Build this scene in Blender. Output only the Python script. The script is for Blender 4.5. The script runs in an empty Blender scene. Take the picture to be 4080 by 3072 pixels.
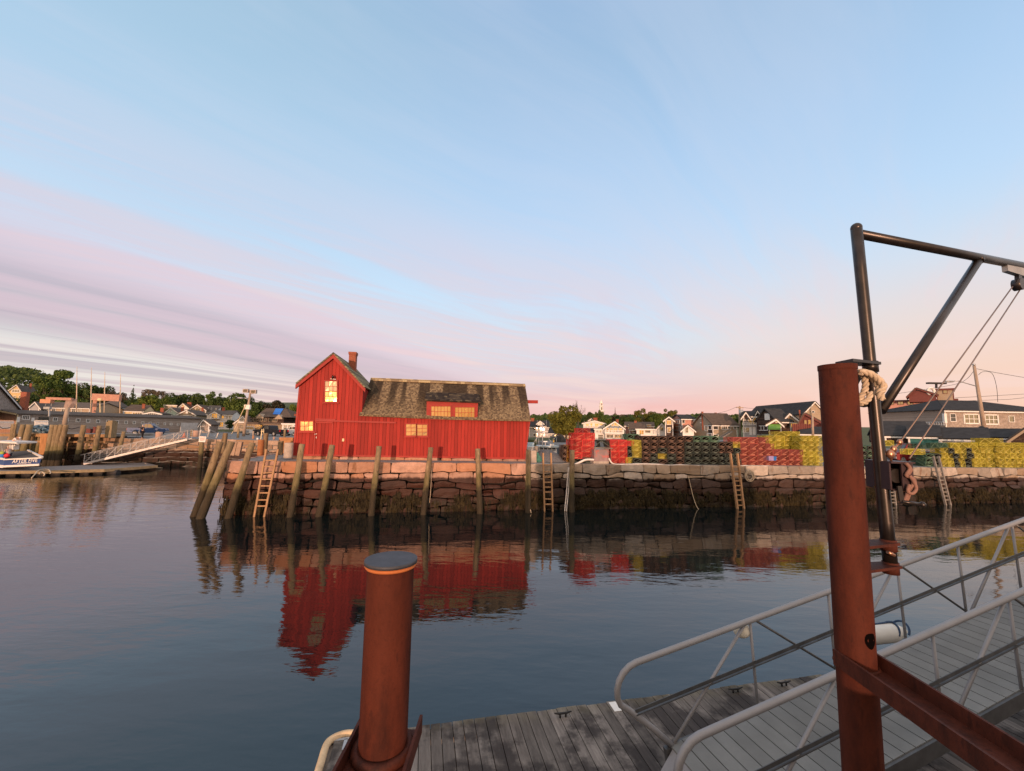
import bpy, math, random
from mathutils import Vector, Matrix, noise
rnd = random.Random(7)
S = bpy.context.scene
COL = S.collection
# ------------------------------------------------------------------ camera model
FPX, CX, CY, EYE = 1650.0, 2040.0, 1536.0, 5.4
PITCH, ROLL = math.atan((1705 - 1536) / 1650.0), 0.017
_fw = Vector((0, math.cos(PITCH), math.sin(PITCH)))
_up = Vector((0, -math.sin(PITCH), math.cos(PITCH)))
_rt = Vector((1, 0, 0))
AR = _rt * math.cos(ROLL) + _up * math.sin(ROLL)
AU = -_rt * math.sin(ROLL) + _up * math.cos(ROLL)
EYEP = Vector((0, 0, EYE))

def ray(px, py): return AR * ((px - CX) / FPX) - AU * ((py - CY) / FPX) + _fw
def at_z(p, z):
    d = ray(*p); return EYEP + d * ((z - EYE) / d.z)
def at_y(p, y):
    d = ray(*p); return EYEP + d * (y / d.y)
# measured details are written in the coordinates of the enlarged views they were read from
VIEW = dict(A=(0,1400,3.0286),B=(600,1400,3.0286),C=(1100,1350,3.0283),D=(1600,1450,3.0286),E=(2050,1500,3.3323),
 F=(2600,1500,3.0286),G=(3250,1350,2.2217),H=(700,1650,2.765),I=(1500,1750,2.765),J=(2200,1700,2.4578),K=(3200,800,2.3795),
 L=(3200,1900,2.3795),M=(3200,2400,2.4795),N=(2400,2400,2.4578),O=(1200,2150,1.8067),P=(0,1700,6.6633),Q=(2050,1380,1.7696),
 R=(0,1900,1.4215),S=(0,1560,5.2667),T=(420,1560,4.6083),U=(880,1580,6.1444),V=(2080,1600,5.2667),X=(3450,1480,3.5111),Z=(0,0,1.0))
def q(k, x, y):
    a, b, s = VIEW[k]; return (a + x / s, b + y / s)

cam_d = bpy.data.cameras.new('camera'); cam = bpy.data.objects.new('camera', cam_d); COL.objects.link(cam)
cam_d.sensor_width = 36.0; cam_d.lens = 36.0 * FPX / 4080.0; cam_d.clip_end = 5000; cam_d.clip_start = 0.05
m = Matrix((AR, AU, -_fw)).transposed().to_4x4(); m.translation = EYEP
cam.matrix_world = m
S.camera = cam
S.view_settings.view_transform = 'Standard'; S.view_settings.look = 'None'
S.view_settings.exposure = 0.0; S.view_settings.gamma = 1.0
S.cycles.transparent_max_bounces = 16; S.cycles.max_bounces = 6; S.cycles.glossy_bounces = 4; S.cycles.diffuse_bounces = 2
S.cycles.use_denoising = True

# wharf frame: u along the wharf's face, v into the land
WO = Vector((0.0, 28.05, 0)); WA = math.atan(0.168)
WU = Vector((math.cos(WA), math.sin(WA), 0)); WV = Vector((-math.sin(WA), math.cos(WA), 0))
def W(u, v, z): return WO + WU * u + WV * v + Vector((0, 0, z))
def on_w(p, v):
    d = ray(*p); n = WV; t = (WO + WV * v - EYEP).dot(n) / d.dot(n)
    X = EYEP + d * t; return ((X - WO).dot(WU), X.z)
def on_wp(p, v):
    u, z = on_w(p, v); return W(u, v, z)
def ztop(u): return 3.03 - 0.0065 * u

# ------------------------------------------------------------------ mesh building
LOC = {}
class MB:
    def __init__(s): s.v = []; s.f = []; s.m = []; s.s = []
    def add(s, vs, fs, mi=0, sm=False):
        o = len(s.v); s.v += [Vector(a) for a in vs]
        for f in fs: s.f.append([o + i for i in f]); s.m.append(mi); s.s.append(sm)
    def hexa(s, b, t, mi=0):   # four bottom corners, four top corners
        s.add(list(b) + list(t), [(3,2,1,0),(4,5,6,7),(0,1,5,4),(1,2,6,5),(2,3,7,6),(3,0,4,7)], mi)
    def box(s, c, sx, sy, sz, ax=None, mi=0):
        X, Y, Zv = ax if ax else (Vector((1,0,0)), Vector((0,1,0)), Vector((0,0,1)))
        c = Vector(c); a = X * (sx / 2); b = Y * (sy / 2); d = Zv * (sz / 2)
        s.hexa([c-a-b-d, c+a-b-d, c+a+b-d, c-a+b-d], [c-a-b+d, c+a-b+d, c+a+b+d, c-a+b+d], mi)
    def bar(s, p0, p1, w, h, up=Vector((0,0,1)), mi=0):
        p0 = Vector(p0); p1 = Vector(p1); d = (p1 - p0); l = d.length
        if l < 1e-6: return
        d /= l; sd = d.cross(up)
        if sd.length < 1e-4: sd = d.cross(Vector((0,1,0)))
        sd.normalize(); u2 = sd.cross(d)
        s.box((p0 + p1) / 2, l, w, h, (d, sd, u2), mi)
    def tube(s, pts, r, n=10, caps=True, mi=0, sm=True):
        pts = [Vector(p) for p in pts]; rs = r if isinstance(r, (list, tuple)) else [r] * len(pts)
        o = len(s.v); prev = None
        for i, p in enumerate(pts):
            t = (pts[min(i+1, len(pts)-1)] - pts[max(i-1, 0)])
            if t.length < 1e-9: t = Vector((0,0,1))
            t.normalize()
            if prev is None:
                a = t.cross(Vector((0,0,1)))
                if a.length < 1e-3: a = t.cross(Vector((0,1,0)))
            else: a = prev - t * prev.dot(t)
            a.normalize(); prev = a; b = t.cross(a)
            for k in range(n):
                th = 2 * math.pi * k / n; s.v.append(p + (a * math.cos(th) + b * math.sin(th)) * rs[i])
        for i in range(len(pts) - 1):
            for k in range(n):
                k2 = (k + 1) % n
                s.f.append([o+i*n+k, o+i*n+k2, o+(i+1)*n+k2, o+(i+1)*n+k]); s.m.append(mi); s.s.append(sm)
        if caps:
            s.f.append([o + k for k in reversed(range(n))]); s.m.append(mi); s.s.append(False)
            e = o + (len(pts)-1) * n; s.f.append([e + k for k in range(n)]); s.m.append(mi); s.s.append(False)
    def prism(s, poly, ext, mi=0):
        n = len(poly); poly = [Vector(p) for p in poly]; ext = Vector(ext)
        s.add(poly + [p + ext for p in poly], [list(range(n))[::-1], [n+i for i in range(n)]] + [[i, (i+1) % n, n + (i+1) % n, n + i] for i in range(n)], mi)
    def ball(s, c, rx, ry=None, rz=None, n=10, mi=0):
        ry = ry or rx; rz = rz or rx; c = Vector(c); m2 = max(4, n // 2 + 1); o = len(s.v)
        for j in range(m2 + 1):
            ph = math.pi * j / m2
            for k in range(n):
                th = 2*math.pi*k/n
                s.v.append(c + Vector((rx*math.sin(ph)*math.cos(th), ry*math.sin(ph)*math.sin(th), rz*math.cos(ph))))
        for j in range(m2):
            for k in range(n):
                k2 = (k+1) % n
                s.f.append([o+j*n+k, o+(j+1)*n+k, o+(j+1)*n+k2, o+j*n+k2]); s.m.append(mi); s.s.append(True)
    def build(s, name, mats, parent=None, loc=None):
        me = bpy.data.meshes.new(name); ob = bpy.data.objects.new(name, me); COL.objects.link(ob)
        if parent is not None: ob.parent = parent; off = LOC[parent.name]
        elif loc is not None: off = Vector(loc); ob.location = off
        else: off = Vector((0, 0, 0))
        LOC[ob.name] = off.copy()
        me.from_pydata([tuple(p - off) for p in s.v], [], s.f)
        for mt in (mats if isinstance(mats, (list, tuple)) else [mats]): me.materials.append(mt)
        me.polygons.foreach_set('material_index', s.m); me.polygons.foreach_set('use_smooth', s.s)
        me.update(); return ob

def tag(o, label=None, cat=None, group=None, kind=None):
    if label: o['label'] = label
    if cat: o['category'] = cat
    if group: o['group'] = group
    if kind: o['kind'] = kind
    return o
def thing(name, label, cat, loc, group=None):
    o = bpy.data.objects.new(name, None); COL.objects.link(o); o.location = loc; o.empty_display_size = .2
    LOC[o.name] = Vector(loc); return tag(o, label, cat, group)
def copy_tree(o, parent=None):
    c = o.copy(); COL.objects.link(c)
    if parent is not None: c.parent = parent
    for ch in list(o.children): copy_tree(ch, c)
    return c
def structure(name, mb, mats): return tag(mb.build(name, mats), kind='structure')

# ------------------------------------------------------------------ materials
def srgb(r, g, b):
    f = lambda c: (c/255/12.92 if c/255 <= .04045 else ((c/255+.055)/1.055)**2.4)
    return (f(r), f(g), f(b), 1)
class NT:
    def __init__(s, mt): s.t = mt.node_tree; s.n = s.t.nodes; s.l = s.t.links
    def node(s, typ, **kw):
        nd = s.n.new(typ)
        for k, v in kw.items():
            if k == 'ins':
                for i, x in v.items():
                    if isinstance(x, bpy.types.NodeSocket): s.l.new(x, nd.inputs[i])
                    else: nd.inputs[i].default_value = x
            else: setattr(nd, k, v)
        return nd
    def math(s, op, a, b=0.0, c=None, clamp=False):
        ins = {0: a, 1: b}
        if c is not None: ins[2] = c
        return s.node('ShaderNodeMath', operation=op, use_clamp=clamp, ins=ins).outputs[0]
    def mix(s, f, a, b, blend='MIX'):
        nd = s.node('ShaderNodeMix', data_type='RGBA', blend_type=blend)
        for i, x in ((0, f), (6, a), (7, b)):
            if isinstance(x, bpy.types.NodeSocket): s.l.new(x, nd.inputs[i])
            else: nd.inputs[i].default_value = x if not isinstance(x, tuple) else (tuple(x) + (1,))[:4]
        return nd.outputs[2]
    def ramp(s, f, stops, interp='LINEAR'):
        nd = s.node('ShaderNodeValToRGB'); nd.color_ramp.interpolation = interp
        e = nd.color_ramp.elements
        while len(e) > 1: e.remove(e[-1])
        e[0].position = stops[0][0]; e[0].color = (tuple(stops[0][1]) + (1,))[:4]
        for p, c in stops[1:]:
            x = e.new(p); x.color = (tuple(c) + (1,))[:4]
        s.l.new(f, nd.inputs[0]); return nd.outputs[0]
    def smooth(s, x, a, b):
        nd = s.node('ShaderNodeMapRange', interpolation_type='SMOOTHSTEP', ins={0: x, 1: a, 2: b, 3: 0.0, 4: 1.0}); return nd.outputs[0]
    def noise(s, vec, scale, detail=4, rough=.55, dist=0.0):
        return s.node('ShaderNodeTexNoise', ins={'Vector': vec, 'Scale': scale, 'Detail': detail, 'Roughness': rough, 'Distortion': dist}).outputs[0]
    def mapping(s, vec, scale=(1,1,1), rot=(0,0,0), loc=(0,0,0)):
        return s.node('ShaderNodeMapping', ins={'Vector': vec, 'Scale': scale, 'Rotation': rot, 'Location': loc}).outputs[0]
    def coord(s, which='Object'): return s.node('ShaderNodeTexCoord').outputs[which]
    def pos(s): return s.node('ShaderNodeNewGeometry').outputs['Position']
    def island(s): return s.node('ShaderNodeNewGeometry').outputs['Random Per Island']
    def bump(s, h, strength, dist=.02):
        return s.node('ShaderNodeBump', ins={'Height': h, 'Strength': strength, 'Distance': dist}).outputs[0]
def new_mat(name):
    mt = bpy.data.materials.new(name); mt.use_nodes = True; t = NT(mt)
    return mt, t, t.n['Principled BSDF']
def c3(c): return tuple(c[:3])
def mulc(c, k): return tuple(min(1, x * k) for x in c[:3])
def mat(name, color, rough=.75, metal=0.0, var=.25, vscale=3.0, stretch=(1,1,1), isl=0.0, bump=0.0, bscale=25.0, spec=.4, blotch=None, bl_lo=.5, bl_hi=.62, bl_scale=2.0, rot=0.0, bdist=.02):
    mt, t, b = new_mat(name); co = t.mapping(t.coord(), stretch, (0, 0, rot))
    n1 = t.noise(co, vscale, 5, .6)
    c = t.ramp(n1, [(.28, mulc(color, 1 - var)), (.72, mulc(color, 1 + var))])
    if blotch:
        n2 = t.noise(t.mapping(t.coord(), stretch, (0,0,rot), (3.1, 7.7, 1.3)), bl_scale, 6, .65)
        c = t.mix(t.smooth(n2, bl_lo, bl_hi), c, c3(blotch))
    if isl:
        k = t.math('MULTIPLY_ADD', t.island(), 2 * isl, 1 - isl)
        vm = t.node('ShaderNodeVectorMath', operation='SCALE', ins={0: c, 'Scale': k}); c = vm.outputs[0]
    t.l.new(c, b.inputs['Base Color'])
    b.inputs['Roughness'].default_value = rough; b.inputs['Metallic'].default_value = metal; b.inputs['Specular IOR Level'].default_value = spec
    if bump:
        t.l.new(t.bump(t.noise(co, bscale, 5, .65), bump, bdist), b.inputs['Normal'])
    return mt
# ------------------------------------------------------------------ light, sky
ANTI = ray(2150, 1752).normalized()
SUN_EL = math.asin(-ANTI.z)
sun_d = bpy.data.lights.new('sun', 'SUN'); sun = bpy.data.objects.new('sun', sun_d); COL.objects.link(sun)
sun_d.energy = 3.6; sun_d.angle = math.radians(0.5); sun_d.color = (1.0, 0.60, 0.40)
sun.rotation_euler = ANTI.to_track_quat('-Z', 'Y').to_euler()
sun.location = (-5, -60, 12)
wd = bpy.data.worlds.new('World'); S.world = wd; wd.use_nodes = True
def build_world():
    t = NT(wd); bg = t.n['Background']
    d = t.coord('Generated'); sp = t.node('ShaderNodeSeparateXYZ', ins={0: d}); x, y, z = sp.outputs
    zz = t.math('MAXIMUM', z, 0.0)
    base = t.ramp(zz, [(0.0, srgb(247,180,174)), (.05, srgb(241,188,186)), (.11, srgb(226,208,213)), (.19, srgb(214,222,233)), (.30, srgb(200,223,244)),
                       (.42, srgb(187,215,243)), (.55, srgb(173,204,236)), (.70, srgb(157,189,221)), (1.0, srgb(128,160,204))])
    h = t.math('SQRT', t.math('ADD', t.math('MULTIPLY', x, x), t.math('MULTIPLY', y, y)))
    az = t.math('DIVIDE', x, t.math('MAXIMUM', h, .001))
    # warm dawn band on the right, cream and grey on the left
    fr = t.math('MULTIPLY', t.smooth(az, .22, .80), t.math('SUBTRACT', 1.0, t.smooth(zz, .06, .42)))
    base = t.mix(t.math('MULTIPLY', fr, .78), base, srgb(249,209,184))
    fl = t.math('MULTIPLY', t.math('SUBTRACT', 1.0, t.smooth(az, -.75, -.15)), t.math('SUBTRACT', 1.0, t.smooth(zz, .04, .30)))
    base = t.mix(t.math('MULTIPLY', fl, .9), base, srgb(232,233,226))
    ft = t.math('MULTIPLY', t.math('SUBTRACT', 1.0, t.smooth(az, -.7, .1)), t.smooth(zz, .22, .6))
    base = t.mix(t.math('MULTIPLY', ft, .32), base, srgb(172,205,214))
    # cirrus on a high sheet, streaks running off to the right
    inv = t.math('DIVIDE', 1.0, t.math('ADD', zz, .035))
    px = t.math('MULTIPLY', x, inv); py = t.math('MULTIPLY', y, inv)
    qn = t.math('SUBTRACT', t.math('MULTIPLY', px, .928), t.math('MULTIPLY', py, .371))
    rn = t.math('ADD', t.math('MULTIPLY', px, .371), t.math('MULTIPLY', py, .928))
    vec = t.node('ShaderNodeCombineXYZ', ins={0: qn, 1: rn, 2: 0.0}).outputs[0]
    warp = t.noise(t.mapping(vec, (.35, .12, 1)), 1.0, 3, .5)
    qw = t.math('ADD', qn, t.math('MULTIPLY', t.math('SUBTRACT', warp, .5), 1.3))
    vec2 = t.node('ShaderNodeCombineXYZ', ins={0: qw, 1: rn, 2: 0.0}).outputs[0]
    q3 = t.math('SUBTRACT', t.math('MULTIPLY', px, .682), t.math('MULTIPLY', py, .731)); r3 = t.math('ADD', t.math('MULTIPLY', px, .731), t.math('MULTIPLY', py, .682))
    q3 = t.math('ADD', q3, t.math('MULTIPLY', t.math('SUBTRACT', warp, .5), 1.6))
    vec3 = t.node('ShaderNodeCombineXYZ', ins={0: q3, 1: r3, 2: 0.0}).outputs[0]
    stb = t.math('ADD', t.math('MULTIPLY', t.noise(t.mapping(vec3, (1.5, .22, 1)), 1.0, 8, .62, .5), .72), t.math('MULTIPLY', t.noise(t.mapping(vec3, (5.5, .5, 1)), 1.0, 6, .65, .7), .28))
    st = t.noise(t.mapping(vec2, (1.5, .10, 1)), 1.0, 8, .62, .4)
    fine = t.noise(t.mapping(vec2, (5.0, .28, 1)), 1.0, 6, .65, .6)
    st2 = t.math('ADD', t.math('MULTIPLY', st, .72), t.math('MULTIPLY', fine, .28))
    # thick sheet to the left
    edge = t.math('SUBTRACT', 1.0, t.smooth(qw, -3.5, -2.6))
    bands = t.smooth(t.noise(t.mapping(vec2, (.95, .035, 1), (0,0,0), (4.3,1.7,0)), 1.0, 5, .6, .2), .42, .56)
    near = t.smooth(qn, -6.3, -4.6)
    bands = t.math('MAXIMUM', bands, t.math('MULTIPLY', near, .9))
    sheet = t.math('MULTIPLY', t.math('MULTIPLY', edge, bands), t.math('ADD', .62, t.math('MULTIPLY', st2, .5)), clamp=True)
    sheet = t.math('MULTIPLY', sheet, t.math('MULTIPLY_ADD', t.smooth(zz, .02, .13), .5, .5))
    pur = t.mix(t.smooth(az, -.6, .25), srgb(178,166,180), srgb(216,184,196))
    pur = t.mix(t.smooth(zz, .0, .1), srgb(226,184,192), pur)
    c = t.mix(t.math('MULTIPLY', sheet, .98), base, pur)
    s2 = t.math('MULTIPLY', t.math('MULTIPLY', t.math('SUBTRACT', 1.0, t.smooth(qw, -1.9, 1.0)), t.smooth(stb, .40, .60)), t.math('MULTIPLY', t.smooth(zz, .03, .12), t.math('SUBTRACT', 1.0, t.smooth(zz, .22, .55))))
    s2 = t.math('MULTIPLY', s2, t.math('SUBTRACT', 1.0, t.math('MULTIPLY', edge, .85)))
    c = t.mix(t.math('MULTIPLY', s2, .78), c, srgb(218,198,210))
    # thin streaks everywhere else
    wisp = t.math('MULTIPLY', t.smooth(stb, .45, .63), t.math('SUBTRACT', 1.0, t.math('MULTIPLY', edge, .85)))
    low = t.math('SUBTRACT', 1.0, t.smooth(zz, .16, .52))
    conv = t.math('MULTIPLY', t.math('SUBTRACT', 1.0, t.smooth(zz, .07, .24)), t.smooth(az, -.25, .15))
    flat = t.noise(t.mapping(d, (2.4, 1.0, 15.0), (0, .16, 0)), 1.0, 6, .6, .9)
    wisp = t.math('ADD', t.math('MULTIPLY', wisp, t.math('SUBTRACT', 1.0, conv)), t.math('MULTIPLY', t.math('MULTIPLY', t.smooth(flat, .46, .68), conv), .8))
    amt = t.math('MULTIPLY', wisp, t.math('MULTIPLY_ADD', low, .55, .26))
    wc = t.mix(t.smooth(zz, .06, .5), srgb(246,214,206), srgb(206,214,232))
    c = t.mix(amt, c, wc)
    pk = t.math('MULTIPLY', t.math('MULTIPLY', t.smooth(t.noise(t.mapping(vec2, (.7, .07, 1), (0,0,0), (9.1,2.2,0)), 1.0, 6, .6, .3), .46, .66), low), t.smooth(zz, .03, .14))
    pk = t.math('MULTIPLY', pk, t.math('SUBTRACT', 1.0, conv))
    c = t.mix(t.math('MULTIPLY', pk, .55), c, srgb(226,196,208))
    # dawn glow round the sun, behind the viewer
    sd = -ANTI
    dt = t.node('ShaderNodeVectorMath', operation='DOT_PRODUCT', ins={0: d, 1: (sd.x, sd.y, 0.03)}).outputs['Value']
    g = t.math('POWER', t.math('MAXIMUM', dt, 0.0), 5.0)
    lowg = t.math('POWER', t.math('SUBTRACT', 1.0, zz), 6.0)
    glow = t.math('MULTIPLY', g, lowg)
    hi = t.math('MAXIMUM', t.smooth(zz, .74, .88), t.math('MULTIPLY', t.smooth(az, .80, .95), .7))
    c = t.mix(t.math('MULTIPLY', hi, .9), c, (1.0, .90, .84))  # sky overhead and far right, out of view, warmed and brightened as fill
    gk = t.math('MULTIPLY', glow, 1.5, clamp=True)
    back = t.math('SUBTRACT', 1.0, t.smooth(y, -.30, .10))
    c = t.mix(t.math('MULTIPLY', back, .9), c, (1.12, .93, .82))  # unseen sky behind the viewer brightened to lift the shaded areas
    c = t.mix(gk, c, (2.6, 1.3, .20))
    sky = t.node('ShaderNodeTexSky', sky_type='NISHITA', sun_disc=False, sun_elevation=SUN_EL, sun_rotation=math.atan2(-ANTI.x, -ANTI.y), altitude=10, air_density=1.0, dust_density=1.5, ozone_density=2.0)
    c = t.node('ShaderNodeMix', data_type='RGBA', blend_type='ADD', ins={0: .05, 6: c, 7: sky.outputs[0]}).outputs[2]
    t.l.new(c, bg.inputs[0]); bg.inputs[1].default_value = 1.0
build_world()

# ------------------------------------------------------------------ water
def water_mat():
    mt, t, b = new_mat('harbour_water')
    co = t.pos(); sp = t.node('ShaderNodeSeparateXYZ', ins={0: co}); X, Y, Zc = sp.outputs
    n1 = t.noise(t.mapping(co, (.55, 1.5, 1), (0, 0, .12)), 1.0, 3, .5, .3)
    n2 = t.noise(t.mapping(co, (1.7, 4.2, 1), (0, 0, .22)), 1.0, 3, .55, .2)
    n3 = t.noise(t.mapping(co, (.14, .42, 1), (0, 0, .1)), 1.0, 2, .5)
    patch = t.smooth(t.noise(t.mapping(co, (.05, .09, 1)), 1.0, 3, .5), .35, .65)
    left = t.math('SUBTRACT', 1.0, t.smooth(X, -24.0, -6.0))
    amp = t.math('ADD', t.math('MULTIPLY_ADD', patch, .35, .45), t.math('MULTIPLY', left, .9))
    h = t.math('ADD', t.math('MULTIPLY', n1, .55), t.math('MULTIPLY', n2, .24))
    h = t.math('MULTIPLY', h, amp)
    h = t.math('ADD', h, t.math('MULTIPLY', n3, 1.1))
    bp = t.node('ShaderNodeBump', ins={'Height': h, 'Strength': 1.0, 'Distance': .027})
    t.l.new(bp.outputs[0], b.inputs['Normal'])
    b.inputs['Base Color'].default_value = (.0035, .0075, .0085, 1); b.inputs['Roughness'].default_value = .018
    b.inputs['IOR'].default_value = 1.66
    return mt
wm = MB(); wm.add([(-600,-400,0),(600,-400,0),(600,900,0),(-600,900,0)], [(0,1,2,3)])
structure('water', wm, water_mat())
# ------------------------------------------------------------------ shared materials
def granite_mat(name, col, isl=.28, warm=(.44,.18,.075), top=2.15):
    """Split granite with rust stains; below the high-water mark it is wet and weedy (a tide stain with its own ragged edge)."""
    mt, t, b = new_mat(name); co = t.pos()
    sp = t.node('ShaderNodeSeparateXYZ', ins={0: co})
    n1 = t.noise(co, 2.2, 6, .65); fine = t.noise(co, 26.0, 4, .7)
    c = t.ramp(n1, [(.25, mulc(col, .68)), (.75, mulc(col, 1.3))])
    c = t.mix(t.math('MULTIPLY', t.smooth(fine, .45, .7), .35), c, mulc(col, .5))
    k = t.math('MULTIPLY_ADD', t.island(), 2*isl, 1-isl)
    c = t.node('ShaderNodeVectorMath', operation='SCALE', ins={0: c, 'Scale': k}).outputs[0]
    isl2 = t.math('FRACT', t.math('MULTIPLY', t.island(), 17.31))
    c = t.mix(t.math('MULTIPLY', t.smooth(isl2, .5, .9), .6), c, warm)
    rust = t.math('MULTIPLY', t.smooth(t.noise(t.mapping(co, (1.3, 1.3, .35)), 1.6, 5, .6), .60, .70), .7)
    c = t.mix(rust, c, (.16, .07, .03))
    ed = t.math('ADD', sp.outputs[2], t.math('MULTIPLY', t.math('SUBTRACT', t.noise(t.mapping(co, (2.4, 2.4, .5)), 1.2, 5, .65), .5), .34))
    wet = t.math('SUBTRACT', 1.0, t.smooth(ed, top - .10, top + .06))
    c = t.mix(wet, c, t.mix(1.0, c, (.118, .074, .066), 'MULTIPLY'))
    weedy = t.math('MULTIPLY', t.math('SUBTRACT', 1.0, t.smooth(ed, .55, 1.15)), t.smooth(t.noise(t.mapping(co, (3.2, 3.2, .7)), 1.4, 5, .65), .42, .60))
    c = t.mix(weedy, c, (.018, .014, .006))
    t.l.new(c, b.inputs['Base Color'])
    r = t.math('SUBTRACT', .85, t.math('MULTIPLY', wet, .3)); t.l.new(r, b.inputs['Roughness'])
    b.inputs['Specular IOR Level'].default_value = .3
    t.l.new(t.bump(t.noise(co, 9.0, 8, .7), .9, .05), b.inputs['Normal'])
    return mt
GRANITE = granite_mat('pink_granite', (.42,.25,.185))
GRANITE_G = granite_mat('shade_grey_granite', (.37,.31,.26), warm=(.30,.20,.12), top=2.02)  # greyer copy: the shade on the unlit wharf stretch put into its colour
GRANITE_Q = granite_mat('quay_granite', (.36,.25,.18), top=2.0, warm=(.30,.17,.08))
DARKGAP = mat('dark_backing', (.012,.010,.009), .9)  # near-black backing behind open joints and bays
def planked(name, col, width, rot, gap=.07, var=.14, gapcol=(.06,.008,.006), rough=.7, wear=None, axis=0):
    """Vertical boards: a groove and a tone of its own for each board."""
    mt, t, b = new_mat(name)
    co = t.mapping(t.pos(), (1,1,1), (0,0,rot)); sp = t.node('ShaderNodeSeparateXYZ', ins={0: co})
    u = t.math('DIVIDE', sp.outputs[axis], width); fr = t.math('FRACT', u); fl = t.math('FLOOR', u)
    groove = t.math('LESS_THAN', fr, gap)
    wn = t.node('ShaderNodeTexWhiteNoise', noise_dimensions='1D', ins={'W': fl}).outputs['Value']
    k = t.math('MULTIPLY_ADD', wn, 2*var, 1-var)
    n = t.noise(t.mapping(co, (2.5, 2.5, .35)), 2.0, 6, .65)
    c = t.ramp(n, [(.25, mulc(col, .80)), (.75, mulc(col, 1.18))])
    c = t.node('ShaderNodeVectorMath', operation='SCALE', ins={0: c, 'Scale': k}).outputs[0]
    if wear:
        w = t.smooth(t.noise(t.mapping(co, (6, 6, .8)), 2.0, 6, .7), .63, .74); c = t.mix(t.math('MULTIPLY', w, .5), c, wear)
    c = t.mix(groove, c, gapcol)
    t.l.new(c, b.inputs['Base Color']); b.inputs['Roughness'].default_value = rough; b.inputs['Specular IOR Level'].default_value = .25
    tri = t.math('SUBTRACT', 1.0, t.smooth(fr, 0.0, gap * 1.6))
    t.l.new(t.bump(t.math('ADD', t.math('MULTIPLY', tri, -1.0), t.math('MULTIPLY', n, .35)), .6, .03), b.inputs['Normal'])
    return mt
REDWALL = planked('red_board_wall', (.305,.024,.017), .235, -WA, var=.2, wear=(.26,.045,.035))
REDTRIM = mat('red_trim_paint', (.30,.023,.016), .65, var=.22, vscale=1.5)
REDDARK = mat('dark_red_paint', (.30,.02,.015), .6, var=.15)
def shingle_mat(name, tan, dark, rot, row=.16, wid=.22, lich=(.40,.32,.17), streak=True, lf=(.48, .60), amount=.8):
    mt, t, b = new_mat(name); co = t.mapping(t.pos(), (1,1,1), (0,0,rot))
    sp = t.node('ShaderNodeSeparateXYZ', ins={0: co})
    zz = t.math('DIVIDE', sp.outputs[2], row); fl = t.math('FLOOR', zz); fz = t.math('FRACT', zz)
    uu = t.math('ADD', t.math('DIVIDE', sp.outputs[0], wid), t.math('MULTIPLY', fl, .37)); fu = t.math('FLOOR', uu)
    wn = t.node('ShaderNodeTexWhiteNoise', noise_dimensions='2D', ins={'Vector': t.node('ShaderNodeCombineXYZ', ins={0: fu, 1: fl}).outputs[0]}).outputs['Value']
    c = t.mix(t.smooth(wn, .1, .95), dark, tan)
    ln = t.smooth(t.math('ADD', t.math('MULTIPLY', t.noise(co, 5.0, 6, .72), .75), t.math('MULTIPLY', wn, .22)), lf[0], lf[1])
    c = t.mix(t.math('MULTIPLY', ln, amount), c, lich)
    row_l = t.math('LESS_THAN', fz, .16); c = t.mix(t.math('MULTIPLY', row_l, .8), c, mulc(dark, .45))
    if streak:
        s = t.smooth(t.noise(t.mapping(co, (1.15, .02, .10), (0,0,0), (1.7,0,0)), 1.0, 1, .5), .46, .54)
        s = t.math('MULTIPLY', s, t.smooth(t.math('ADD', sp.outputs[2], t.math('MULTIPLY', t.noise(t.mapping(co, (1.4, .02, .02)), 1.0, 2, .5), 2.2)), 7.0, 9.0))
        c = t.mix(t.math('MULTIPLY', s, .85), c, (.030,.022,.017))
    t.l.new(c, b.inputs['Base Color']); b.inputs['Roughness'].default_value = .95; b.inputs['Specular IOR Level'].default_value = .1
    t.l.new(t.bump(t.math('ADD', fz, t.noise(co, 14.0, 4, .7)), .8, .03), b.inputs['Normal'])
    return mt
OLDROOF = shingle_mat('lichened_shingles', (.20,.145,.09), (.11,.078,.052), -WA, row=.10, wid=.10, lich=(.36,.275,.16), lf=(.36,.76), amount=.75)
MOSSROOF = shingle_mat('mossy_shingles', (.24,.21,.14), (.13,.115,.08), -WA, lich=(.30,.27,.16), streak=False)
def glass_mat(name, mixf=.45, tint=(.95,.9,.8), dark=(.02,.018,.015), wob=.35):
    mt, t, b = new_mat(name); out = t.n['Material Output']
    b.inputs['Base Color'].default_value = dark + (1,); b.inputs['Roughness'].default_value = .4
    g = t.node('ShaderNodeBsdfGlossy', ins={'Color': tint + (1,), 'Roughness': .06})
    bp = t.bump(t.noise(t.pos(), 2.3, 2, .5), wob, .02); t.l.new(bp, g.inputs['Normal'])
    mx = t.node('ShaderNodeMixShader', ins={0: mixf, 1: b.outputs[0], 2: g.outputs[0]}); t.l.new(mx.outputs[0], out.inputs[0])
    return mt
GLASS = glass_mat('window_glass', .30, tint=(1,.82,.5))
GLASS_SHACK = glass_mat('old_window_glass', .215, tint=(1,.70,.20), wob=.15)  # gold of the reflected dawn sky tinted into the glass
GLASS_ORANGE = glass_mat('orange_reflection_glass', .25, tint=(1,.52,.13), wob=.15)  # same glass with an orange sky reflection put into its tint
GLASS_DIM = glass_mat('dim_reflection_glass', .11, tint=(1,.75,.45), dark=(.13,.09,.055), wob=.15)  # upper panes: their weaker reflection put into the glass colour
GLASS_DARK = glass_mat('dark_window_glass', .08)
WHITE = mat('white_paint', (.72,.70,.66), .55, var=.08)
CREAM = mat('cream_paint', (.66,.52,.30), .6, var=.10)
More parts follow.
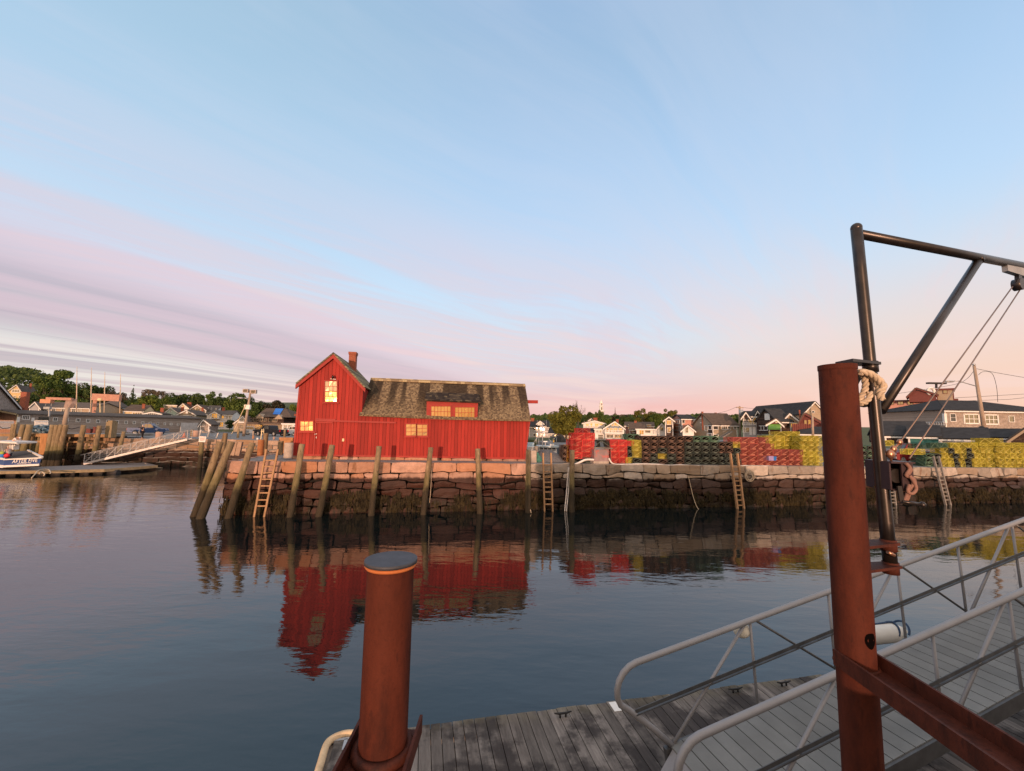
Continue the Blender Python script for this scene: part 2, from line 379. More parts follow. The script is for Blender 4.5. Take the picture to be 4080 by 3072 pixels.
PILE = mat('weathered_pile', (.23,.155,.072), .9, var=.5, vscale=2.5, stretch=(3,3,.7), bump=1.0, bscale=7, blotch=(.10,.105,.035), bl_lo=.48, bl_hi=.60, bl_scale=1.3, bdist=.04)
def pile_mat():
    mt, t, b = new_mat('tidal_pile'); co = t.pos(); sp = t.node('ShaderNodeSeparateXYZ', ins={0: co})
    n = t.noise(t.mapping(co, (4, 4, .9)), 1.6, 6, .68)
    c = t.ramp(n, [(.25, (.060,.042,.028)), (.5, (.205,.142,.082)), (.75, (.37,.27,.165))])
    isl = t.node('ShaderNodeObjectInfo').outputs['Random']
    c = t.mix(t.math('MULTIPLY', isl, .45), c, (.30,.24,.14))
    ed = t.math('ADD', sp.outputs[2], t.math('MULTIPLY', t.math('SUBTRACT', t.noise(co, 2.0, 5, .65), .5), 1.1))
    alg = t.math('MULTIPLY', t.smooth(ed, 1.1, 1.7), t.math('SUBTRACT', 1.0, t.smooth(ed, 2.1, 2.9)))
    kn = t.smooth(t.noise(t.mapping(co, (1, 1, .6)), 8.0, 5, .7), .58, .68); c = t.mix(t.math('MULTIPLY', kn, .6), c, (.045,.032,.022))
    c = t.mix(t.math('MULTIPLY', alg, .5), c, (.10,.095,.025))
    wet = t.math('SUBTRACT', 1.0, t.smooth(ed, 1.3, 1.95)); c = t.mix(t.math('MULTIPLY', wet, .86), c, (.014,.012,.008))
    t.l.new(c, b.inputs['Base Color']); b.inputs['Roughness'].default_value = .85; b.inputs['Specular IOR Level'].default_value = .25
    t.l.new(t.bump(t.noise(t.mapping(co, (3, 3, .8)), 4.0, 6, .7), 1.0, .05), b.inputs['Normal'])
    return mt
PILE = pile_mat()
OLDWOOD = mat('bleached_ladder_wood', (.36,.21,.11), .85, var=.35, stretch=(4,4,.6), vscale=3, bump=.4)
GREYWOOD = mat('grey_weathered_wood', (.21,.19,.17), .9, var=.4, vscale=3, bump=.4)
SHINGLE_G = shingle_mat('grey_wall_shingles', (.42,.35,.30), (.32,.265,.225), 0, row=.14, wid=.2, lich=(.45,.38,.33), streak=False)
SHINGLE_D = shingle_mat('dark_wall_shingles', (.085,.055,.045), (.05,.034,.03), 0, row=.14, wid=.2, lich=(.13,.09,.07), streak=False)
SLATE = mat('dark_asphalt_roof', (.125,.108,.098), 1.0, var=.25, vscale=2, bump=.3, spec=.02)
SLATE_D = mat('blue_black_asphalt_roof', (.050,.052,.056), 1.0, var=.25, vscale=2, bump=.3, spec=.02)
BROWNROOF = mat('brown_asphalt_roof', (.115,.088,.072), 1.0, var=.25, vscale=2, bump=.3, spec=.02)
TANWALL = mat('tan_clapboard', (.36,.28,.20), .8, var=.12)
GREYWALL = mat('grey_clapboard', (.36,.35,.35), .8, var=.10)
BLUEWALL = mat('pale_blue_clapboard', (.52,.58,.62), .8, var=.08)
WHITEWALL = mat('white_clapboard', (.76,.72,.68), .75, var=.07)
YELLOWWALL = mat('yellow_clapboard', (.62,.45,.22), .8, var=.1)
MINTWALL = mat('mint_clapboard', (.42,.52,.44), .8, var=.1)
REDHOUSE = mat('dull_red_clapboard', (.15,.045,.038), .8, var=.2)
PINKWALL = mat('salmon_clapboard', (.52,.26,.20), .8, var=.1)
SLATEBLUE = mat('slate_blue_clapboard', (.17,.20,.23), .8, var=.12)
BRICK = mat('red_brick', (.27,.085,.05), .9, var=.35, vscale=9, bump=.5)
CONCRETE = mat('rough_concrete', (.40,.33,.28), .9, var=.22, vscale=4, bump=.5)
ASPHALT = mat('old_asphalt', (.10,.10,.105), .9, var=.25, vscale=1.2, bump=.3)
STEEL = mat('galvanised_steel', (.42,.42,.42), .45, .6, var=.12)
BLACK = mat('black_rubber', (.015,.015,.016), .6)
CHROME = mat('alloy_wheel', (.30,.29,.28), .5, .2)
def rusty(name, col, dark, rough=.72, blue=0.0, facey=True):
    mt, t, b = new_mat(name); co = t.pos()
    n = t.noise(t.mapping(co, (5, 5, 1.6)), 1.5, 8, .68); f = t.noise(co, 60, 4, .7)
    c = t.ramp(n, [(.3, dark), (.52, col), (.75, mulc(col, 1.35))])
    c = t.mix(t.math('MULTIPLY', t.smooth(f, .5, .72), .35), c, mulc(dark, .9))
    sp = t.noise(t.mapping(co, (9, 9, 3)), 2.2, 5, .6); c = t.mix(t.math('MULTIPLY', t.smooth(sp, .60, .68), .55), c, dark)
    t.l.new(c, b.inputs['Base Color']); b.inputs['Roughness'].default_value = rough; b.inputs['Specular IOR Level'].default_value = .12
    t.l.new(t.bump(t.math('ADD', t.noise(co, 28, 6, .7), t.math('MULTIPLY', n, .6)), .45, .006), b.inputs['Normal'])
    return mt
RUST = rusty('rusted_pipe_pile', (.074,.0185,.0105), (.036,.0105,.0075))
RUST_BEAM = rusty('rusted_channel', (.072,.0215,.014), (.026,.011,.009), .6)
BLACKSTEEL = mat('black_painted_steel', (.030,.023,.021), .32, .5, var=.5, vscale=6, blotch=(.10,.065,.05), bl_lo=.66, bl_hi=.74, bl_scale=9, spec=.6)
ALU = mat('dull_aluminium', (.265,.26,.265), .55, .3, var=.07, vscale=3, bump=.12, bscale=40)
ALU_DARK = mat('stained_aluminium', (.105,.105,.105), .5, .6, var=.25, vscale=5)
DECKALU = mat('gangway_deck_boards', (.165,.17,.165), .7, .1, var=.16, vscale=2, isl=.10, bump=.15)
def dock_mat():
    mt, t, b = new_mat('weathered_dock_planks')
    co = t.mapping(t.pos(), (1,1,1), (0,0,-math.atan(.211)))
    k = t.math('MULTIPLY_ADD', t.island(), .7, .65)
    n = t.noise(t.mapping(co, (7, .9, 3)), 2.0, 7, .7); bl = t.noise(co, 1.15, 5, .62)
    c = t.ramp(n, [(.25, (.070,.060,.054)), (.55, (.165,.145,.13)), (.8, (.28,.25,.222))])
    c = t.node('ShaderNodeVectorMath', operation='SCALE', ins={0: c, 'Scale': k}).outputs[0]
    c = t.mix(t.math('MULTIPLY', t.smooth(bl, .45, .58), .8), c, (.022,.018,.018))
    sp = t.node('ShaderNodeSeparateXYZ', ins={0: co})
    gr = t.math('MULTIPLY', t.smooth(sp.outputs[1], 6.95, 7.45), t.smooth(t.noise(co, 3.0, 4, .6), .35, .6))
    c = t.mix(t.math('MULTIPLY', gr, .6), c, (.16,.14,.09))
    t.l.new(c, b.inputs['Base Color']); b.inputs['Roughness'].default_value = .85; b.inputs['Specular IOR Level'].default_value = .25
    t.l.new(t.bump(n, .6, .01), b.inputs['Normal'])
    return mt
DOCK = dock_mat()
ROPE = mat('cream_rope', (.50,.40,.29), .9, var=.25, vscale=40)
WHITEHOSE = mat('white_hose', (.72,.66,.62), .5, var=.08)
WEED = mat('brown_rockweed', (.024,.018,.008), .55, var=.6, vscale=1.5, isl=.55, spec=.1)
# ------------------------------------------------------------------ stone walls
def fbm(x, y, s): return noise.noise(Vector((x, y, s)))
def masonry(mb, org, du, dn, L, zb, zt, seed, rows=(.66,.52,.46,.55,.50,.60,.55), lmin=.6, lmax=1.9, cap=(1.2,2.6), nx=4, nz=3, batter=.03):
    """Irregular split blocks in uneven courses; every block a rounded, displaced slab with open joints round it."""
    r = random.Random(seed); up = Vector((0,0,1))
    zs = [0.0]; i = 0
    while True:
        zs.append(zs[-1] - rows[i % len(rows)]); i += 1
        if zt(0) + zs[-1] < zb: break
    def edge(k, u): return zt(u) + zs[k] + (fbm(u * .42, k * 3.7, seed) * .26 + fbm(u*1.3, k*1.9, seed+5) * .13 if k > 0 else fbm(u*.5, 0, seed) * .025)
    for k in range(len(zs) - 1):
        u = -r.random() * .6
        while u < L:
            l = r.uniform(*cap) if k == 0 else r.uniform(lmin, lmax)
            u2 = min(u + l, L + .02)
            if u2 - u < .22: u = u2; continue
            g = r.uniform(.008, .03) if k == 0 else r.uniform(.012, .045)
            ua, ub = max(u, 0) + g, u2 - g
            if ub - ua < .12: u = u2; continue
            sk = 0.06 if k == 0 else .24
            dt = [r.uniform(-sk, sk) * .5 for _ in range(4)]
            subs = [(0, 1)]
            if k > 0 and r.random() < .14 and ub - ua < 1.1: subs = [(0, .5), (.5, 1)]
            for s0, s1 in subs:
                off = r.uniform(-.13, .07) if k else r.uniform(-.06, .05); tl = r.uniform(-.16, .16); sd = r.random() * 50
                rowsv = []
                for b in range(nz + 1):
                    rowv = []
                    for a in range(nx + 1):
                        fa, fb = a / nx, b / nz
                        uu = ua + (ub - ua) * fa
                        uu += (dt[0] * (1 - fa) + dt[1] * fa) * (fb - .5)
                        lo = edge(k + 1, uu) + g + dt[2] * fa * .5; hi = edge(k, uu) - (g if k else 0) - abs(dt[3]) * (1 - fa) * .4 * (k > 0)
                        z = lo + (hi - lo) * (s0 + (s1 - s0) * fb + (.03 if fb == 0 and s0 > 0 else 0))
                        ed = min(fa, 1 - fa) * (ub - ua), min(fb, 1 - fb) * (hi - lo)
                        rim = (a in (0, nx)) or (b in (0, nz))
                        n = fbm(uu * 2.3 + sd, z * 2.6, seed) * .05 + fbm(uu * 6 + sd, z * 7, seed) * .018
                        dep = (.016 if rim else -.010) + off + tl * (fb - .5) + n + batter * (zt(0) - z) * -1
                        cs = .028 if (a in (0, nx) and b in (0, nz)) else 0
                        z += cs * (1 if b == 0 else -1); uu += cs * (1 if a == 0 else -1)
                        rowv.append((uu, z, dep))
                    rowsv.append(rowv)
                vs = []; fs = []
                for rowv in rowsv:
                    for (uu, z, d) in rowv: vs.append(org + du * uu + dn * d + up * z)
                w = nx + 1
                for b in range(nz):
                    for a in range(nx): fs.append((b*w+a, b*w+a+1, (b+1)*w+a+1, (b+1)*w+a))
                rim = [a for a in range(w)] + [b*w+nx for b in range(1, nz+1)] + [nz*w+a for a in range(nx-1, -1, -1)] + [b*w for b in range(nz-1, 0, -1)]
                o = len(vs)
                for i2 in rim: vs.append(vs[i2] + dn * .42)
                for i2 in range(len(rim)):
                    j2 = (i2 + 1) % len(rim); fs.append((rim[j2], rim[i2], o + i2, o + j2))
                mb.add(vs, fs)
            u = u2

UL = on_w(q('B', 925, 1310), 0)[0]
UR, VB = 58.0, 9.0
wharf = thing('stone_wharf', 'long stone wharf of split granite blocks carrying the red fishing shack and lobster traps', 'wharf', W(UL, 0, 0))
u_split = on_w((2105, 1860), 0)[0]  # stone colour switches here, where the sunlit stretch ends
mb = MB(); masonry(mb, W(UL, 0, 0) * 1, WU, WV, u_split - UL, -.7, lambda u: ztop(u + UL), 11)
mb.build('block_facing', GRANITE, wharf)
mb = MB(); masonry(mb, W(u_split, 0, 0), WU, WV, UR - u_split, -.7, lambda u: ztop(u + u_split), 23, rows=(.62,.40,.55,.50,.52,.55,.6), lmin=.7, lmax=1.7, cap=(.8, 2.4))
mb.build('shade_grey_facing', GRANITE_G, wharf)
mb = MB(); masonry(mb, W(UL, VB, 0), -WV, WU, VB - .1, -.7, lambda u: ztop(UL), 31)
mb.build('end_facing', GRANITE, wharf)
mb = MB(); e = .38
b0 = [W(UL+e, e, -1), W(UR, e, -1), W(UR, VB, -1), W(UL+e, VB, -1)]
t0 = [W(UL+e, e, ztop(UL)-.09), W(UR, e, ztop(UR)-.09), W(UR, VB, ztop(UR)-.09), W(UL+e, VB, ztop(UL)-.09)]
mb.hexa(b0, t0); mb.build('rubble_core', DARKGAP, wharf)
mb = MB()
n = 40
for i in range(n):
    ua, ub = UL + .12 + (UR-UL-.12) * i / n, UL + .12 + (UR-UL-.12) * (i+1) / n
    mb.add([W(ua, .30, ztop(ua)-.015), W(ub, .30, ztop(ub)-.015), W(ub, VB, ztop(ub)-.015), W(ua, VB, ztop(ua)-.015)], [(0,1,2,3)])
    mb.add([W(ua, .30, ztop(ua)-.1), W(ub, .30, ztop(ub)-.1), W(ub, .30, ztop(ub)-.015), W(ua, .30, ztop(ua)-.015)], [(0,1,2,3)])
mb.build('paved_top', mat('worn_wharf_paving', (.20,.19,.185), .9, var=.3, vscale=1.5, bump=.4), wharf)
# rockweed hanging on the lower courses
def weed(mb, org, du, dn, L, seed, count, zlo=.1, zhi=1.25, batter=.03, ztopv=3.0):
    r = random.Random(seed)
    for i in range(count):                          # clumps rooted on ledges, each a tuft of strands hanging down
        u0 = r.uniform(0, L); dens = fbm(u0 * .30, 3.3, seed) + .5 * fbm(u0*1.1, 8.1, seed)
        z0 = r.uniform(zlo + .2, zhi) + .35 * dens
        if dens < -.12 and z0 > .75: continue
        if r.random() > .55 + dens: continue
        for j in range(r.randint(7, 13)):
            u = u0 + r.gauss(0, .13); z1 = z0 + r.uniform(-.1, .06)
            l = r.uniform(.22, .55); w = r.uniform(.012, .035); lean = r.uniform(-.08, .08); out = .13 + batter * (ztopv - z1)
            p = [org + du * u - dn * (out - .06) + Vector((0,0,z1)), org + du * (u + lean*.5) - dn * (out + r.uniform(.0,.06)) + Vector((0,0,z1 - l*.5)), org + du * (u + lean) - dn * (out + r.uniform(-.02,.03)) + Vector((0,0,max(-.05, z1 - l)))]
            a = du * w
            mb.add([p[0]-a*.4, p[0]+a*.4, p[1]+a, p[1]-a, p[2]+a*1.2, p[2]-a*1.2], [(0,1,2,3),(3,2,4,5)])
mb = MB(); weed(mb, W(UL,0,0), WU, WV, UR-UL-6, 5, 1500)
tag(mb.build('rockweed', WEED), 'brown rockweed hanging in curtains from the lowest wet courses of the stone wharf', 'seaweed', kind='stuff')

# ------------------------------------------------------------------ the red shack
VF = 2.2
def F(k, x, y, v=VF): return on_wp(q(k, x, y), v)
def fu(k, x, y, v=VF): return on_w(q(k, x, y), v)
shack = thing('fishing_shack', 'weathered red board fishing shack with gable end and long lichened roof on the stone wharf', 'building', W(fu('C',195,1410)[0], VF, ztop(-10)))
bl = fu('C', 197, 1408); br = fu('D', 1493, 1150); tl = fu('C', 278, 560); ap = fu('C', 690, 190); tr = fu('C', 1052, 585)
jn = fu('C', 1032, 930); er = fu('D', 1552, 690); dj = fu('D', 320, 672)
DW = 7.0                                          # depth of the shack
zb = bl[1]; zbr = br[1]
def P(uz, v): return W(uz[0], v, uz[1])
rdg_l = on_w(q('C', 1085, 492), VF + DW/2); rdg_r = on_w(q('D', 1490, 265), VF + DW/2)
# walls: tall gable block and the long wing, one shell
mb = MB()
gab = [bl, (jn[0], zb), jn, tr, ap, tl]
mb.prism([P(p, VF) for p in gab], WV * DW)
wing = [(jn[0], zb), br, er, jn]
back = [(p[0], p[1]) for p in wing]
mb.prism([P(p, VF + .004) for p in wing], WV * (DW - .01))
# right gable end above the eaves
ge = (rdg_r[0] - .04, rdg_r[1] - .10)
ge3 = W(ge[0], VF + DW/2, ge[1]); e0 = W(er[0]-.03, VF + .02, er[1]); e1 = W(er[0]-.03, VF + DW - .02, er[1])
mb.add([e0, e1, ge3], [(0, 1, 2)])
mb.build('wall', REDWALL, shack)
# stone footing under the sill
mb = MB(); masonry(mb, W(bl[0]-.05, VF - .03, 0), WU, WV, br[0]-bl[0]+.1, ztop(0)-.05, lambda u: zb + (zbr-zb)*u/(br[0]-bl[0]) - .01, 77, rows=(.42,.4), cap=(.7,1.9), batter=0)
mb.build('stone_footing', GRANITE, shack)
# roofs
def slab(mb, a, b, c, d, th=.10, mi=0):           # a,b eave (left,right) c,d ridge (right,left)
    nrm = (b - a).cross(d - a).normalized()
    if nrm.z < 0: nrm = -nrm
    mb.hexa([a, b, c, d], [a + nrm*th, b + nrm*th, c + nrm*th, d + nrm*th], mi)
ov = .22
e_l = fu('C', 1003, 930, VF - ov); e_m1 = fu('D', 318, 655, VF - ov); e_m2 = fu('D', 915, 690, VF - ov); e_r = fu('D', 1560, 695, VF - ov)
mb = MB()
R_l = W(jn[0] - .1, VF + DW/2, rdg_l[1]); R_r = P(rdg_r, VF + DW/2)
E_l = P(e_l, VF - ov); E_r = P(e_r, VF - ov)
NS = 26
for i in range(NS):                                # the wing's front slope sags a little along its length
    f0, f1 = i/NS, (i+1)/NS
    sag = lambda f: Vector((0,0,-.05*math.sin(math.pi*f) + .018*fbm(f*9,0,3)))
    a = E_l.lerp(E_r, f0) + sag(f0); b = E_l.lerp(E_r, f1) + sag(f1); c = R_l.lerp(R_r, f1) + sag(f1)*.6; d = R_l.lerp(R_r, f0) + sag(f0)*.6
    th = Vector((0, 0, .11))
    mb.add([a, b, c, d, a+th, b+th, c+th, d+th], [(3,2,1,0),(4,5,6,7),(0,1,5,4),(2,3,7,6)] + ([(1,2,6,5)] if i == NS-1 else []) + ([(3,0,4,7)] if i == 0 else []))
Eb_l = W(jn[0]-.1, VF + DW + ov, e_l[1]); Eb_r = W(e_r[0], VF + DW + ov, e_r[1])
slab(mb, Eb_r, Eb_l, R_l, R_r)
mb.build('roof', OLDROOF, shack)
mb = MB()                                          # ridge boards
th = Vector((0,0,.17)); w0 = -WV*.30 + Vector((0,0,-.22)); w1 = WV*.30 + Vector((0,0,-.22))
for w in (w0, w1):
    mb.hexa([R_l + Vector((0,0,.13)), R_r + Vector((0,0,.13)), R_r + w + Vector((0,0,.13)), R_l + w + Vector((0,0,.13))], [R_l + th, R_r + th, R_r + w + th, R_l + w + th])
mb.build('ridge_board', shingle_mat('ridge_shingles', (.42,.31,.17), (.24,.17,.10), -WA, row=.2, wid=.3, lich=(.46,.36,.2), streak=False), shack)
# gable roof, ridge running back
tip = Vector((0,0,.10)); gl = fu('C', 232, 532, VF-.25); ga = fu('C', 690, 160, VF-.25); gr = fu('C', 1148, 607, VF-.05)
gr2 = fu('C', 1075, 578, VF-.25)
mb = MB()
A0 = P(ga, VF-.25); A1 = W(ga[0], VF + DW, ga[1]); L0 = P(gl, VF-.25); L1 = W(gl[0], VF+DW, gl[1]); R0 = P(gr2, VF-.25); R1 = W(gr2[0], VF+DW, gr2[1])
for (e0_, e1_, f) in ((L0, L1, 0), (R0, R1, 1)):
    sl = (e0_ - A0).normalized()
    e0x = e0_ ; e1x = e1_
    nrm = (e1x - e0x).cross(A0 - e0x).normalized()
    if nrm.z < 0: nrm = -nrm
    th = nrm * -.09
    mb.hexa([e0x+th, e1x+th, A1+th, A0+th], [e0x, e1x, A1, A0])
mb.build('gable_roof', MOSSROOF, shack)
mb = MB()                                          # rake boards on the gable
for a, b in ((P(ga, VF-.20), P(gl, VF-.20)), (P(ga, VF-.20), P(gr2, VF-.20))):
    d = Vector((0,0,-.10)); d2 = Vector((0,0,-.42)); s = WV * .20
    mb.hexa([a+d2, b+d2*.9, b+d2*.9+s, a+d2+s], [a+d, b+d, b+d+s, a+d+s])
mb.build('rake_board', REDTRIM, shack)
# chimney with a corbelled cap
cu = fu('C', 925, 300, VF + 3.2); ct = fu('C', 925, 178, VF + 3.2); w = (fu('C', 968, 300, VF+3.2)[0] - fu('C', 880, 300, VF+3.2)[0])
mb = MB(); mb.box(W(cu[0], VF+3.2, (ct[1] + cu[1])/2 - 1.0), w*.92, .6, ct[1]-cu[1]+1.9, (WU, WV, Vector((0,0,1))))
mb.box(W(cu[0], VF+3.2, ct[1] + .0), w*1.08, .72, .16, (WU, WV, Vector((0,0,1))))
mb.box(W(cu[0], VF+3.2, ct[1] - .12), w*.99, .66, .08, (WU, WV, Vector((0,0,1))))
mb.build('chimney', BRICK, shack)
# dormer
da, db = fu('D', 312, 448), fu('D', 936, 472); dc, dd = fu('D', 912, 688), fu('D', 300, 672)
mb = MB(); fr = .05
mb.prism([P(dd, VF-fr), P(dc, VF-fr), P((dc[0]+.03, db[1]), VF-fr), P((dd[0]-.03, da[1]), VF-fr)], WV * 2.2)
dorm = mb.build('dormer', REDTRIM, shack)
mb = MB(); a = P((da[0]-.18, da[1]-.02), VF-.28); b = P((db[0]+.10, db[1]-.02), VF-.28); c = W(db[0]+.10, VF+2.0, db[1]+.72); d = W(da[0]-.18, VF+2.0, da[1]+.72)
slab(mb, a, b, c, d, .10); mb.build('dormer_roof', shingle_mat('dormer_shingles', (.075,.055,.04), (.033,.024,.02), -WA, lich=(.2,.15,.08), streak=False, lf=(.54,.66)), dorm)
# windows: frame > panes
def shack_window(k, x0, y0, x1, y1, cols, rows, v=VF, parent=shack, tp=.05, y0b=None, y1b=None, glass=GLASS_SHACK, sash=False):
    a = fu(k, x0, y1, v); b = fu(k, x1, y1b or y1, v); c = fu(k, x1, y0b or y0, v); d = fu(k, x0, y0, v)
    ca, cb, cc, cd = [Vector((p[0], p[1])) for p in (a, b, c, d)]
    pt = lambda s, t_: (ca*(1-s)*(1-t_) + cb*s*(1-t_) + cc*s*t_ + cd*(1-s)*t_)
    P3 = lambda s, t_, o: W(pt(s, t_).x, v - o, pt(s, t_).y)
    up = Vector((0,0,1)); mbf = MB(); W2 = (cb-ca).length; H2 = (cd-ca).length; fw = .07
    f_s, f_t = fw/W2, fw/H2
    for (s0, t0_, s1, t1) in ((-f_s,-f_t,1+f_s,-f_t*0.0),(-f_s,1,1+f_s,1+f_t),(-f_s,0,0,1),(1,0,1+f_s,1)):
        mbf.hexa([P3(s0,t0_,-.02), P3(s1,t0_,-.02), P3(s1,t1,-.02), P3(s0,t1,-.02)], [P3(s0,t0_,.07), P3(s1,t0_,.07), P3(s1,t1,.07), P3(s0,t1,.07)])
    mbf.hexa([P3(-f_s*2.2,-f_t*1.8,-.02), P3(1+f_s*2.2,-f_t*1.8,-.02), P3(1+f_s*2.2,-f_t,-.02), P3(-f_s*2.2,-f_t,-.02)], [P3(-f_s*2.2,-f_t*1.8,.12), P3(1+f_s*2.2,-f_t*1.8,.12), P3(1+f_s*2.2,-f_t,.12), P3(-f_s*2.2,-f_t,.12)])
    fo = mbf.build('window', REDTRIM, parent)
    mg = MB(); md = MB(); r = random.Random(int(x0*7+y0))
    for i in range(cols):
        for j in range(rows):
            g = .014
            s0, s1 = (i/cols) + g/W2, ((i+1)/cols) - g/W2; t0_, t1 = (j/rows) + g/H2, ((j+1)/rows) - g/H2
            ti = [r.uniform(-.003,.003) for _ in range(4)]
            o = .036 if (sash and j < rows/2) else .03
            (md if sash and j >= rows/2 else mg).add([P3(s0,t0_,o+ti[0]), P3(s1,t0_,o+ti[1]), P3(s1,t1,o+ti[2]), P3(s0,t1,o+ti[3])], [(0,1,2,3)])
    mg.build('pane', glass, fo)
    if md.v: md.build('pane', GLASS_DIM, fo)
    mm = MB()
    for i in range(1, cols): mm.bar(P3(i/cols,0,.034), P3(i/cols,1,.034), .026, .03, WV)
    for j in range(1, rows): mm.bar(P3(0,j/rows,.034), P3(1,j/rows,.034), .03 if not (sash and j == rows//2) else .06, .03, WV)
    mm.build('glazing_bar', REDDARK, fo)
    return fo
shack_window('C', 592, 512, 735, 757, 3, 4, sash=True)
shack_window('C', 294, 997, 446, 1110, 3, 2, glass=GLASS_ORANGE)
shack_window('C', 1568, 1030, 1690, 1168, 2, 3)
shack_window('D', 188, 732, 310, 866, 2, 3)
shack_window('D', 358, 512, 592, 640, 6, 2, v=VF-.05, parent=shack)
shack_window('D', 646, 524, 880, 654, 6, 2, v=VF-.05, parent=shack)
# sliding door with its track, latch, plates and the hoist beam
mb = MB(); a = fu('C', 482, 1008); b = fu('C', 686, 1008); c = fu('C', 686, 1412)
for s in (a[0], b[0]): mb.box(W(s, VF-.03, (a[1]+zb)/2), .07, .06, a[1]-zb, (WU, WV, Vector((0,0,1))))
mb.box(W((a[0]+b[0])/2, VF-.03, a[1]), b[0]-a[0]+.07, .06, .09, (WU, WV, Vector((0,0,1))))
door = mb.build('door', REDTRIM, shack)
mb = MB(); lp = F('C', 470, 1152, VF-.05); mb.ball(lp, .05, n=8); mb.bar(lp + WU*-.02, F('C', 492, 1146, VF-.05), .02, .02); mb.bar(F('C', 486, 1180, VF-.04), F('C', 486, 1200, VF-.04), .04, .02)
mb.build('latch', STEEL, door)
mb = MB(); t0_, t1_ = fu('C', 480, 985), fu('C', 1448, 1012)
mb.bar(W(t0_[0], VF-.06, t0_[1]), W(t1_[0], VF-.06, t1_[1]), .08, .10); mb.bar(W(t0_[0], VF-.045, t0_[1]+.1), W(fu('C',720,990)[0], VF-.045, t0_[1]+.08), .06, .07)
mb.build('door_track', REDDARK, shack)
mb = MB(); p = fu('C', 810, 1220); mb.box(W(p[0], VF-.02, p[1]), .13, .03, .19, (WU, WV, Vector((0,0,1)))); mb.build('switch_plate', CREAM, shack)
mb = MB(); p = fu('C', 690, 468); mb.bar(W(p[0]-.05, VF-.05, p[1]-.12), W(p[0]+.04, VF-.28, p[1]+.16), .05, .05); mb.bar(W(p[0]-.18, VF-.04, p[1]-.1), W(p[0]+.2, VF-.04, p[1]-.12), .06, .06); mb.ball(W(p[0]+.04, VF-.28, p[1]+.02), .09, n=8); mb.build('hoist_hook', BLACKSTEEL, shack)
mb = MB(); a = on_w(q('D', 1525, 458), VF+DW/2); b = on_w(q('D', 1643, 458), VF+DW/2)
mb.bar(W(a[0]-.6, VF+DW/2, a[1]), W(b[0], VF+DW/2, b[1]), .18, .26); mb.build('hoist_beam', REDDARK, shack)
mb = MB(); a = fu('C', 215, 905); mb.bar(W(a[0]+.03, VF+.8, a[1]+.15), W(fu('C',205,1200)[0]+.03, VF+.8, zb+.3), .14, .14); mb.box(W(a[0]-.02, VF+.8, a[1]-.05), .35, .3, .12, (WU,WV,Vector((0,0,1)))); mb.build('downpipe', BRICK, shack)
mb = MB(); mb.bar(W(br[0]-.06, VF-.015, br[1]), W(er[0]-.06, VF-.015, er[1]), .12, .05, WV); mb.bar(W(bl[0]+.06, VF-.015, bl[1]), W(tl[0]+.06, VF-.015, tl[1]-.15), .12, .05, WV)
mb.bar(W(bl[0], VF-.02, zb+.05), W(br[0], VF-.02, zbr+.05), .05, .12); mb.build('corner_board', REDTRIM, shack)

# ------------------------------------------------------------------ piles along the wharf
def pile_mesh(mb, b, t, r, seed, n=12):
    r_ = random.Random(seed); b = Vector(b); t = Vector(t); N = 12
    pts = []; rs = []
    bow = Vector((r_.uniform(-.05,.05), r_.uniform(-.03,.03), 0))
    for i in range(N + 1):
        f = i / N; pts.append(b.lerp(t, f) + bow * math.sin(math.pi * f)); rs.append(r * (1.10 - .18 * f) * (1 + .05 * fbm(f * 5, seed, 1)))
    pts.append(pts[-1] + (t-b).normalized() * .03); rs.append(rs[-1] * .86)
    o = len(mb.v); mb.tube(pts, rs, n)
    for k in range(o, len(mb.v)):
        p = mb.v[k]; d = fbm(p.x*3+seed, p.z*2.2, p.y*3) * .03; ax = b.lerp(t, max(0, min(1, (p.z-b.z)/(t.z-b.z)))); dd = (p-ax); dd.z = 0
        if dd.length > 1e-4: mb.v[k] = p + dd.normalized() * d
def wharf_pile(kt, tx, ty, kb, bx, by, r, label, v0=-.95, v1=-.42, seed=1):
    t = on_wp(q(kt, tx, ty), v1); b = on_wp(q(kb, bx, by), v0)
    d = (b - t).normalized(); b = b + d * .8
    o = MB(); pile_mesh(o, b, t, r, seed)
    return tag(o.build('timber_pile', PILE, loc=(b.x, b.y, 0)), label, 'pile', 'timber piles fending the stone wharf')
wharf_pile('H', 487, 308, 'H', 235, 1030, .20, 'outermost timber pile leaning steeply off the left corner of the stone wharf', -.3, .2, 2)
wharf_pile('H', 615, 308, 'H', 300, 1090, .21, 'thick leaning pile just inside the outermost corner pile', -.9, -.1, 3)
wharf_pile('H', 845, 322, 'H', 600, 1095, .19, 'mossy leaning pile between the wharf corner and the first ladder', seed=4)
wharf_pile('H', 1392, 335, 'H', 1265, 1090, .18, 'leaning knotty pile below the small square window of the red shack', seed=5)
wharf_pile('H', 1722, 345, 'H', 1580, 1090, .18, 'leaning pile in front of the red sliding door', seed=6)
wharf_pile('I', 30, 82, 'H', 2160, 1090, .175, 'yellowish pile in front of the middle of the red wall', seed=7)
wharf_pile('I', 600, 96, 'I', 520, 800, .175, 'tilted pile below the paired ground floor windows, with a mooring line beside it', seed=8)
wharf_pile('I', 1114, 110, 'I', 1138, 795, .175, 'pale stripped pile standing upright below the dormer', seed=9)
wharf_pile('I', 1672, 122, 'I', 1668, 790, .175, 'mottled pile at the right-hand corner of the red shack', seed=10)
wharf_pile('I', 2155, 125, 'I', 2150, 788, .175, 'upright pile beside the pair of hanging white hoses', seed=12)

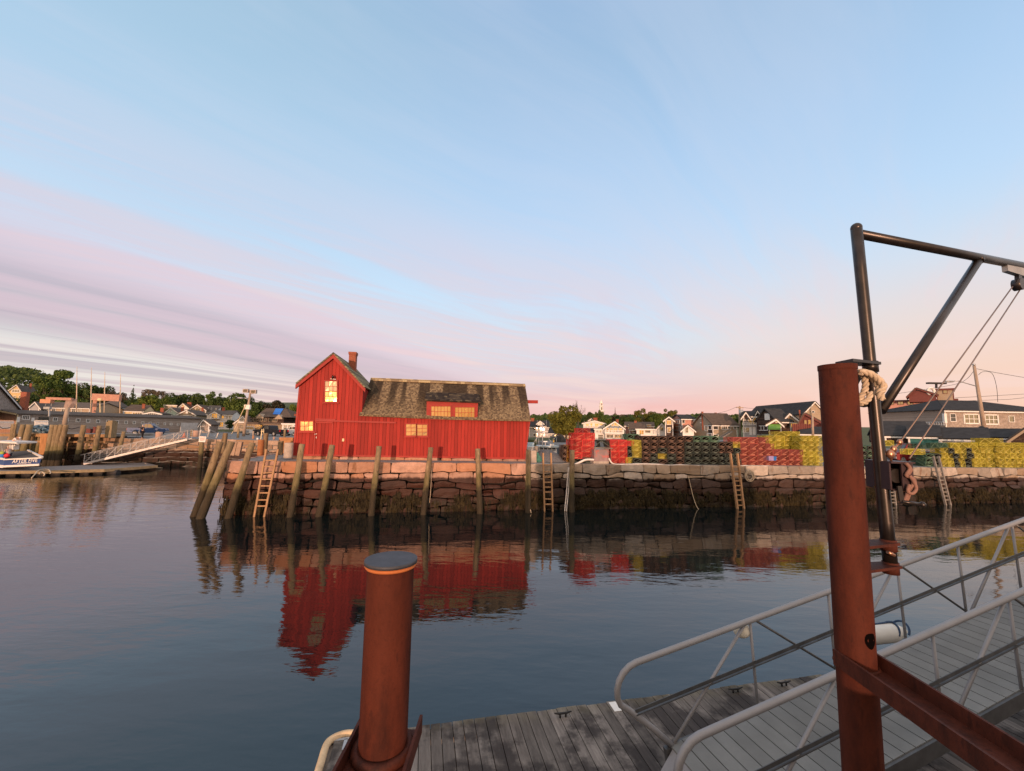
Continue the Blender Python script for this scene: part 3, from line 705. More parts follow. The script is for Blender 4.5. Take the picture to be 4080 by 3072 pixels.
# ------------------------------------------------------------------ ladders
def ladder(k, lt, lb, rt, rb, rungs, label, v0=-.75, v1=-.25, w=.085, m_=OLDWOOD):
    Lt, Lb, Rt, Rb = on_wp(q(k,*lt), v1), on_wp(q(k,*lb), v0), on_wp(q(k,*rt), v1), on_wp(q(k,*rb), v0)
    r = thing('wooden_ladder', label, 'ladder', (Lb.x, Lb.y, 0), 'wooden ladders on the wharf wall')
    for a, b in ((Lt, Lb), (Rt, Rb)):
        d = (b - a).normalized() * .4; mb = MB(); mb.bar(a, b + d, w*1.15, w*1.5, WV); mb.build('rail', m_, r)
    for f in rungs:
        mb = MB(); mb.bar(Lt.lerp(Lb, f), Rt.lerp(Rb, f), .075, .055, WV); mb.build('rung', m_, r)
    return r
ladder('H', (1000,388), (875,1080), (1128,388), (988,1080), [.18,.28,.38,.485,.59,.70,.81,.905], 'short orange-lit ladder between leaning piles on the left end of the wharf')
ladder('I', (1835,150), (1850,780), (1922,150), (1940,780), [.215,.335,.43,.52,.605,.69,.81,.90], 'narrow ladder just right of the red shack, in front of the blue boat', -.6, -.3, .08)
ladder('F', (938,930), (1030,1650), (1022,930), (1108,1650), [.23,.31,.385,.465,.545,.62,.70,.785,.87,.95], 'tall sunlit ladder standing up above the capstones before the dark traps', -.8, -.35, .10)
ladder('G', (1040,1040), (1150,1470), (1088,1040), (1192,1470), [.24,.33,.42,.50,.58,.66,.74,.82,.90], 'pale ladder leaning on the wall below the far right yellow traps', -.8, -.3, .085, GREYWOOD)
ladder('G', (640,1300), (665,1500), (690,1300), (712,1500), [.15,.30,.45,.60,.75,.9], 'dark ladder low on the wall, seen behind the black davit', -.6, -.3, .07, GREYWOOD)

# hoses, lines along the wharf
def line(name, pts, r, m_, label, cat, n=6, group=None):
    mb = MB(); P_ = [Vector(p) for p in pts]
    out = []
    for i in range(len(P_)-1):
        p0 = P_[max(i-1,0)]; p1 = P_[i]; p2 = P_[i+1]; p3 = P_[min(i+2,len(P_)-1)]
        for j in range(6):
            t = j/6; out.append(.5*((2*p1)+(-p0+p2)*t+(2*p0-5*p1+4*p2-p3)*t*t+(-p0+3*p1-3*p2+p3)*t**3))
    out.append(P_[-1]); mb.tube(out, r, n); return tag(mb.build(name, m_, loc=P_[0]), label, cat, group)
hp = [on_wp(q('J',x,y), .25) for x, y in ((555,310),(575,345),(610,368),(720,370),(880,366),(1040,370),(1140,380),(1250,376),(1420,384),(1600,388),(1740,392),(1900,384),(2200,390))]
line('white_hose', hp, .055, WHITEHOSE, 'white hose laid along the capstones in front of the trap stacks', 'hose')
hp = [on_wp(q('J',x,y), .3) for x, y in ((215,372),(260,355),(310,330),(345,322),(408,324))]
line('white_hose', hp, .075, WHITEHOSE, 'short thick white hose reaching from the pile to the weathered board box', 'hose')
for dx, lb in ((0, 'left of two white hoses hanging into the water beside a pile'), (18, 'right of two white hoses hanging into the water beside a pile')):
    hp = [on_wp(q('J',x+dx,y), v) for x, y, v in ((160-dx*.6,400,-.25),(150,520,-.35),(140,650,-.5),(128,770,-.7),(124,830,-.75))]
    line('hanging_hose', hp, .04, WHITEHOSE, lb, 'hose', group='white hoses hanging off the wharf')
line('mooring_line', [on_wp(q('J',x,y), v) for x,y,v in ((1335,490,-.12),(1360,600,-.25),(1385,700,-.4),(1415,780,-.6),(1440,815,-.8))], .022, ROPE, 'slack pale line running from the wall into the water left of the tall ladder', 'rope')
line('mooring_line', [on_wp(q('I',x,y), v) for x,y,v in ((1640,400,-.35),(1650,560,-.5),(1680,700,-.8),(1705,815,-1.2))], .022, ROPE, 'thin line hanging down past the pile at the right corner of the shack', 'rope')
line('mooring_line', [on_wp(q('I',x,y), v) for x,y,v in ((610,320,-.3),(604,420,-.5),(598,560,-.6),(585,700,-.7))], .016, ROPE, 'thin line hanging beside the tilted pile below the paired windows', 'rope')
line('mooring_line', [on_wp(q('D',x,y), .3) for x,y in ((1560,1240),(1640,1235),(1800,1218),(1920,1208),(2020,1195))], .022, ROPE, 'thin line stretched low along the capstones between two piles', 'rope')
cp = []
for i in range(40):
    th = i * .9; cp.append(on_wp(q('F', 1172 + 45*math.sin(th) + 12*math.sin(i*.37), 1190 + 58*math.cos(th) + (18 if i > 20 else 0)), -.22 - .002*i))
line('coiled_rope', cp, .022, ROPE, 'loose coil of pale rope hung on the capstone right of the tall ladder', 'rope')
# ------------------------------------------------------------------ lobster traps
def wire(name, col, rough=.55):
    mt = mat(name, col, rough, var=.3, vscale=6); t = NT(mt); b = t.n['Principled BSDF']; src = b.inputs['Base Color'].links[0].from_socket
    k = t.math('MULTIPLY_ADD', t.node('ShaderNodeObjectInfo').outputs['Random'], .75, .62)
    t.l.new(t.node('ShaderNodeVectorMath', operation='SCALE', ins={0: src, 'Scale': k}).outputs[0], b.inputs['Base Color']); return mt
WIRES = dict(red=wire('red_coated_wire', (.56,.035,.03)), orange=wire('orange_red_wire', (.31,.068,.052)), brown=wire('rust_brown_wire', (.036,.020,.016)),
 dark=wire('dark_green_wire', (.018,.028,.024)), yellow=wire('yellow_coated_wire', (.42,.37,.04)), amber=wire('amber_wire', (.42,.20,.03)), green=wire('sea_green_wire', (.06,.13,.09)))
NETM = mat('tarred_netting', (.035,.030,.026), .9, var=.3)
NETS = dict(red=mat('red_netting', (.30,.03,.03), .9), orange=mat('faded_red_netting', (.17,.04,.035), .9), yellow=mat('yellow_netting', (.26,.21,.03), .9), amber=mat('amber_netting', (.25,.12,.02), .9), green=mat('green_netting', (.04,.09,.06), .9), brown=NETM, dark=NETM)
STRAP = dict(red=mat('salmon_strap', (.50,.16,.10), .8), orange=mat('pink_strap', (.52,.22,.14), .8), yellow=mat('pale_yellow_strap', (.55,.48,.12), .8), amber=mat('amber_strap', (.5,.28,.08), .8), green=mat('green_strap', (.12,.2,.13), .8), brown=mat('tan_strap', (.18,.11,.08), .8), dark=mat('grey_green_strap', (.10,.12,.10), .8))
TRAPHOLE = mat('trap_mouth_shade', (.006,.005,.005), 1.0, spec=0)
TW, TL, TH = .57, 1.05, .36
def trap_mesh(color):
    mb = MB(); x, y, z = TW/2, TL/2, TH; s, th = .066, .0072
    def bars(fx, nx, fy, ny):
        pass
    def grid(o, a, b, la, lb, nrm):
        na, nb = max(2, round(la / s)), max(2, round(lb / s))
        for i in range(1, na): mb.bar(o + a*(la*i/na), o + a*(la*i/na) + b*lb, th, th, nrm)
        for j in range(1, nb): mb.bar(o + b*(lb*j/nb), o + b*(lb*j/nb) + a*la, th, th, nrm)
    X, Y, Z_ = Vector((1,0,0)), Vector((0,1,0)), Vector((0,0,1)); o = Vector((-x,-y,0))
    s = .095; grid(o, X, Z_, TW, TH, Y); s = .066; grid(o + Y*TL, X, Z_, TW, TH, Y); grid(o, Y, Z_, TL, TH, X); grid(o + X*TW, Y, Z_, TL, TH, X); grid(o, X, Y, TW, TL, Z_); grid(o + Z_*TH, X, Y, TW, TL, Z_)
    t2 = .022
    for a in (0, TW):
        for b in (0, TH): mb.bar(o+X*a+Z_*b, o+X*a+Z_*b+Y*TL, t2, t2, Z_)
        for b in (0, TL): mb.bar(o+X*a+Y*b, o+X*a+Y*b+Z_*TH, t2, t2, Y)
    for a in (0, TL):
        for b in (0, TH): mb.bar(o+Y*a+Z_*b, o+Y*a+Z_*b+X*TW, t2, t2, Z_)
    # net heads, partition, weights
    for yy in (-.30, .12):
        mb.add([(-x*.95,yy-.02,.03),(x*.95,yy+.02,.03),(x*.95,yy+.10,TH*.97),(-x*.95,yy+.06,TH*.97)], [(0,1,2,3)], 1)
    mouth = color in ('dark', 'brown', 'green'); n = 10
    ring = [(x*.86*math.cos(2*math.pi*k/n), -y-.006, TH*.54 + TH*(.38 if math.sin(2*math.pi*k/n) > 0 else .30)*math.sin(2*math.pi*k/n)) for k in range(n)]; ring2 = [(.10*math.cos(2*math.pi*k/n), -y+.26, TH*.52+.08*math.sin(2*math.pi*k/n)) for k in range(n)]
    if mouth: mb.add(ring + ring2, [(k, (k+1)%n, n+(k+1)%n, n+k) for k in range(n)], 1)
    if mouth: mb.tube([Vector(p) for p in ring] + [Vector(ring[0])], .014, 4, False, 2)
    if mouth: mb.add([(p[0]*.98, p[1]-.002, p[2]) for p in ring], [list(range(n))], 3)  # black disc stands in for the shade inside the mouth
    mb.box((0, -y+.02 if mouth else -y+.1, .05), .24, .06, .05, mi=2); mb.box((.05, .2, .04), .30, .10, .05, mi=1)
    for sx in (-1, 1): mb.bar((sx*(x+.008), -y, .02), (sx*(x+.008), y*.1, TH-.02), .022, .01, X, 2); mb.bar((sx*(x+.008), y, .02), (sx*(x+.008), y*.1, TH-.02), .022, .01, X, 2)
    mb.bar((-x, -y-.006, .03), (x, -y-.006, TH-.03), .018, .01, Y, 2)
    ob = mb.build('lobster_trap', [WIRES[color], NETS[color], STRAP[color], TRAPHOLE])
    return ob
PROTO = {}
ORD = ['bottom', 'second', 'third', 'fourth', 'fifth', 'sixth', 'seventh']
NTH = ['first','second','third','fourth','fifth','sixth','seventh','eighth','ninth','tenth','eleventh','twelfth','thirteenth']
CNAME = dict(red='bright red', orange='faded orange-red', brown='rusty brown', dark='dark green', yellow='yellow', amber='amber', green='sea green')
def put_trap(k, x0, y1, x1, y0, color, v, label, side=False, depth=None, jit=.07, group=None):
    a = on_w(q(k, x0, y1), v); b = on_w(q(k, x1, y1), v); c = on_w(q(k, (x0+x1)/2, y0), v)
    zb_ = (a[1] + b[1]) / 2; zt_ = c[1]; wu = (b[0]-a[0]) * .965; h = (zt_ - zb_) * .97
    base = PROTO.get(color)
    if base is None: o = trap_mesh(color); PROTO[color] = o
    else: o = base.copy(); COL.objects.link(o)
    r = rnd; um = (a[0]+b[0])/2
    if zb_ < ztop(um) : h -= (ztop(um) - zb_) * 0; zb_ = max(zb_, ztop(um) - .01)
    if side:
        dp = depth or .60; o.rotation_euler = (0, 0, WA + math.pi/2 + r.uniform(-jit, jit)); o.scale = (dp/TW, wu/TL, h/TH)
    else:
        dp = depth or 1.05; o.rotation_euler = (0, 0, WA + r.uniform(-jit, jit)); o.scale = (wu/TW, dp/TL, h/TH)
    o.location = W(um + r.uniform(-.02,.02), v + dp/2 + r.uniform(-.04,.14), zb_)
    tag(o, label, 'lobster trap', group); return o
def stack(k, xs, ys, colors, v, where, side=False, skip=(), group=None, depth=None):
    n = len(xs) - 1; rows = len(ys) - 1
    for j in range(rows):
        for i in range(n):
            if (i, j) in skip: continue
            col = colors(i, j) if callable(colors) else colors
            tier = 'top' if (j == rows-1 and rows > 2) else ORD[j]
            if rows == 1: tier_s = ''
            else: tier_s = f' in the {tier} tier,'
            lab = f'{CNAME[col]} lobster trap,' + (f' {tier} tier,' if rows > 1 else '') + (f' {NTH[i]} column of {where}' if n > 1 else f' {where}')
            put_trap(k, xs[i], ys[j], xs[i+1], ys[j+1], col, v, lab, side, depth, group=group)
G1 = 'lobster traps stacked on the wharf'
stack('J', [105,146,180], [368,300,240,182], lambda i, j: 'brown' if i == 0 else 'amber', 1.3, 'the narrow stack beside the shack', group=G1)
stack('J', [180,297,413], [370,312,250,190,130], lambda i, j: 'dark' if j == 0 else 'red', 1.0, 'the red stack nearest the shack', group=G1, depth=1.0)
stack('J', [205,315,425], [130,62], 'red', 1.1, 'the row topping the nearest red stack', group=G1)
stack('J', [250,380], [62,16], 'red', 1.15, 'the very peak of the nearest red stack', True, group=G1)
stack('J', [415,580], [204,132], 'dark', 1.0, 'lone place on the board rack with frayed rope', True, group=G1)
stack('J', [550,585], [368,310,255,210], 'brown', 1.1, 'the thin column right of the board box', group=G1)
stack('J', [583,660,737], [368,308,247,188,130], 'red', .8, 'the second red stack', group=G1)
stack('J', [737,800], [188,140], 'red', .85, 'overhang of the second red stack', group=G1)
stack('J', [732,797], [366,305], 'yellow', .75, 'the foot of the wall of dark traps', group=G1)
stack('J', [737,797], [305,248,190], 'dark', .85, 'the gap left of the yellow column', group=G1)
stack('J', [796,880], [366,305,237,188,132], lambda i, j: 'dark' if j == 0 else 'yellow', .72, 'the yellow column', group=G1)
stack('J', [735,805,875], [130,72], 'green', 1.9, 'the row behind the yellow column', group=G1)
dx_ = [880,960,1040,1130,1215,1300,1385,1465,1550,1635,1710,1785,1850]
def dcol(i, j):
    if (i, j) == (2, 1) or (i, j) == (11, 3): return 'yellow'
    if j == 4: return 'brown' if (i < 6 or i > 8) else 'green'
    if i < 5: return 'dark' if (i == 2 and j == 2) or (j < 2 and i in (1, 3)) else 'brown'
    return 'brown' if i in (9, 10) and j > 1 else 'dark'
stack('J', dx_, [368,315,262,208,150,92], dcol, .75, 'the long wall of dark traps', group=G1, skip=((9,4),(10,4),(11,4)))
stack('F', [1070,1185,1280,1375,1465], [1078,1020,955,885,812], 'orange', .75, 'the orange-red stack', group=G1, skip=((3,1),))
stack('F', [970,1070,1180,1290,1395], [808,735], 'orange', .9, 'the row topping the orange-red stack', group=G1)
stack('F', [1465,1560,1655,1735,1815], [1080,1015,950,885], 'orange', .78, 'the low orange-red stack', group=G1)
stack('F', [1815,1890,1975,2055], [1085,1033,970,908,840,780,715], 'yellow', .8, 'the tall yellow stack', group=G1)
stack('F', [1480,1640,1790], [716,665], 'yellow', 2.2, 'the peak behind the yellow stacks', True, group=G1)
stack('F', [1385,1490,1600,1700,1815], [885,840,780,716], 'yellow', 2.0, 'the yellow row behind the orange-red stack', group=G1)
yx = [1080,1160,1240,1325,1405,1510,1605,1700,1800]
stack('X', yx, [1360,1287,1214,1142,1070], lambda i, j: 'dark' if (i in (1,2) and rnd.random() < .5) or (i in (4,) and rnd.random() < .6) else 'yellow', .9, 'the main yellow block', group=G1, depth=.9)
stack('X', [1862,1945,2030,2120,2212,2310], [1362,1290,1216,1143,1070], 'yellow', .8, 'the last yellow stack', group=G1, depth=.9)
stack('X', [940,1060,1190,1310,1450,1590], [1072,1000], lambda i, j: 'green' if i in (0, 1) else 'yellow', 1.0, 'the upper row over the green traps', True, group=G1)
stack('X', [1590,1700,1820,1940,2070,2200,2310], [1072,1035,1000], 'yellow', 1.0, 'the upper rows of the yellow blocks', True, group=G1)
stack('X', [1590,1750,1925], [1000,935], 'yellow', 1.1, 'the pair crowning the yellow blocks', True, group=G1)
stack('X', [850,965,1080], [1360,1290,1216,1148], lambda i, j: 'green' if i == 0 else 'dark', 1.0, 'the greenish stack behind the far ladder', group=G1)
stack('X', [580,830], [1160,1086], 'yellow', 1.2, 'a lone perch left of the far ladder', True, group=G1)
stack('X', [690,820], [1075,1010], 'green', 2.4, 'the back row near the red truck', True, group=G1)
stack('X', [245,390], [1040,965], 'yellow', 2.2, 'the back row just right of the davit mast', True, group=G1)
stack('X', [-60,20,110,240], [1345,1270,1190,1110,1040], lambda i, j: 'green' if (i+j) % 2 else 'dark', 1.2, 'the stack glimpsed between pile and mast', group=G1)

# ------------------------------------------------------------------ other things on the wharf
BOARDBOX = mat('weathered_pinkish_boards', (.26,.19,.19), .9, var=.2, vscale=2, blotch=(.42,.14,.13), bl_lo=.52, bl_hi=.62, bl_scale=2.4)
def wbox(k, x0, y0, x1, y1, v, dp, name, m_, label, cat, group=None, top=1.0, extra=None):
    a = on_w(q(k, x0, y1), v); b = on_w(q(k, x1, y1), v); c = on_w(q(k, (x0+x1)/2, y0), v)
    u0, u1, z0, z1 = a[0], b[0], min(a[1], b[1]), c[1]; du = (u1-u0)*(1-top)/2
    z0 = min(z0, ztop((u0+u1)/2))
    mb = MB(); mb.hexa([W(u0,v,z0),W(u1,v,z0),W(u1,v+dp,z0),W(u0,v+dp,z0)], [W(u0+du,v,z1),W(u1-du,v,z1),W(u1-du,v+dp,z1),W(u0+du,v+dp,z1)])
    if extra: extra(mb, u0, u1, z0, z1)
    return tag(mb.build(name, m_, loc=W(u0, v, z0)), label, cat, group)
def bx_extra(mb, u0, u1, z0, z1):
    for f in (.02, .98): mb.bar(W(u0+(u1-u0)*f, .53, z0), W(u0+(u1-u0)*f, .53, z1), .06, .03, WV)
    mb.bar(W(u0-.02,.52,z1), W(u1+.02,.52,z1), .06, .05, WV)
wbox('J', 412, 226, 551, 366, .55, .8, 'board_box', BOARDBOX, 'weathered grey board box with pink stains at the wharf edge under the rack', 'box', extra=bx_extra)
wbox('J', 405, 340, 556, 377, .35, .9, 'granite_slab', CONCRETE, 'flat stone slab under the weathered board box', 'slab')
rack = thing('board_rack', 'low bench rack of dark planks carrying a frayed dark trap', 'rack', W(on_w(q('J',495,366),1.0)[0], 1.0, 3.0))
a = on_w(q('J', 408, 206), .95); b = on_w(q('J', 590, 212), .95)
mb = MB(); mb.bar(W(a[0], 1.3, a[1]), W(b[0], 1.3, b[1]), .9, .06); mb.build('plank', GREYWOOD, rack)
for u_ in (a[0]+.1, b[0]-.1):
    mb = MB(); mb.bar(W(u_, 1.0, ztop(0)), W(u_, 1.0, a[1]), .08, .08, WV); mb.build('leg', GREYWOOD, rack)
def wcyl(k, x0, y0, x1, y1, v, name, m_, label, cat, group=None, taper=1.0, rim=None, z0=None):
    a = on_w(q(k, x0, y1), v); b = on_w(q(k, x1, y1), v); c = on_w(q(k, (x0+x1)/2, y0), v)
    r = (b[0]-a[0])/2; um = (a[0]+b[0])/2; zl = z0 if z0 is not None else min(a[1], b[1]); mb = MB()
    n = 8; mb.tube([W(um, v+r, zl + (c[1]-zl)*i/n) for i in range(n+1)] + [W(um, v+r, c[1]+.012)], [r*(1-(1-taper)*i/n)*(1+.02*fbm(i*.7,um,2)) for i in range(n+1)] + [r*taper*.93], 18)
    if rim: mb.tube([W(um, v+r, c[1]-.06), W(um, v+r, c[1]+.03)], r*1.06, 18)
    return tag(mb.build(name, m_, loc=W(um, v+r, zl)), label, cat, group)
wcyl('B', 1585, 1108, 1695, 1290, 1.2, 'concrete_bollard', CONCRETE, 'fat pinkish concrete bollard at the left end of the red shack', 'bollard')
wcyl('B', 1515, 1085, 1583, 1250, 2.2, 'mooring_post', PILE, 'short mossy post behind the ladder beside the concrete bollard', 'post')
wcyl('B', 1268, 1068, 1345, 1260, 5.5, 'mooring_bollard', mat('orange_rusty_steel', (.33,.13,.05), .8, var=.3), 'rusty orange steel bollard on the back of the wharf', 'bollard')
for x0, lb in ((965, 'left one of two slim pink granite posts leaning on the back of the wharf'), (1025, 'right one of two slim pink granite posts leaning on the back of the wharf')):
    b_ = on_wp(q('B', x0+25, 1255), 6.5); t_ = on_wp(q('B', x0+62, 1090), 6.5); mb = MB(); mb.bar(b_, t_, .30, .26, WV); tag(mb.build('granite_post', GRANITE_Q, loc=b_), lb, 'post')
for (kx, tx, ty, bx_, by, lb) in (('B', 905, 990, 870, 1230, 'green-tinged pile behind the two corner piles'), ('B', 1392, 990, 1360, 1230, 'slim pile behind the orange bollard')):
    b_ = on_wp(q(kx, bx_, by), 8.2); t_ = on_wp(q(kx, tx, ty), 8.2); mb = MB(); pile_mesh(mb, b_, t_, .19, bx_); tag(mb.build('timber_pile', PILE, loc=b_), lb, 'pile')
wbox('B', 1545, 1040, 1712, 1115, 7.5, .8, 'granite_block', mat('orange_granite_block', (.40,.20,.09), .9, var=.25, bump=.5), 'squared orange granite block behind the concrete bollard', 'block')
wbox('V', 180, 1030, 303, 1325, 1.2, .5, 'concrete_post', CONCRETE, 'square concrete post beside the right-hand corner of the shack', 'post', top=.94)
wcyl('V', 268, 938, 345, 1300, 2.6, 'timber_pile', GREYWOOD, 'dark pile standing behind the square concrete post', 'pile')
netbag = MB(); c0 = on_wp(q('V', 345, 1270), 1.5); netbag.ball(c0 + Vector((0,0,.12)), .26, .24, .38, 12); netbag.ball(c0 + Vector((-.08,0,.48)), .14, .13, .22, 10)
for i_, p in enumerate(netbag.v): netbag.v[i_] = p + Vector((fbm(p.x*5,p.z*5,2), fbm(p.y*5,p.z*5,9), 0)) * .06
tag(netbag.build('net_bag', mat('teal_netting', (.05,.16,.13), .9, var=.4, vscale=8), loc=c0), 'teal green bundle of netting slumped beside the concrete post', 'net')
gm = MB(); nn = 14
a = on_w(q('V', 350, 1310), 1.6); b = on_w(q('V', 975, 1310), 1.6)
vs = []
for j in range(nn+1):
    for i in range(nn+1):
        fa, fb = i/nn, j/nn; hgt = (math.sin(math.pi*fa)**.6) * (math.sin(math.pi*min(1,fb*1.0))**.7) * .95 * (1-.35*fa)
        vs.append(W(a[0]+(b[0]-a[0])*fa, 1.2+4.2*fb, ztop(0) - .02 + hgt + .06*fbm(fa*7,fb*7,3)*(hgt>.05)))
gm.add(vs, [(j*(nn+1)+i, j*(nn+1)+i+1, (j+1)*(nn+1)+i+1, (j+1)*(nn+1)+i) for j in range(nn) for i in range(nn)], sm=True)
tag(gm.build('gravel', mat('dark_gravel', (.13,.125,.13), .95, var=.5, vscale=14, bump=1.0, bscale=30)), 'heap of dark grey gravel on the wharf right of the shack', 'gravel', kind='stuff')
tub = thing('fish_tub', 'pale violet tub with a blue end sitting in the orange-red stack', 'tub', on_wp(q('F',1450,1013), .8))
tb = MB(); a = on_w(q('F',1402,1015), .72); b = on_w(q('F',1462,1015), .72); c = on_w(q('F',1450,962), .72); e_ = on_w(q('F',1500,1015), .72)
tb.hexa([W(a[0]+.03,.72,a[1]),W(b[0],.72,a[1]),W(b[0],1.25,a[1]),W(a[0]+.03,1.25,a[1])],[W(a[0],.70,c[1]),W(b[0],.70,c[1]),W(b[0],1.27,c[1]),W(a[0],1.27,c[1])]); tb.build('body', mat('violet_plastic', (.32,.25,.48), .5), tub)
tb = MB(); tb.hexa([W(b[0]+.01,.74,a[1]),W(e_[0]-.03,.74,a[1]),W(e_[0]-.03,1.22,a[1]),W(b[0]+.01,1.22,a[1])],[W(b[0]+.01,.72,c[1]-.02),W(e_[0],.72,c[1]-.02),W(e_[0],1.24,c[1]-.02),W(b[0]+.01,1.24,c[1]-.02)]); tb.build('end_bin', mat('blue_plastic', (.02,.14,.42), .45), tub)
# ------------------------------------------------------------------ foreground: pier, piles, davit, gangway, floating dock
TZ = 3.83
pier = MB(); pr = random.Random(4)
for i in range(60):
    x0 = -.25 + i*.25; pier.box((x0+.12, -7.6, TZ-.06), .235, 14.2, .12)
pier.box((7.3, -.55, TZ-.35), 15.2, .3, .4); pier.box((7.3, -14.4, TZ-.35), 15.2, .3, .4)
for i in range(6): pier.tube([(0.2+i*2.9, -.9, -1), (0.2+i*2.9, -.9, TZ-.2)], .17, 10); pier.tube([(0.2+i*2.9, -10, -1), (0.2+i*2.9, -10, TZ-.2)], .17, 10)
pier.box((7.3, -7.6, (TZ-.14-1.2)/2-.0), 14.9, 13.4, TZ-.14+1.2)
structure('pier_deck', pier, GREYWOOD)
PD, PR = 2.95, .112
pc = at_y(((3262+3408)/2, 1450), PD); px_ = pc.x; 
pt = at_y(q('K', 318, 1560), PD); ptop = pt.z
PX = (at_y((3338, 1500), PD).x + at_y((3430, 2950), PD).x) / 2
pile = thing('steel_pile', 'tall rusted steel pipe pile with a dark hole, carrying the black davit', 'pile', (PX, PD, TZ))
mb = MB(); n = 28; N = 12
for i in range(N): pass
zs = [-1.5 + (ptop + 1.5) * i / N for i in range(N+1)]
mb.tube([(PX, PD, z) for z in zs] , PR, 32, False); mb.tube([(PX, PD, ptop-.035), (PX, PD, ptop)], [PR*1.035, PR*1.035], 32, False)
o_ = len(mb.v)
for z, r in ((ptop, PR*1.035), (ptop, PR*.9), (ptop-.4, PR*.88)):
    for k in range(32): mb.v.append(Vector((PX + r*math.cos(2*math.pi*k/32), PD + r*math.sin(2*math.pi*k/32), z)))
for j in range(2):
    for k in range(32): mb.f.append([o_+j*32+k, o_+j*32+(k+1)%32, o_+(j+1)*32+(k+1)%32, o_+(j+1)*32+k]); mb.m.append(0); mb.s.append(False)
mb.build('pipe', RUST, pile)
# black disc laid on the pipe as the shade inside a hole
hz = at_y(q('M', 645, 358), PD - .08).z; hp_ = at_y(q('M', 645, 358), PD - .06)
ha = math.atan2(hp_.y - PD, hp_.x - PX)
mb = MB(); vs = []
ang0 = math.radians(-81)
for ring in (0, 1):
    for k in range(16):
        th = 2*math.pi*k/16; rr = .0 if ring == 0 else 1
        a_ = ang0 + .36*math.cos(th)*rr; z = hz + .050*math.sin(th)*rr*(1+.1*math.sin(3*th)); vs.append(Vector((PX + (PR+.0015)*math.cos(a_), PD + (PR+.0015)*math.sin(a_), z)))
mb.add(vs, [(k, 16+k, 16+(k+1)%16) for k in range(16)]); mb.build('hole', mat('hole_shade', (.004,.003,.003), 1.0, spec=0), pile)
# weld bead + channel running back to the pier
def channel(mb, x, y0, y1, z, w, h, th=.016):
    mb.box((x, (y0+y1)/2, z + th/2), w, y1-y0, th); mb.box((x-w/2, (y0+y1)/2, z + h/2), th, y1-y0, h); mb.box((x+w/2, (y0+y1)/2, z + h/2), th, y1-y0, h)
chz = at_y(q('M', 330, 480), PD).z - .10
mb = MB()
xl = at_y(q('M', 320, 480), PD-.02).x; xr = at_y(q('M', 722, 470), PD + .05).x
channel(mb, PX, -.4, PD + .03, chz, .245, .10); mb.build('channel_beam', RUST_BEAM, pile)
mb = MB(); ring = [Vector((PX + (PR+.004)*math.cos(2*math.pi*k/30), PD + (PR+.004)*math.sin(2*math.pi*k/30), chz+.018)) for k in range(31)]; mb.tube(ring, .012, 6, False); mb.build('weld', RUST_BEAM, pile)
# left capped bollard
BD = 2.15
bt = at_y(q('O', 645, 160), BD); bb = at_y(q('O', 590, 1500), BD)
BX = (bt.x + bb.x)/2; BZ = bb.z - .03; BT = bt.z
boll = thing('steel_bollard', 'short rusted steel pipe bollard with a flat grey cap, set in a channel', 'bollard', (BX, BD, BZ))
mb = MB(); br_ = .113
mb.tube([(BX, BD, -1.5 + (BT+1.5)*i/12) for i in range(13)], br_, 32, False); mb.build('pipe', RUST, boll)
mb = MB(); mb.tube([(BX, BD, BT - .002), (BX, BD, BT + .016)], br_*1.13, 36); mb.build('cap_plate', mat('grey_cap_plate', (.06,.063,.075), .62, .3, var=.25, vscale=12, bump=.2, bscale=60, bdist=.004), boll)
mb = MB(); mb.tube([Vector((BX + (br_+.003)*math.cos(2*math.pi*k/30), BD + (br_+.003)*math.sin(2*math.pi*k/30), BT-.012)) for k in range(31)], .010, 6, False); mb.build('weld', mat('orange_rust', (.45,.14,.04), .8, var=.2), boll)
mb = MB(); channel(mb, BX, -.4, BD + .15, BZ, .30, .085, .014); mb.build('channel_beam', RUST_BEAM, boll)
mb = MB(); mb.tube([Vector((BX + (br_+.012)*math.cos(2*math.pi*k/30), BD + (br_+.012)*math.sin(2*math.pi*k/30), BZ+.03)) for k in range(31)], .024, 8, False); mb.build('weld_collar', RUST_BEAM, boll)

# davit
DD = 3.06
mt_ = at_y(q('K', 505, 270), DD); mb0 = at_y(q('L', 830, 860), DD)
dav = thing('davit_crane', 'black steel davit with raking arm, brace, block and winch bolted beside the tall rusted pile', 'crane', (mb0.x, DD, mb0.z))
MR = .038
mb = MB(); mb.tube([mb0.lerp(mt_, i/8) for i in range(9)], [MR*1.12]*3 + [MR]*6, 20); mb.ball(mt_ + Vector((0,0,.01)), MR*1.02, n=16); mb.build('mast', BLACKSTEEL, dav)
garm = Vector((.95, .31, 0)).normalized()
a0 = mt_ + Vector((0, 0, -.035)); dirv = None
ae = ray(*q('K', 2094, 622)); nrm = Vector((-garm.y, garm.x, 0)); t_ = (a0 - EYEP).dot(nrm) / ae.dot(nrm); a1 = EYEP + ae * t_
a2 = a0 + (a1 - a0) * 1.35
mb = MB(); mb.tube([a0, a2], MR*.92, 20); mb.build('arm', BLACKSTEEL, dav)
def on_arm(k, x, y):
    d = ray(*q(k, x, y)); return EYEP + d * ((a0 - EYEP).dot(nrm) / d.dot(nrm))
b1 = on_arm('K', 1665, 560); b0 = on_arm('G', 575, 640)
mb = MB(); mb.tube([b0, b1], MR*.86, 18); mb.build('brace', BLACKSTEEL, dav)
mb = MB(); mb.tube([b1 - (b1-b0).normalized()*.02, b1 + (b1-b0).normalized()*.01], MR*1.0, 18); mb.build('weld_collar', BLACKSTEEL, dav)
pl0 = on_arm('K', 1915, 670); pl1 = on_arm('K', 2200, 760)
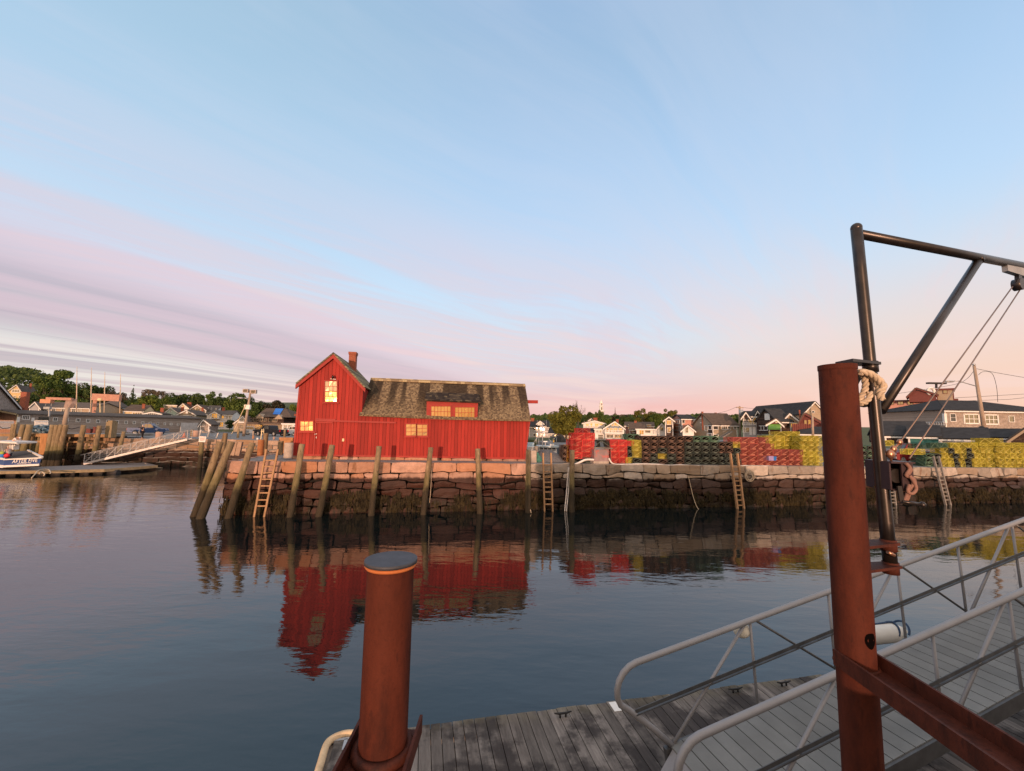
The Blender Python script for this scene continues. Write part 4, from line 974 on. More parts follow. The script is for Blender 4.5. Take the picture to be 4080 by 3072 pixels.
mb = MB(); mb.hexa([pl0+nrm*-.02, pl1+nrm*-.02, pl1+nrm*.02, pl0+nrm*.02], [p+Vector((0,0,.085)) for p in (pl0+nrm*-.02, pl1+nrm*-.02, pl1+nrm*.02, pl0+nrm*.02)]); mb.build('hanger_plate', mat('pale_steel_plate', (.38,.37,.36), .5, .5), dav)
bk = on_arm('K', 2042, 795)
mb = MB(); mb.tube([bk - nrm*.03, bk + nrm*.03], .055, 16); mb.bar(bk + Vector((0,0,.02)), bk + Vector((.01,0,.12)), .05, .03, nrm)
mb.build('block', BLACKSTEEL, dav)
wx = at_y(q('G', 660, 1200), DD-.02)
c1 = at_y(q('G', 742, 920), DD-.03); c2 = at_y(q('G', 830, 1060), DD-.03)
mb = MB(); s0 = on_arm('K', 1985, 815); mb.tube([s0.lerp(c1, f) for f in (0,.5,1)], .0055, 6); mb.build('cable', mat('wire_cable', (.20,.15,.13), .5, .4), dav)
mb = MB(); s0 = on_arm('K', 2062, 835); mb.tube([s0.lerp(c2, f) for f in (0,.5,1)], .0055, 6); mb.build('cable', bpy.data.materials['wire_cable'], dav)
wz0, wz1 = at_y(q('G', 620, 1320), DD).z, at_y(q('G', 620, 1085), DD).z; wx0, wx1 = at_y(q('G', 618, 1200), DD-.05).x, at_y(q('G', 800, 1200), DD-.05).x
mb = MB(); th = .012
mb.box(((wx0+wx1)/2, DD, wz0), wx1-wx0, .20, th); mb.box(((wx0+wx1)/2, DD, wz1), (wx1-wx0)*1.15, .23, th); mb.box((wx1, DD, (wz0+wz1)/2), th, .20, wz1-wz0); mb.box(((wx0+wx1)/2 + (wx1-wx0)*.22, DD-.10, (wz0+wz1)/2), (wx1-wx0)*.55, th, wz1-wz0); mb.box((wx0-.01, DD, (wz0+wz1)/2), th, .20, wz1-wz0); mb.box(((wx0+wx1)/2, DD+.09, (wz0+wz1)/2), wx1-wx0, th, wz1-wz0)
mb.build('winch_housing', mat('dark_maroon_steel', (.050,.030,.034), .5, .3, var=.3), dav)
mb = MB(); mb.tube([((wx0+wx1)/2-.02, DD-.08, (wz0+wz1)/2), ((wx0+wx1)/2-.02, DD+.08, (wz0+wz1)/2)], .05, 14); mb.build('winch_drum', BLACKSTEEL, dav)
mb = MB(); h0 = at_y(q('G', 760, 1440), DD-.13); h1 = at_y(q('G', 945, 1468), DD-.13); mb.tube([h0, h1], .012, 10); mb.ball(h1, .02, n=10); mb.bar(Vector((h0.x, DD-.12, wz0+.03)), h0, .03, .012, Vector((0,1,0))); mb.build('crank_handle', BLACKSTEEL, dav)
GILT = mat('brassy_shackle', (.42,.22,.14), .3, .8)
for x, y, r in ((745, 915, .020), (690, 975, .022), (662, 1020, .030)):
    mb = MB(); mb.ball(at_y(q('G', x, y), DD-.03), r, r*.8, r*1.2, 10); mb.build('shackle', GILT, dav)
mb = MB(); mb.tube([c1, at_y(q('G',690,975),DD-.03), at_y(q('G',665,1080),DD-.03)], .008, 8); mb.build('turnbuckle', GILT, dav)
RIB = mat('pinkish_rope', (.24,.13,.10), .9, var=.25, vscale=30)
def ropet(mb, pts, r, n=7): # smooth rope run
    P_ = [Vector(p) for p in pts]; out = []
    for i in range(len(P_)-1):
        p0 = P_[max(i-1,0)]; p1 = P_[i]; p2 = P_[i+1]; p3 = P_[min(i+2,len(P_)-1)]
        for j in range(6):
            t = j/6; out.append(.5*((2*p1)+(-p0+p2)*t+(2*p0-5*p1+4*p2-p3)*t*t+(-p0+3*p1-3*p2+p3)*t**3))
    out.append(P_[-1]); mb.tube(out, r, n)
mb = MB()
for s in range(3):
    o = s*.012; ropet(mb, [at_y(q('G',x+s*8,y+s*4), DD-.12+o) for x,y in ((795,1100),(830,1150),(800,1210),(850,1230),(860,1290),(820,1340),(800,1400),(775,1435))], .011)
ropet(mb, [at_y(q('G',x,y), DD-.13) for x,y in ((830,1210),(880,1290),(885,1340),(850,1370),(815,1350),(830,1290))], .011)
tag(mb.build('tied_rope', RIB, loc=at_y(q('G',820,1250),DD)), 'knotted pinkish rope bunched on the winch of the davit', 'rope')
# brackets from pile to mast
for k, x, y, h in (('K', 640, 1562, .02), ('L', 740, 630, .018), ('L', 745, 845, .018)):
    z = at_y(q(k, x, y), DD).z; mm_ = mb0.lerp(mt_, (z-mb0.z)/(mt_.z-mb0.z)); mb = MB()
    a = Vector((PX + PR*.6, PD-.06, z)); b = Vector((PX + PR*.6, PD+.10, z)); c = Vector((mm_.x+MR*.9, DD+.06, z)); d = Vector((mm_.x+MR*.9, DD-.055, z))
    up = Vector((0,0,h)); mb.hexa([a,d,c,b],[p+up for p in (a,d,c,b)]); mb.tube([Vector((mm_.x,DD,z-.05)), Vector((mm_.x,DD,z+.03))], MR*1.28, 18, True)
    mb.build('bracket', RUST_BEAM if k == 'L' else BLACKSTEEL, dav)
mb = MB(); mb.ball(at_y(q('L', 838, 725), DD-MR*1.25), .012, n=8); mb.tube([at_y(q('L', 800, 712), DD-.07), at_y(q('L', 865, 745), DD-.07)], .012, 8); mb.build('bolt', GILT, dav)
# coil of laid rope hung behind the pile top
def laid_rope(mb, pts, r):
    P_ = [Vector(p) for p in pts]; out = []
    for i in range(len(P_)-1):
        p0 = P_[max(i-1,0)]; p1 = P_[i]; p2 = P_[i+1]; p3 = P_[min(i+2,len(P_)-1)]
        for j in range(14):
            t = j/14; out.append(.5*((2*p1)+(-p0+p2)*t+(2*p0-5*p1+4*p2-p3)*t*t+(-p0+3*p1-3*p2+p3)*t**3))
    out.append(P_[-1]); L = 0; strands = [[], [], []]
    for i, p in enumerate(out):
        t = (out[min(i+1,len(out)-1)] - out[max(i-1,0)]).normalized(); a = t.cross(Vector((.3,1,.2))).normalized(); b = t.cross(a)
        if i: L += (p - out[i-1]).length
        for s in range(3):
            th = L / (r*5.2) * 2*math.pi + s*2*math.pi/3; strands[s].append(p + (a*math.cos(th) + b*math.sin(th)) * r * .55)
    for st in strands: mb.tube(st, r*.56, 7)
mb = MB()
laid_rope(mb, [at_y(q('G',x,y),DD-.12) for x,y in ((368,300),(420,320),(440,400),(430,470),(400,520),(385,560))], .020)
laid_rope(mb, [at_y(q('G',x,y),DD-.14) for x,y in ((372,295),(440,300),(520,360),(560,440),(545,500))], .022)
laid_rope(mb, [at_y(q('G',x,y),DD-.17) for x,y in ((385,298),(470,305),(560,365),(600,430),(570,480),(585,540))], .022)
laid_rope(mb, [at_y(q('G',x,y),DD-.15) for x,y in ((390,575),(440,560),(475,520),(480,470))], .018)
tag(mb.build('rope_coil', ROPE, loc=at_y(q('G',470,400),DD-.1)), 'coil of thick three-strand cream rope hung between the rusted pile and the davit mast', 'rope')
mb = MB(); tor = []
for i in range(25):
    th = 2*math.pi*i/24; tor.append(at_y(q('G', 430 + 95*math.cos(th), 450 + 130*math.sin(th)), DD+.02+.02*math.sin(th)))
mb.tube(tor, .024, 10, False); tag(mb.build('rubber_ring', BLACK, loc=tor[0]), 'black rubber ring hanging behind the rope coil on the davit mast', 'ring')

# ------------------------------------------------------------------ floating dock
gd = Vector((math.cos(math.atan(.211)), math.sin(math.atan(.211)), 0)); nd = Vector((gd.y, -gd.x, 0))   # nd points towards the viewer
DZ = .60
D0 = at_z(q('O', 215, 1425), DZ); far0 = at_z(q('O', 950, 1330), DZ)
D0 = far0 + gd * ((D0 - far0).dot(gd))
dock = thing('floating_dock', 'weathered grey plank floating dock under the gangway', 'dock', D0)
mb = MB(); x = 0.06; r = random.Random(9)
while x < 17:
    w = r.uniform(.165, .19); j = r.uniform(-.012, .012); zj = r.uniform(-.004, .004)
    c = D0 + gd*(x + w/2) + nd*(2.6 + j) + Vector((0,0,-.02+zj)); mb.box(c, w-.012, 5.2, .045, (gd, nd, Vector((0,0,1)))); x += w
mb.build('decking', DOCK, dock)
mb = MB(); mb.box(D0 + gd*8.5 + nd*.04 + Vector((0,0,-.21)), 17, .08, .30, (gd, nd, Vector((0,0,1)))); mb.box(D0 + gd*.04 + nd*2.6 + Vector((0,0,-.21)), .08, 5.1, .30, (gd, nd, Vector((0,0,1)))); mb.box(D0 + gd*8.5 + nd*2.6 + Vector((0,0,-.38)), 16.6, 4.8, .25, (gd, nd, Vector((0,0,1))))
mb.build('frame_timber', GREYWOOD, dock)
mb = MB(); cz = Vector((0,0,.0))
ropet(mb, [D0 + gd*a + nd*b + Vector((0,0,.01)) for a, b in ((.42,.02),(.22,-.02),(.06,.03),(-.03,.16),(-.035,.5),(-.035,1.3),(-.035,2.6))], .055, 10)
mb.build('bumper', mat('cream_rubber_bumper', (.55,.40,.24), .8, var=.3, vscale=5), dock)
mb = MB(); c = at_z(q('O', 265, 1440), DZ+.006); mb.box(c, .36, .05, .012, (gd, nd, Vector((0,0,1)))); mb.box(c + gd*.12 + nd*.12, .05, .22, .012, (gd, nd, Vector((0,0,1)))); mb.build('corner_strap', STEEL, dock)
c = at_z(q('N', 125, 1020), DZ+.008); mb = MB(); mb.box(c, .13, .24, .006, (gd, nd, Vector((0,0,1)))); mb.build('white_patch', WHITE, dock)
for k, x, y, lb in (('N', 1305, 868, 'cleat nearer the camera along the outer edge of the dock'), ('N', 1780, 803, 'farther cleat along the outer edge of the dock'), ('Z', 2243, 2843, 'lone cleat on the dock edge left of the gangway')):
    p = at_z(q(k, x, y+14), DZ+.004); mb = MB()
    for s in (-.05, .05): mb.tube([p + gd*s, p + gd*s + Vector((0,0,.055))], .016, 8)
    mb.tube([p + gd*-.15 + Vector((0,0,.075)), p + gd*-.07 + Vector((0,0,.06)), p + gd*.07 + Vector((0,0,.06)), p + gd*.15 + Vector((0,0,.075))], [.010,.017,.017,.010], 8)
    tag(mb.build('dock_cleat', BLACK, loc=p), lb, 'cleat')
# fender lying on the far edge
fp = at_z(q('L', 840, 1560), .62)
fen = thing('dock_fender', 'fat white fender lashed with navy rope along the dock edge behind the gangway', 'fender', fp)
mb = MB(); fa = fp - gd*.95; fb = fp + gd*.42
pts = [fa.lerp(fb, i/14) + Vector((0,0,.2)) for i in range(15)]; mb.tube(pts, [.21*min(1, .25 + .75*math.sin(math.pi*min(.5, (14-i)/14*1.3))) if i > 9 else .21 for i in range(15)], 20); mb.build('body', mat('white_vinyl', (.66,.66,.62), .6, var=.08, vscale=2, bump=.15, bscale=6), fen)
mb = MB()
for dx in (-.05, .24): ropet(mb, [fp + gd*(dx + .12*math.cos(t)) + nd*.20*math.sin(t) + Vector((0,0,.205+.205*math.cos(t))) for t in [x*.45-1.6 for x in range(8)]], .022)
ropet(mb, [fp + gd*x + Vector((0,0,.43 - .03*abs(x))) for x in (-.9,-.5,-.2,.05)], .02)
mb.build('lashing', mat('navy_rope', (.03,.06,.12), .9), fen)

# ------------------------------------------------------------------ gangway
d_ = ray(7725, 727); g2 = Vector((d_.x, d_.y, 0)); SL = d_.z / g2.length; g2.normalize(); n2 = Vector((g2.y, -g2.x, 0))     # n2 towards the viewer
JF = at_z(q('N', 650, 1440), .95); GW = 1.38
def GP(s, h, side): return JF + g2*s + n2*(GW*side) + Vector((0, 0, h + SL*s))           # side 0 far, 1 near
gang = thing('gangway', 'sloping aluminium gangway with tubular truss rails coming down onto the floating dock', 'gangway', JF)
TOPH, MIDH, LOWH, LEN = 1.30, .64, 0.0, 11.5
RT = .043
for side in (0, 1):
    s_off = 0.0 if side == 0 else -.08
    pts = [GP(.10+s_off, -.02, side)]
    pts += [GP(-.25+s_off, .36, side), GP(-.62+s_off, .72, side)]
    # rounded return
    for a in range(0, 7):
        th = math.radians(215 - a*20.8); pts.append(GP(-.50 + s_off + .30*math.cos(th), 1.00 + .30*math.sin(th), side))
    pts += [GP(-.40+s_off, TOPH, side), GP(1.4, TOPH, side), GP(4.6, TOPH, side), GP(LEN, TOPH, side)]
    mb = MB(); mb.tube(pts, RT, 16); mb.build('handrail', ALU, gang)
    mb = MB(); mb.bar(GP(-.53+s_off, MIDH, side) + n2*(.0), GP(LEN, MIDH+.03, side), .012, .085, n2); mb.bar(GP(-.53+s_off, MIDH+.045, side) + n2*.02, GP(LEN, MIDH+.075, side) + n2*.02, .05, .010, n2); mb.build('mid_rail', ALU_DARK, gang)
    mb = MB(); mb.bar(GP(-.05, LOWH-.06, side), GP(LEN, LOWH-.06, side), .075, .20, Vector((0,0,1))); mb.build('bottom_chord', ALU_DARK, gang)
    for k in range(-1, 4):
        s = 1.45 + 3.2*k
        if s > .2:
            mb = MB(); mb.tube([GP(s+.03, TOPH, side), GP(s+.12, LOWH-.1, side)], .021, 10); mb.build('upright', ALU, gang)
            mb = MB(); mb.tube([GP(s-.05, TOPH, side), GP(s-1.42, LOWH, side)], .024, 10); mb.build('diagonal', ALU, gang)
        mb = MB(); mb.tube([GP(max(s+.10, -.3), TOPH if s > 0 else .9, side) if s > 0 else GP(-.05,.03,side), GP(s+1.78, LOWH+.02, side)], .019, 10)
        if s > 0: mb.build('tie_rod', ALU_DARK, gang)
        mb = MB(); mb.tube([GP(s+1.62, TOPH, side), GP(s+1.70, LOWH-.05, side)], .021, 10)
        if s > -.5: mb.build('upright', ALU, gang)
mb = MB(); s = .02
while s < LEN:
    mb.hexa([GP(s, .02, 0), GP(s+.185, .02, 0), GP(s+.185, .02, 1), GP(s, .02, 1)], [GP(s, .055, 0), GP(s+.185, .055, 0), GP(s+.185, .055, 1), GP(s, .055, 1)]); s += .20
mb.build('deck', DECKALU, gang)
mb = MB(); mb.hexa([GP(-.28, -.31, .04), GP(.03, .01, .04), GP(.03, .01, .96), GP(-.28, -.31, .96)], [GP(-.28, -.285, .04), GP(.03, .04, .04), GP(.03, .04, .96), GP(-.28, -.285, .96)]); mb.build('toe_plate', ALU, gang)
mb = MB()
for s in [i*1.6 + .4 for i in range(7)]: mb.bar(GP(s, -.04, 0), GP(s, -.04, 1), .06, .08)
mb.build('cross_beam', ALU_DARK, gang)
for sd in (.1, .9):
    p = GP(.12, 0, sd); p.z = DZ + .1; mb = MB(); mb.tube([p - n2*.05, p + n2*.05], .10, 16); mb.build('wheel', BLACK, gang)
bp_ = GP(1.42, TOPH-.17, 0) - n2*.10
mb = MB(); mb.ball(bp_, .13, .10, .11, 14); tag(mb.build('buoy', mat('cream_buoy', (.62,.57,.46), .6), loc=bp_), 'small cream float hung under the far handrail of the gangway', 'buoy')
# ------------------------------------------------------------------ land, quays
GRASS = mat('rough_grass', (.06,.075,.025), .95, var=.4, vscale=.6)
quay_top = mat('quay_paving', (.17,.17,.17), .92, var=.25, vscale=.5, bump=.3)
mb = MB(); mb.hexa([(-150,51.6,-1),(-4.5,51.6,-1),(-4.5,100,-1),(-150,100,-1)], [(-150,51.6,3.30),(-4.5,51.6,3.30),(-4.5,100,3.30),(-150,100,3.30)]); structure('quay', mb, quay_top)
mb = MB(); mb.hexa([W(9.5,9.02,-1),W(70,9.02,-1),W(95,90,-1),W(14,52,-1)], [W(9.5,9.02,2.74),W(70,9.02,2.6),W(95,90,3.0),W(14,52,3.0)]); structure('neck_road', mb, quay_top)
def hill(x, y):
    if y < 96: return 2.2
    l = max(0, min(1, (y-96)/150)); l = l*l*(3-2*l)
    a = 15 if x < -30 else (15 + (x+30)/60*-8 if x < 30 else 7)
    return 2.4 + a*l + 1.2*fbm(x*.02, y*.02, 4)*l
mb = MB(); nx_, ny_ = 60, 40; vs = []
for j in range(ny_+1):
    for i in range(nx_+1):
        x = -500 + 1000*i/nx_; y = 92 + (j/ny_)**1.6*600; vs.append((x, y, hill(x, y)))
mb.add(vs, [(j*(nx_+1)+i, j*(nx_+1)+i+1, (j+1)*(nx_+1)+i+1, (j+1)*(nx_+1)+i) for j in range(ny_) for i in range(nx_)], sm=True); structure('hill', mb, GRASS)
wl = thing('harbour_wall', 'pinkish stone quay wall across the water behind the left end of the wharf', 'wall', (-40, 51.5, 0))
mb = MB(); masonry(mb, Vector((-62,51.5,0)), Vector((1,0,0)), Vector((0,1,0)), 58, -.5, lambda u: 3.36 + .04*math.sin(u*.3), 51, rows=(.6,.5,.55,.6,.6,.6,.7), lmin=.9, lmax=2.2, cap=(1.3,2.8), nx=3, nz=2)
mb.build('block_facing', GRANITE_Q, wl)
mb = MB(); mb.box((-33, 51.86, 1.1), 58, .1, 4.2); mb.build('rubble_core', DARKGAP, wl)
sw = thing('seawall', 'low stepped stone seawall below the grey houses behind the lobster boat', 'wall', at_y(q('V',840,990), 84))
a = at_y(q('V',560,1000), 84); b = at_y(q('V',1500,1000), 84); tz = at_y(q('V',840,825), 84).z
mb = MB(); masonry(mb, Vector((a.x,84,0)), Vector((1,0,0)), Vector((0,1,0)), b.x-a.x, -.4, lambda u: tz, 53, rows=(.7,.7,.7,.7), lmin=1.5, lmax=3, cap=(2,4), nx=2, nz=1); mb.build('block_facing', GRANITE_G, sw)
mb = MB(); mb.hexa([(a.x,84.3,-1),(b.x+30,84.3,-1),(b.x+30,97,-1),(a.x-12,97,-1)],[(a.x,84.3,tz-.05),(b.x+30,84.3,tz-.05),(b.x+30,97,tz+.3),(a.x-12,97,tz+.3)]); mb.build('grass_bank', GRASS, sw)

# ------------------------------------------------------------------ houses
class Fac:
    def __init__(s, k, x0, x1, ye, Y0, Y1):
        s.k = k; a = at_y(q(k, x0, ye), Y0); b = at_y(q(k, x1, ye), Y1); s.o = Vector((a.x, a.y, 0)); s.d = Vector((b.x-a.x, b.y-a.y, 0)); s.L = s.d.length; s.d.normalize()
        s.n = Vector((s.d.y, -s.d.x, 0))
        if s.n.dot(EYEP - s.o) < 0: s.n = -s.n
    def sz(s, x, y, back=0.0):
        r = ray(*q(s.k, x, y)); o = s.o - s.n*back; t = (o - EYEP).dot(s.n)/r.dot(s.n); X = EYEP + r*t; return ((X - s.o).dot(s.d), X.z)
    def p(s, ss, z, out=0.0): return s.o + s.d*ss + s.n*out + Vector((0,0,z))
UPV = Vector((0,0,1))
def win_part(f, parent, w, tm=None):
    x0, y0, x1, y1 = w[:4]; kind = w[4] if len(w) > 4 else 'w'; cols = w[5] if len(w) > 5 else 2; out = .0
    a = f.sz(x0, y1); b = f.sz(x1, y0); c = f.sz(x1, y1); s0, s1 = a[0], b[0]; z0 = (a[1]+c[1])/2; z1 = z0 + (b[1]-c[1])
    t = max(.07, min(.16, (s1-s0)*.10)); mb = MB(); ax = (f.d, f.n, UPV)
    if kind == 'p':
        mb.box(f.p((s0+s1)/2, (z0+z1)/2, .03), s1-s0, .06, z1-z0, ax); return mb.build('door', tm or WHITE, parent)
    cs, cz = (s0+s1)/2, (z0+z1)/2
    for (ss, zz, w_, h_) in ((s0-t/2+t*.3, cz, t, z1-z0+t), (s1+t/2-t*.3, cz, t, z1-z0+t), (cs, z1, s1-s0, t), (cs, z0, s1-s0, t*1.1)): mb.box(f.p(ss, zz, .04), w_, .10, h_, ax)
    for i in range(1, cols): mb.box(f.p(s0+(s1-s0)*i/cols, cz, .035), t*.5, .05, z1-z0, ax)
    if z1-z0 > .9: mb.box(f.p(cs, cz, .034), s1-s0, .05, t*.45, ax)
    fo = mb.build('window', tm or WHITE, parent)
    g = MB(); e = lambda: rnd.uniform(-.006,.006); g.add([f.p(s0,z0,.02+e()), f.p(s1,z0,.02+e()), f.p(s1,z1,.02+e()), f.p(s0,z1,.02+e())], [(0,1,2,3)])
    g.build('pane', {'w': GLASS, 'd': GLASS_DARK}[kind], fo); return fo
def house(label, k, x0, x1, yb, ye, style, yr, Y, wm, rm, D=8.0, xa=None, wins=(), chim=(), Y1=None, tm=WHITE, group=None, name='house', oh=.35, cat='house', fasc=True, ye2=None, face=None):
    if face is None: face = 0 if Y1 is not None else (1.0 if q(k, (x0+x1)/2, ye)[0] > 2040 else .62)
    Y0_ = Y
    if face:
        d0 = ray(*q(k, (x0+x1)/2, ye)); C_ = EYEP + d0*(Y/d0.y); nn_ = (Vector((d0.x, d0.y, 0)).normalized()*float(face) + Vector((0,1,0))*(1-float(face))).normalized(); dep = lambda x: (lambda r: r.y * ((C_-EYEP).dot(nn_)/r.dot(nn_)))(ray(*q(k, x, ye))); Y0_, Y1 = dep(x0), dep(x1)
    f = Fac(k, x0, x1, ye, Y0_, Y1 or Y); a = f.sz(x0, ye); b = f.sz(x1, ye2 or ye); zb_ = min(f.sz(x0, yb)[1], f.sz(x1, yb)[1]); ze = (a[1]+b[1])/2; L = f.L
    root = thing(name, label, cat, f.p(L/2, zb_, 0), group); B = -D
    P3 = f.p; mw = MB(); mr = MB(); mt_ = MB()
    def slab_(a_, b_, c_, d_, th=.14):
        nn = (b_-a_).cross(d_-a_).normalized()
        if nn.z < 0: nn = -nn
        mr.hexa([a_, b_, c_, d_], [p+nn*th for p in (a_, b_, c_, d_)])
    if style == 'gable':
        s_ap, z_ap = f.sz(xa if xa is not None else (x0+x1)/2, yr)
        prof = [(0,zb_),(L,zb_),(L,ze),(s_ap,z_ap-.1),(0,ze)]
        mw.prism([P3(s,z,0) for s, z in prof], f.n*-D)
        for (se, sg) in ((0,-1),(L,1)):
            sl = (z_ap-ze)/max(.1, abs(s_ap-se)); s_o = se + sg*oh; z_o = ze - sl*oh
            slab_(P3(s_o,z_o,oh), P3(s_o,z_o,B-.1), P3(s_ap,z_ap,B-.1), P3(s_ap,z_ap,oh))
            if fasc:
                d0, d1 = Vector((0,0,-.26)), Vector((0,0,.02)); q0, q1 = P3(s_o,z_o,oh-.02), P3(s_ap,z_ap,oh-.02)
                mt_.hexa([q0+d0, q1+d0, q1+d0-f.n*.06, q0+d0-f.n*.06], [q0+d1, q1+d1, q1+d1-f.n*.06, q0+d1-f.n*.06])
    elif style in ('side', 'hip'):
        z_r = f.sz((x0+x1)/2, yr, D/2)[1]; ins = 0 if style == 'side' else min(D/2, L*.32)
        mw.hexa([P3(0,zb_,0),P3(L,zb_,0),P3(L,zb_,B),P3(0,zb_,B)], [P3(0,ze,0),P3(L,ze,0),P3(L,ze,B),P3(0,ze,B)])
        if style == 'side':
            for s in (.0, L): mw.add([P3(s,ze,0),P3(s,ze,B),P3(s,z_r-.08,B/2)], [(0,1,2)])
        sl = (z_r-ze)/(D/2); zo = ze - sl*oh
        r0, r1 = (-oh*.6, L+oh*.6) if style == 'side' else (ins, L-ins)
        e0_, e1_ = (-oh*.6, L+oh*.6) if style == 'side' else (-oh, L+oh)
        slab_(P3(e0_,zo,oh), P3(e1_,zo,oh), P3(r1,z_r,B/2), P3(r0,z_r,B/2)); slab_(P3(e1_,zo,B-oh), P3(e0_,zo,B-oh), P3(r0,z_r,B/2), P3(r1,z_r,B/2))
        if style == 'hip':
            for s_, r_ in ((e0_, r0), (e1_, r1)): mr.add([P3(s_,zo+.13,oh),P3(s_,zo+.13,B-oh),P3(r_,z_r+.13,B/2)], [(0,1,2)])
        if fasc: mt_.bar(P3(e0_,zo-.05,oh-.03), P3(e1_,zo-.05,oh-.03), .05, .22)
    else:
        mw.hexa([P3(0,zb_,0),P3(L,zb_,0),P3(L,zb_,B),P3(0,zb_,B)], [P3(0,ze,0),P3(L,ze,0),P3(L,ze,B),P3(0,ze,B)])
        mr.box(P3(L/2, ze+.08, B/2), L+oh*1.2, D+oh*1.2, .16, (f.d, f.n, UPV))
        if fasc: mt_.bar(P3(-oh*.6,ze-.06,oh*.6+.02), P3(L+oh*.6,ze-.06,oh*.6+.02), .04, .24)
    for s in (.06, L-.06): mt_.bar(P3(s,zb_,.012), P3(s,ze-.02,.012), .14, .05, f.n)
    mw.build('wall', wm, root); mr.build('roof', rm, root); mt_.build('trim', tm, root)
    for w in wins: win_part(f, root, w, tm)
    for (cx, cw, ct_, back) in chim:
        s_c, z_t = f.sz(cx, ct_, back); w_ = abs(f.sz(cx+cw/2, ct_, back)[0] - f.sz(cx-cw/2, ct_, back)[0]); mb = MB()
        mb.box(P3(s_c, (z_t+ze-1)/2, -back), w_, w_*.9, z_t-ze+1, (f.d, f.n, UPV)); mb.box(P3(s_c, z_t-.08, -back), w_*1.15, w_*1.05, .16, (f.d, f.n, UPV)); mb.build('chimney', BRICK, root)
    return root, f
def fbox(root, f, x0, y0, x1, y1, out, dp, name, m_):
    a = f.sz(x0, y1, -out); b = f.sz(x1, y0, -out); mb = MB(); mb.box(f.p((a[0]+b[0])/2, (a[1]+b[1])/2, out - dp/2), b[0]-a[0], dp, b[1]-a[1], (f.d, f.n, UPV)); return mb.build(name, m_, root)
def railing(root, f, x0, x1, y0, y1, out, n, m_=WHITE):
    a = f.sz(x0, y1, -out); b = f.sz(x1, y0, -out); mb = MB(); zt_, zl = b[1], a[1]
    mb.bar(f.p(a[0],zt_,out), f.p(b[0],zt_,out), .07, .07); mb.bar(f.p(a[0],zl+.08,out), f.p(b[0],zl+.08,out), .05, .05)
    for i in range(n+1): mb.bar(f.p(a[0]+(b[0]-a[0])*i/n,zl,out), f.p(a[0]+(b[0]-a[0])*i/n,zt_,out), .05 if i % 4 else .11, .05, f.n)
    mb.build('railing', m_, root)

# left bank ---------------------------------------------------------
house('yellow gabled house high on the left among the trees', 'A', 68, 275, 640, 500, 'gable', 402, 130, YELLOWWALL, SLATE, 11, 203, [(145,460,240,496,'d',3),(160,536,192,572,'d'),(225,536,255,572,'d')], [(375,24,388,8)])
house('big grey shingled gable building cut off by the left edge of the picture', 'S', -700, 424, 520, 330, 'gable', -270, 50, SHINGLE_G, SLATE, 10, -160, [], [], Y1=70, fasc=True, cat='building', name='shingled_building')
# long shed
SH = Fac('A', 192, 2420, 845, 61, 93)
shed = thing('boat_shed', 'long low grey shingled shed with a row of small white square windows', 'shed', (SH.o.x, SH.o.y, 3.3))
f = SH; L = f.L; ze0 = f.sz(192, 752)[1]; D = 6.5; zr = ze0 + .5
mb = MB(); mb.prism([f.p(0,3.2,0), f.p(0,3.2,-D), f.p(0,ze0,-D), f.p(0,zr-.08,-D/2), f.p(0,ze0,0)], f.d*L); mb.build('wall', SHINGLE_G, shed)
mb = MB(); mb.add([f.p(-.02,3.2,-.05), f.p(-.02,3.2,-D+.05), f.p(-.02,ze0,-D+.05), f.p(-.02,zr-.12,-D/2), f.p(-.02,ze0,-.05)], [(0,1,2,3,4)]); mb.build('end_boarding', mat('sun_orange_boards', (.36,.20,.13), .85, var=.3, stretch=(3,3,.5)), shed)  # orange of the low sun put into the colour of this end
mb = MB(); o_ = .35; sl = (zr-ze0)/(D/2)
for sg in (0, 1):
    e_, r_ = (o_, -D/2) if sg == 0 else (-D-o_, -D/2); z_ = ze0 - sl*o_
    mb.hexa([f.p(-.3,z_,e_), f.p(L+.3,z_,e_), f.p(L+.3,zr,r_), f.p(-.3,zr,r_)], [f.p(-.3,z_+.14,e_), f.p(L+.3,z_+.14,e_), f.p(L+.3,zr+.14,r_), f.p(-.3,zr+.14,r_)])
mb.build('roof', SLATE, shed)
mb = MB()
for sg in (0, 1):
    e_ = o_ if sg == 0 else -D-o_; mb.bar(f.p(-.33,ze0-sl*o_-.05,e_), f.p(-.33,zr-.05,-D/2), .06, .22)
mb.bar(f.p(.08,3.2,.02), f.p(.08,ze0,.02), .16, .06, f.n); mb.build('trim', CREAM, shed)
for x0, x1, y0, y1 in ((628,698,793,848),(766,830,798,852),(905,970,806,857),(1030,1090,812,863),(1148,1208,818,867),(1272,1330,822,872),(1380,1436,828,876),(1493,1543,833,880),(1593,1640,837,882),(1695,1742,842,886),(1788,1832,846,888),(1880,1922,850,891),(1962,2004,854,894),(2042,2084,858,897)):
    win_part(f, shed, (x0+8, y0+7, x1-8, y1-7, 'd', 2))
for x0, x1, y0, y1 in ((65,102,853,892),(146,182,857,893),(225,262,860,895),(312,346,864,898)):
    g0, g1 = q('B', x0+6, y0+6), q('B', x1-6, y1-6); win_part(f, shed, (g0[0]*3.0286, (g0[1]-1400)*3.0286, g1[0]*3.0286, (g1[1]-1400)*3.0286, 'd', 2))
win_part(f, shed, (262, 775, 352, 822, 'd', 4))
fs = Fac('S', 300, 1030, 600, 61, 70)
win_part(SH, shed, (195, 790, 240, 855, 'p')); win_part(SH, shed, (372, 800, 415, 845, 'p'))
mb = MB(); a = SH.sz(445, 965); b = SH.sz(590, 795); mb.box(SH.p((a[0]+b[0])/2, (3.3+b[1])/2, .02), b[0]-a[0], .08, b[1]-3.3, (SH.d, SH.n, UPV)); mb.build('doorway_shade_panel', GLASS_DARK, shed)  # dark panel on the wall, standing in for a shaded opening
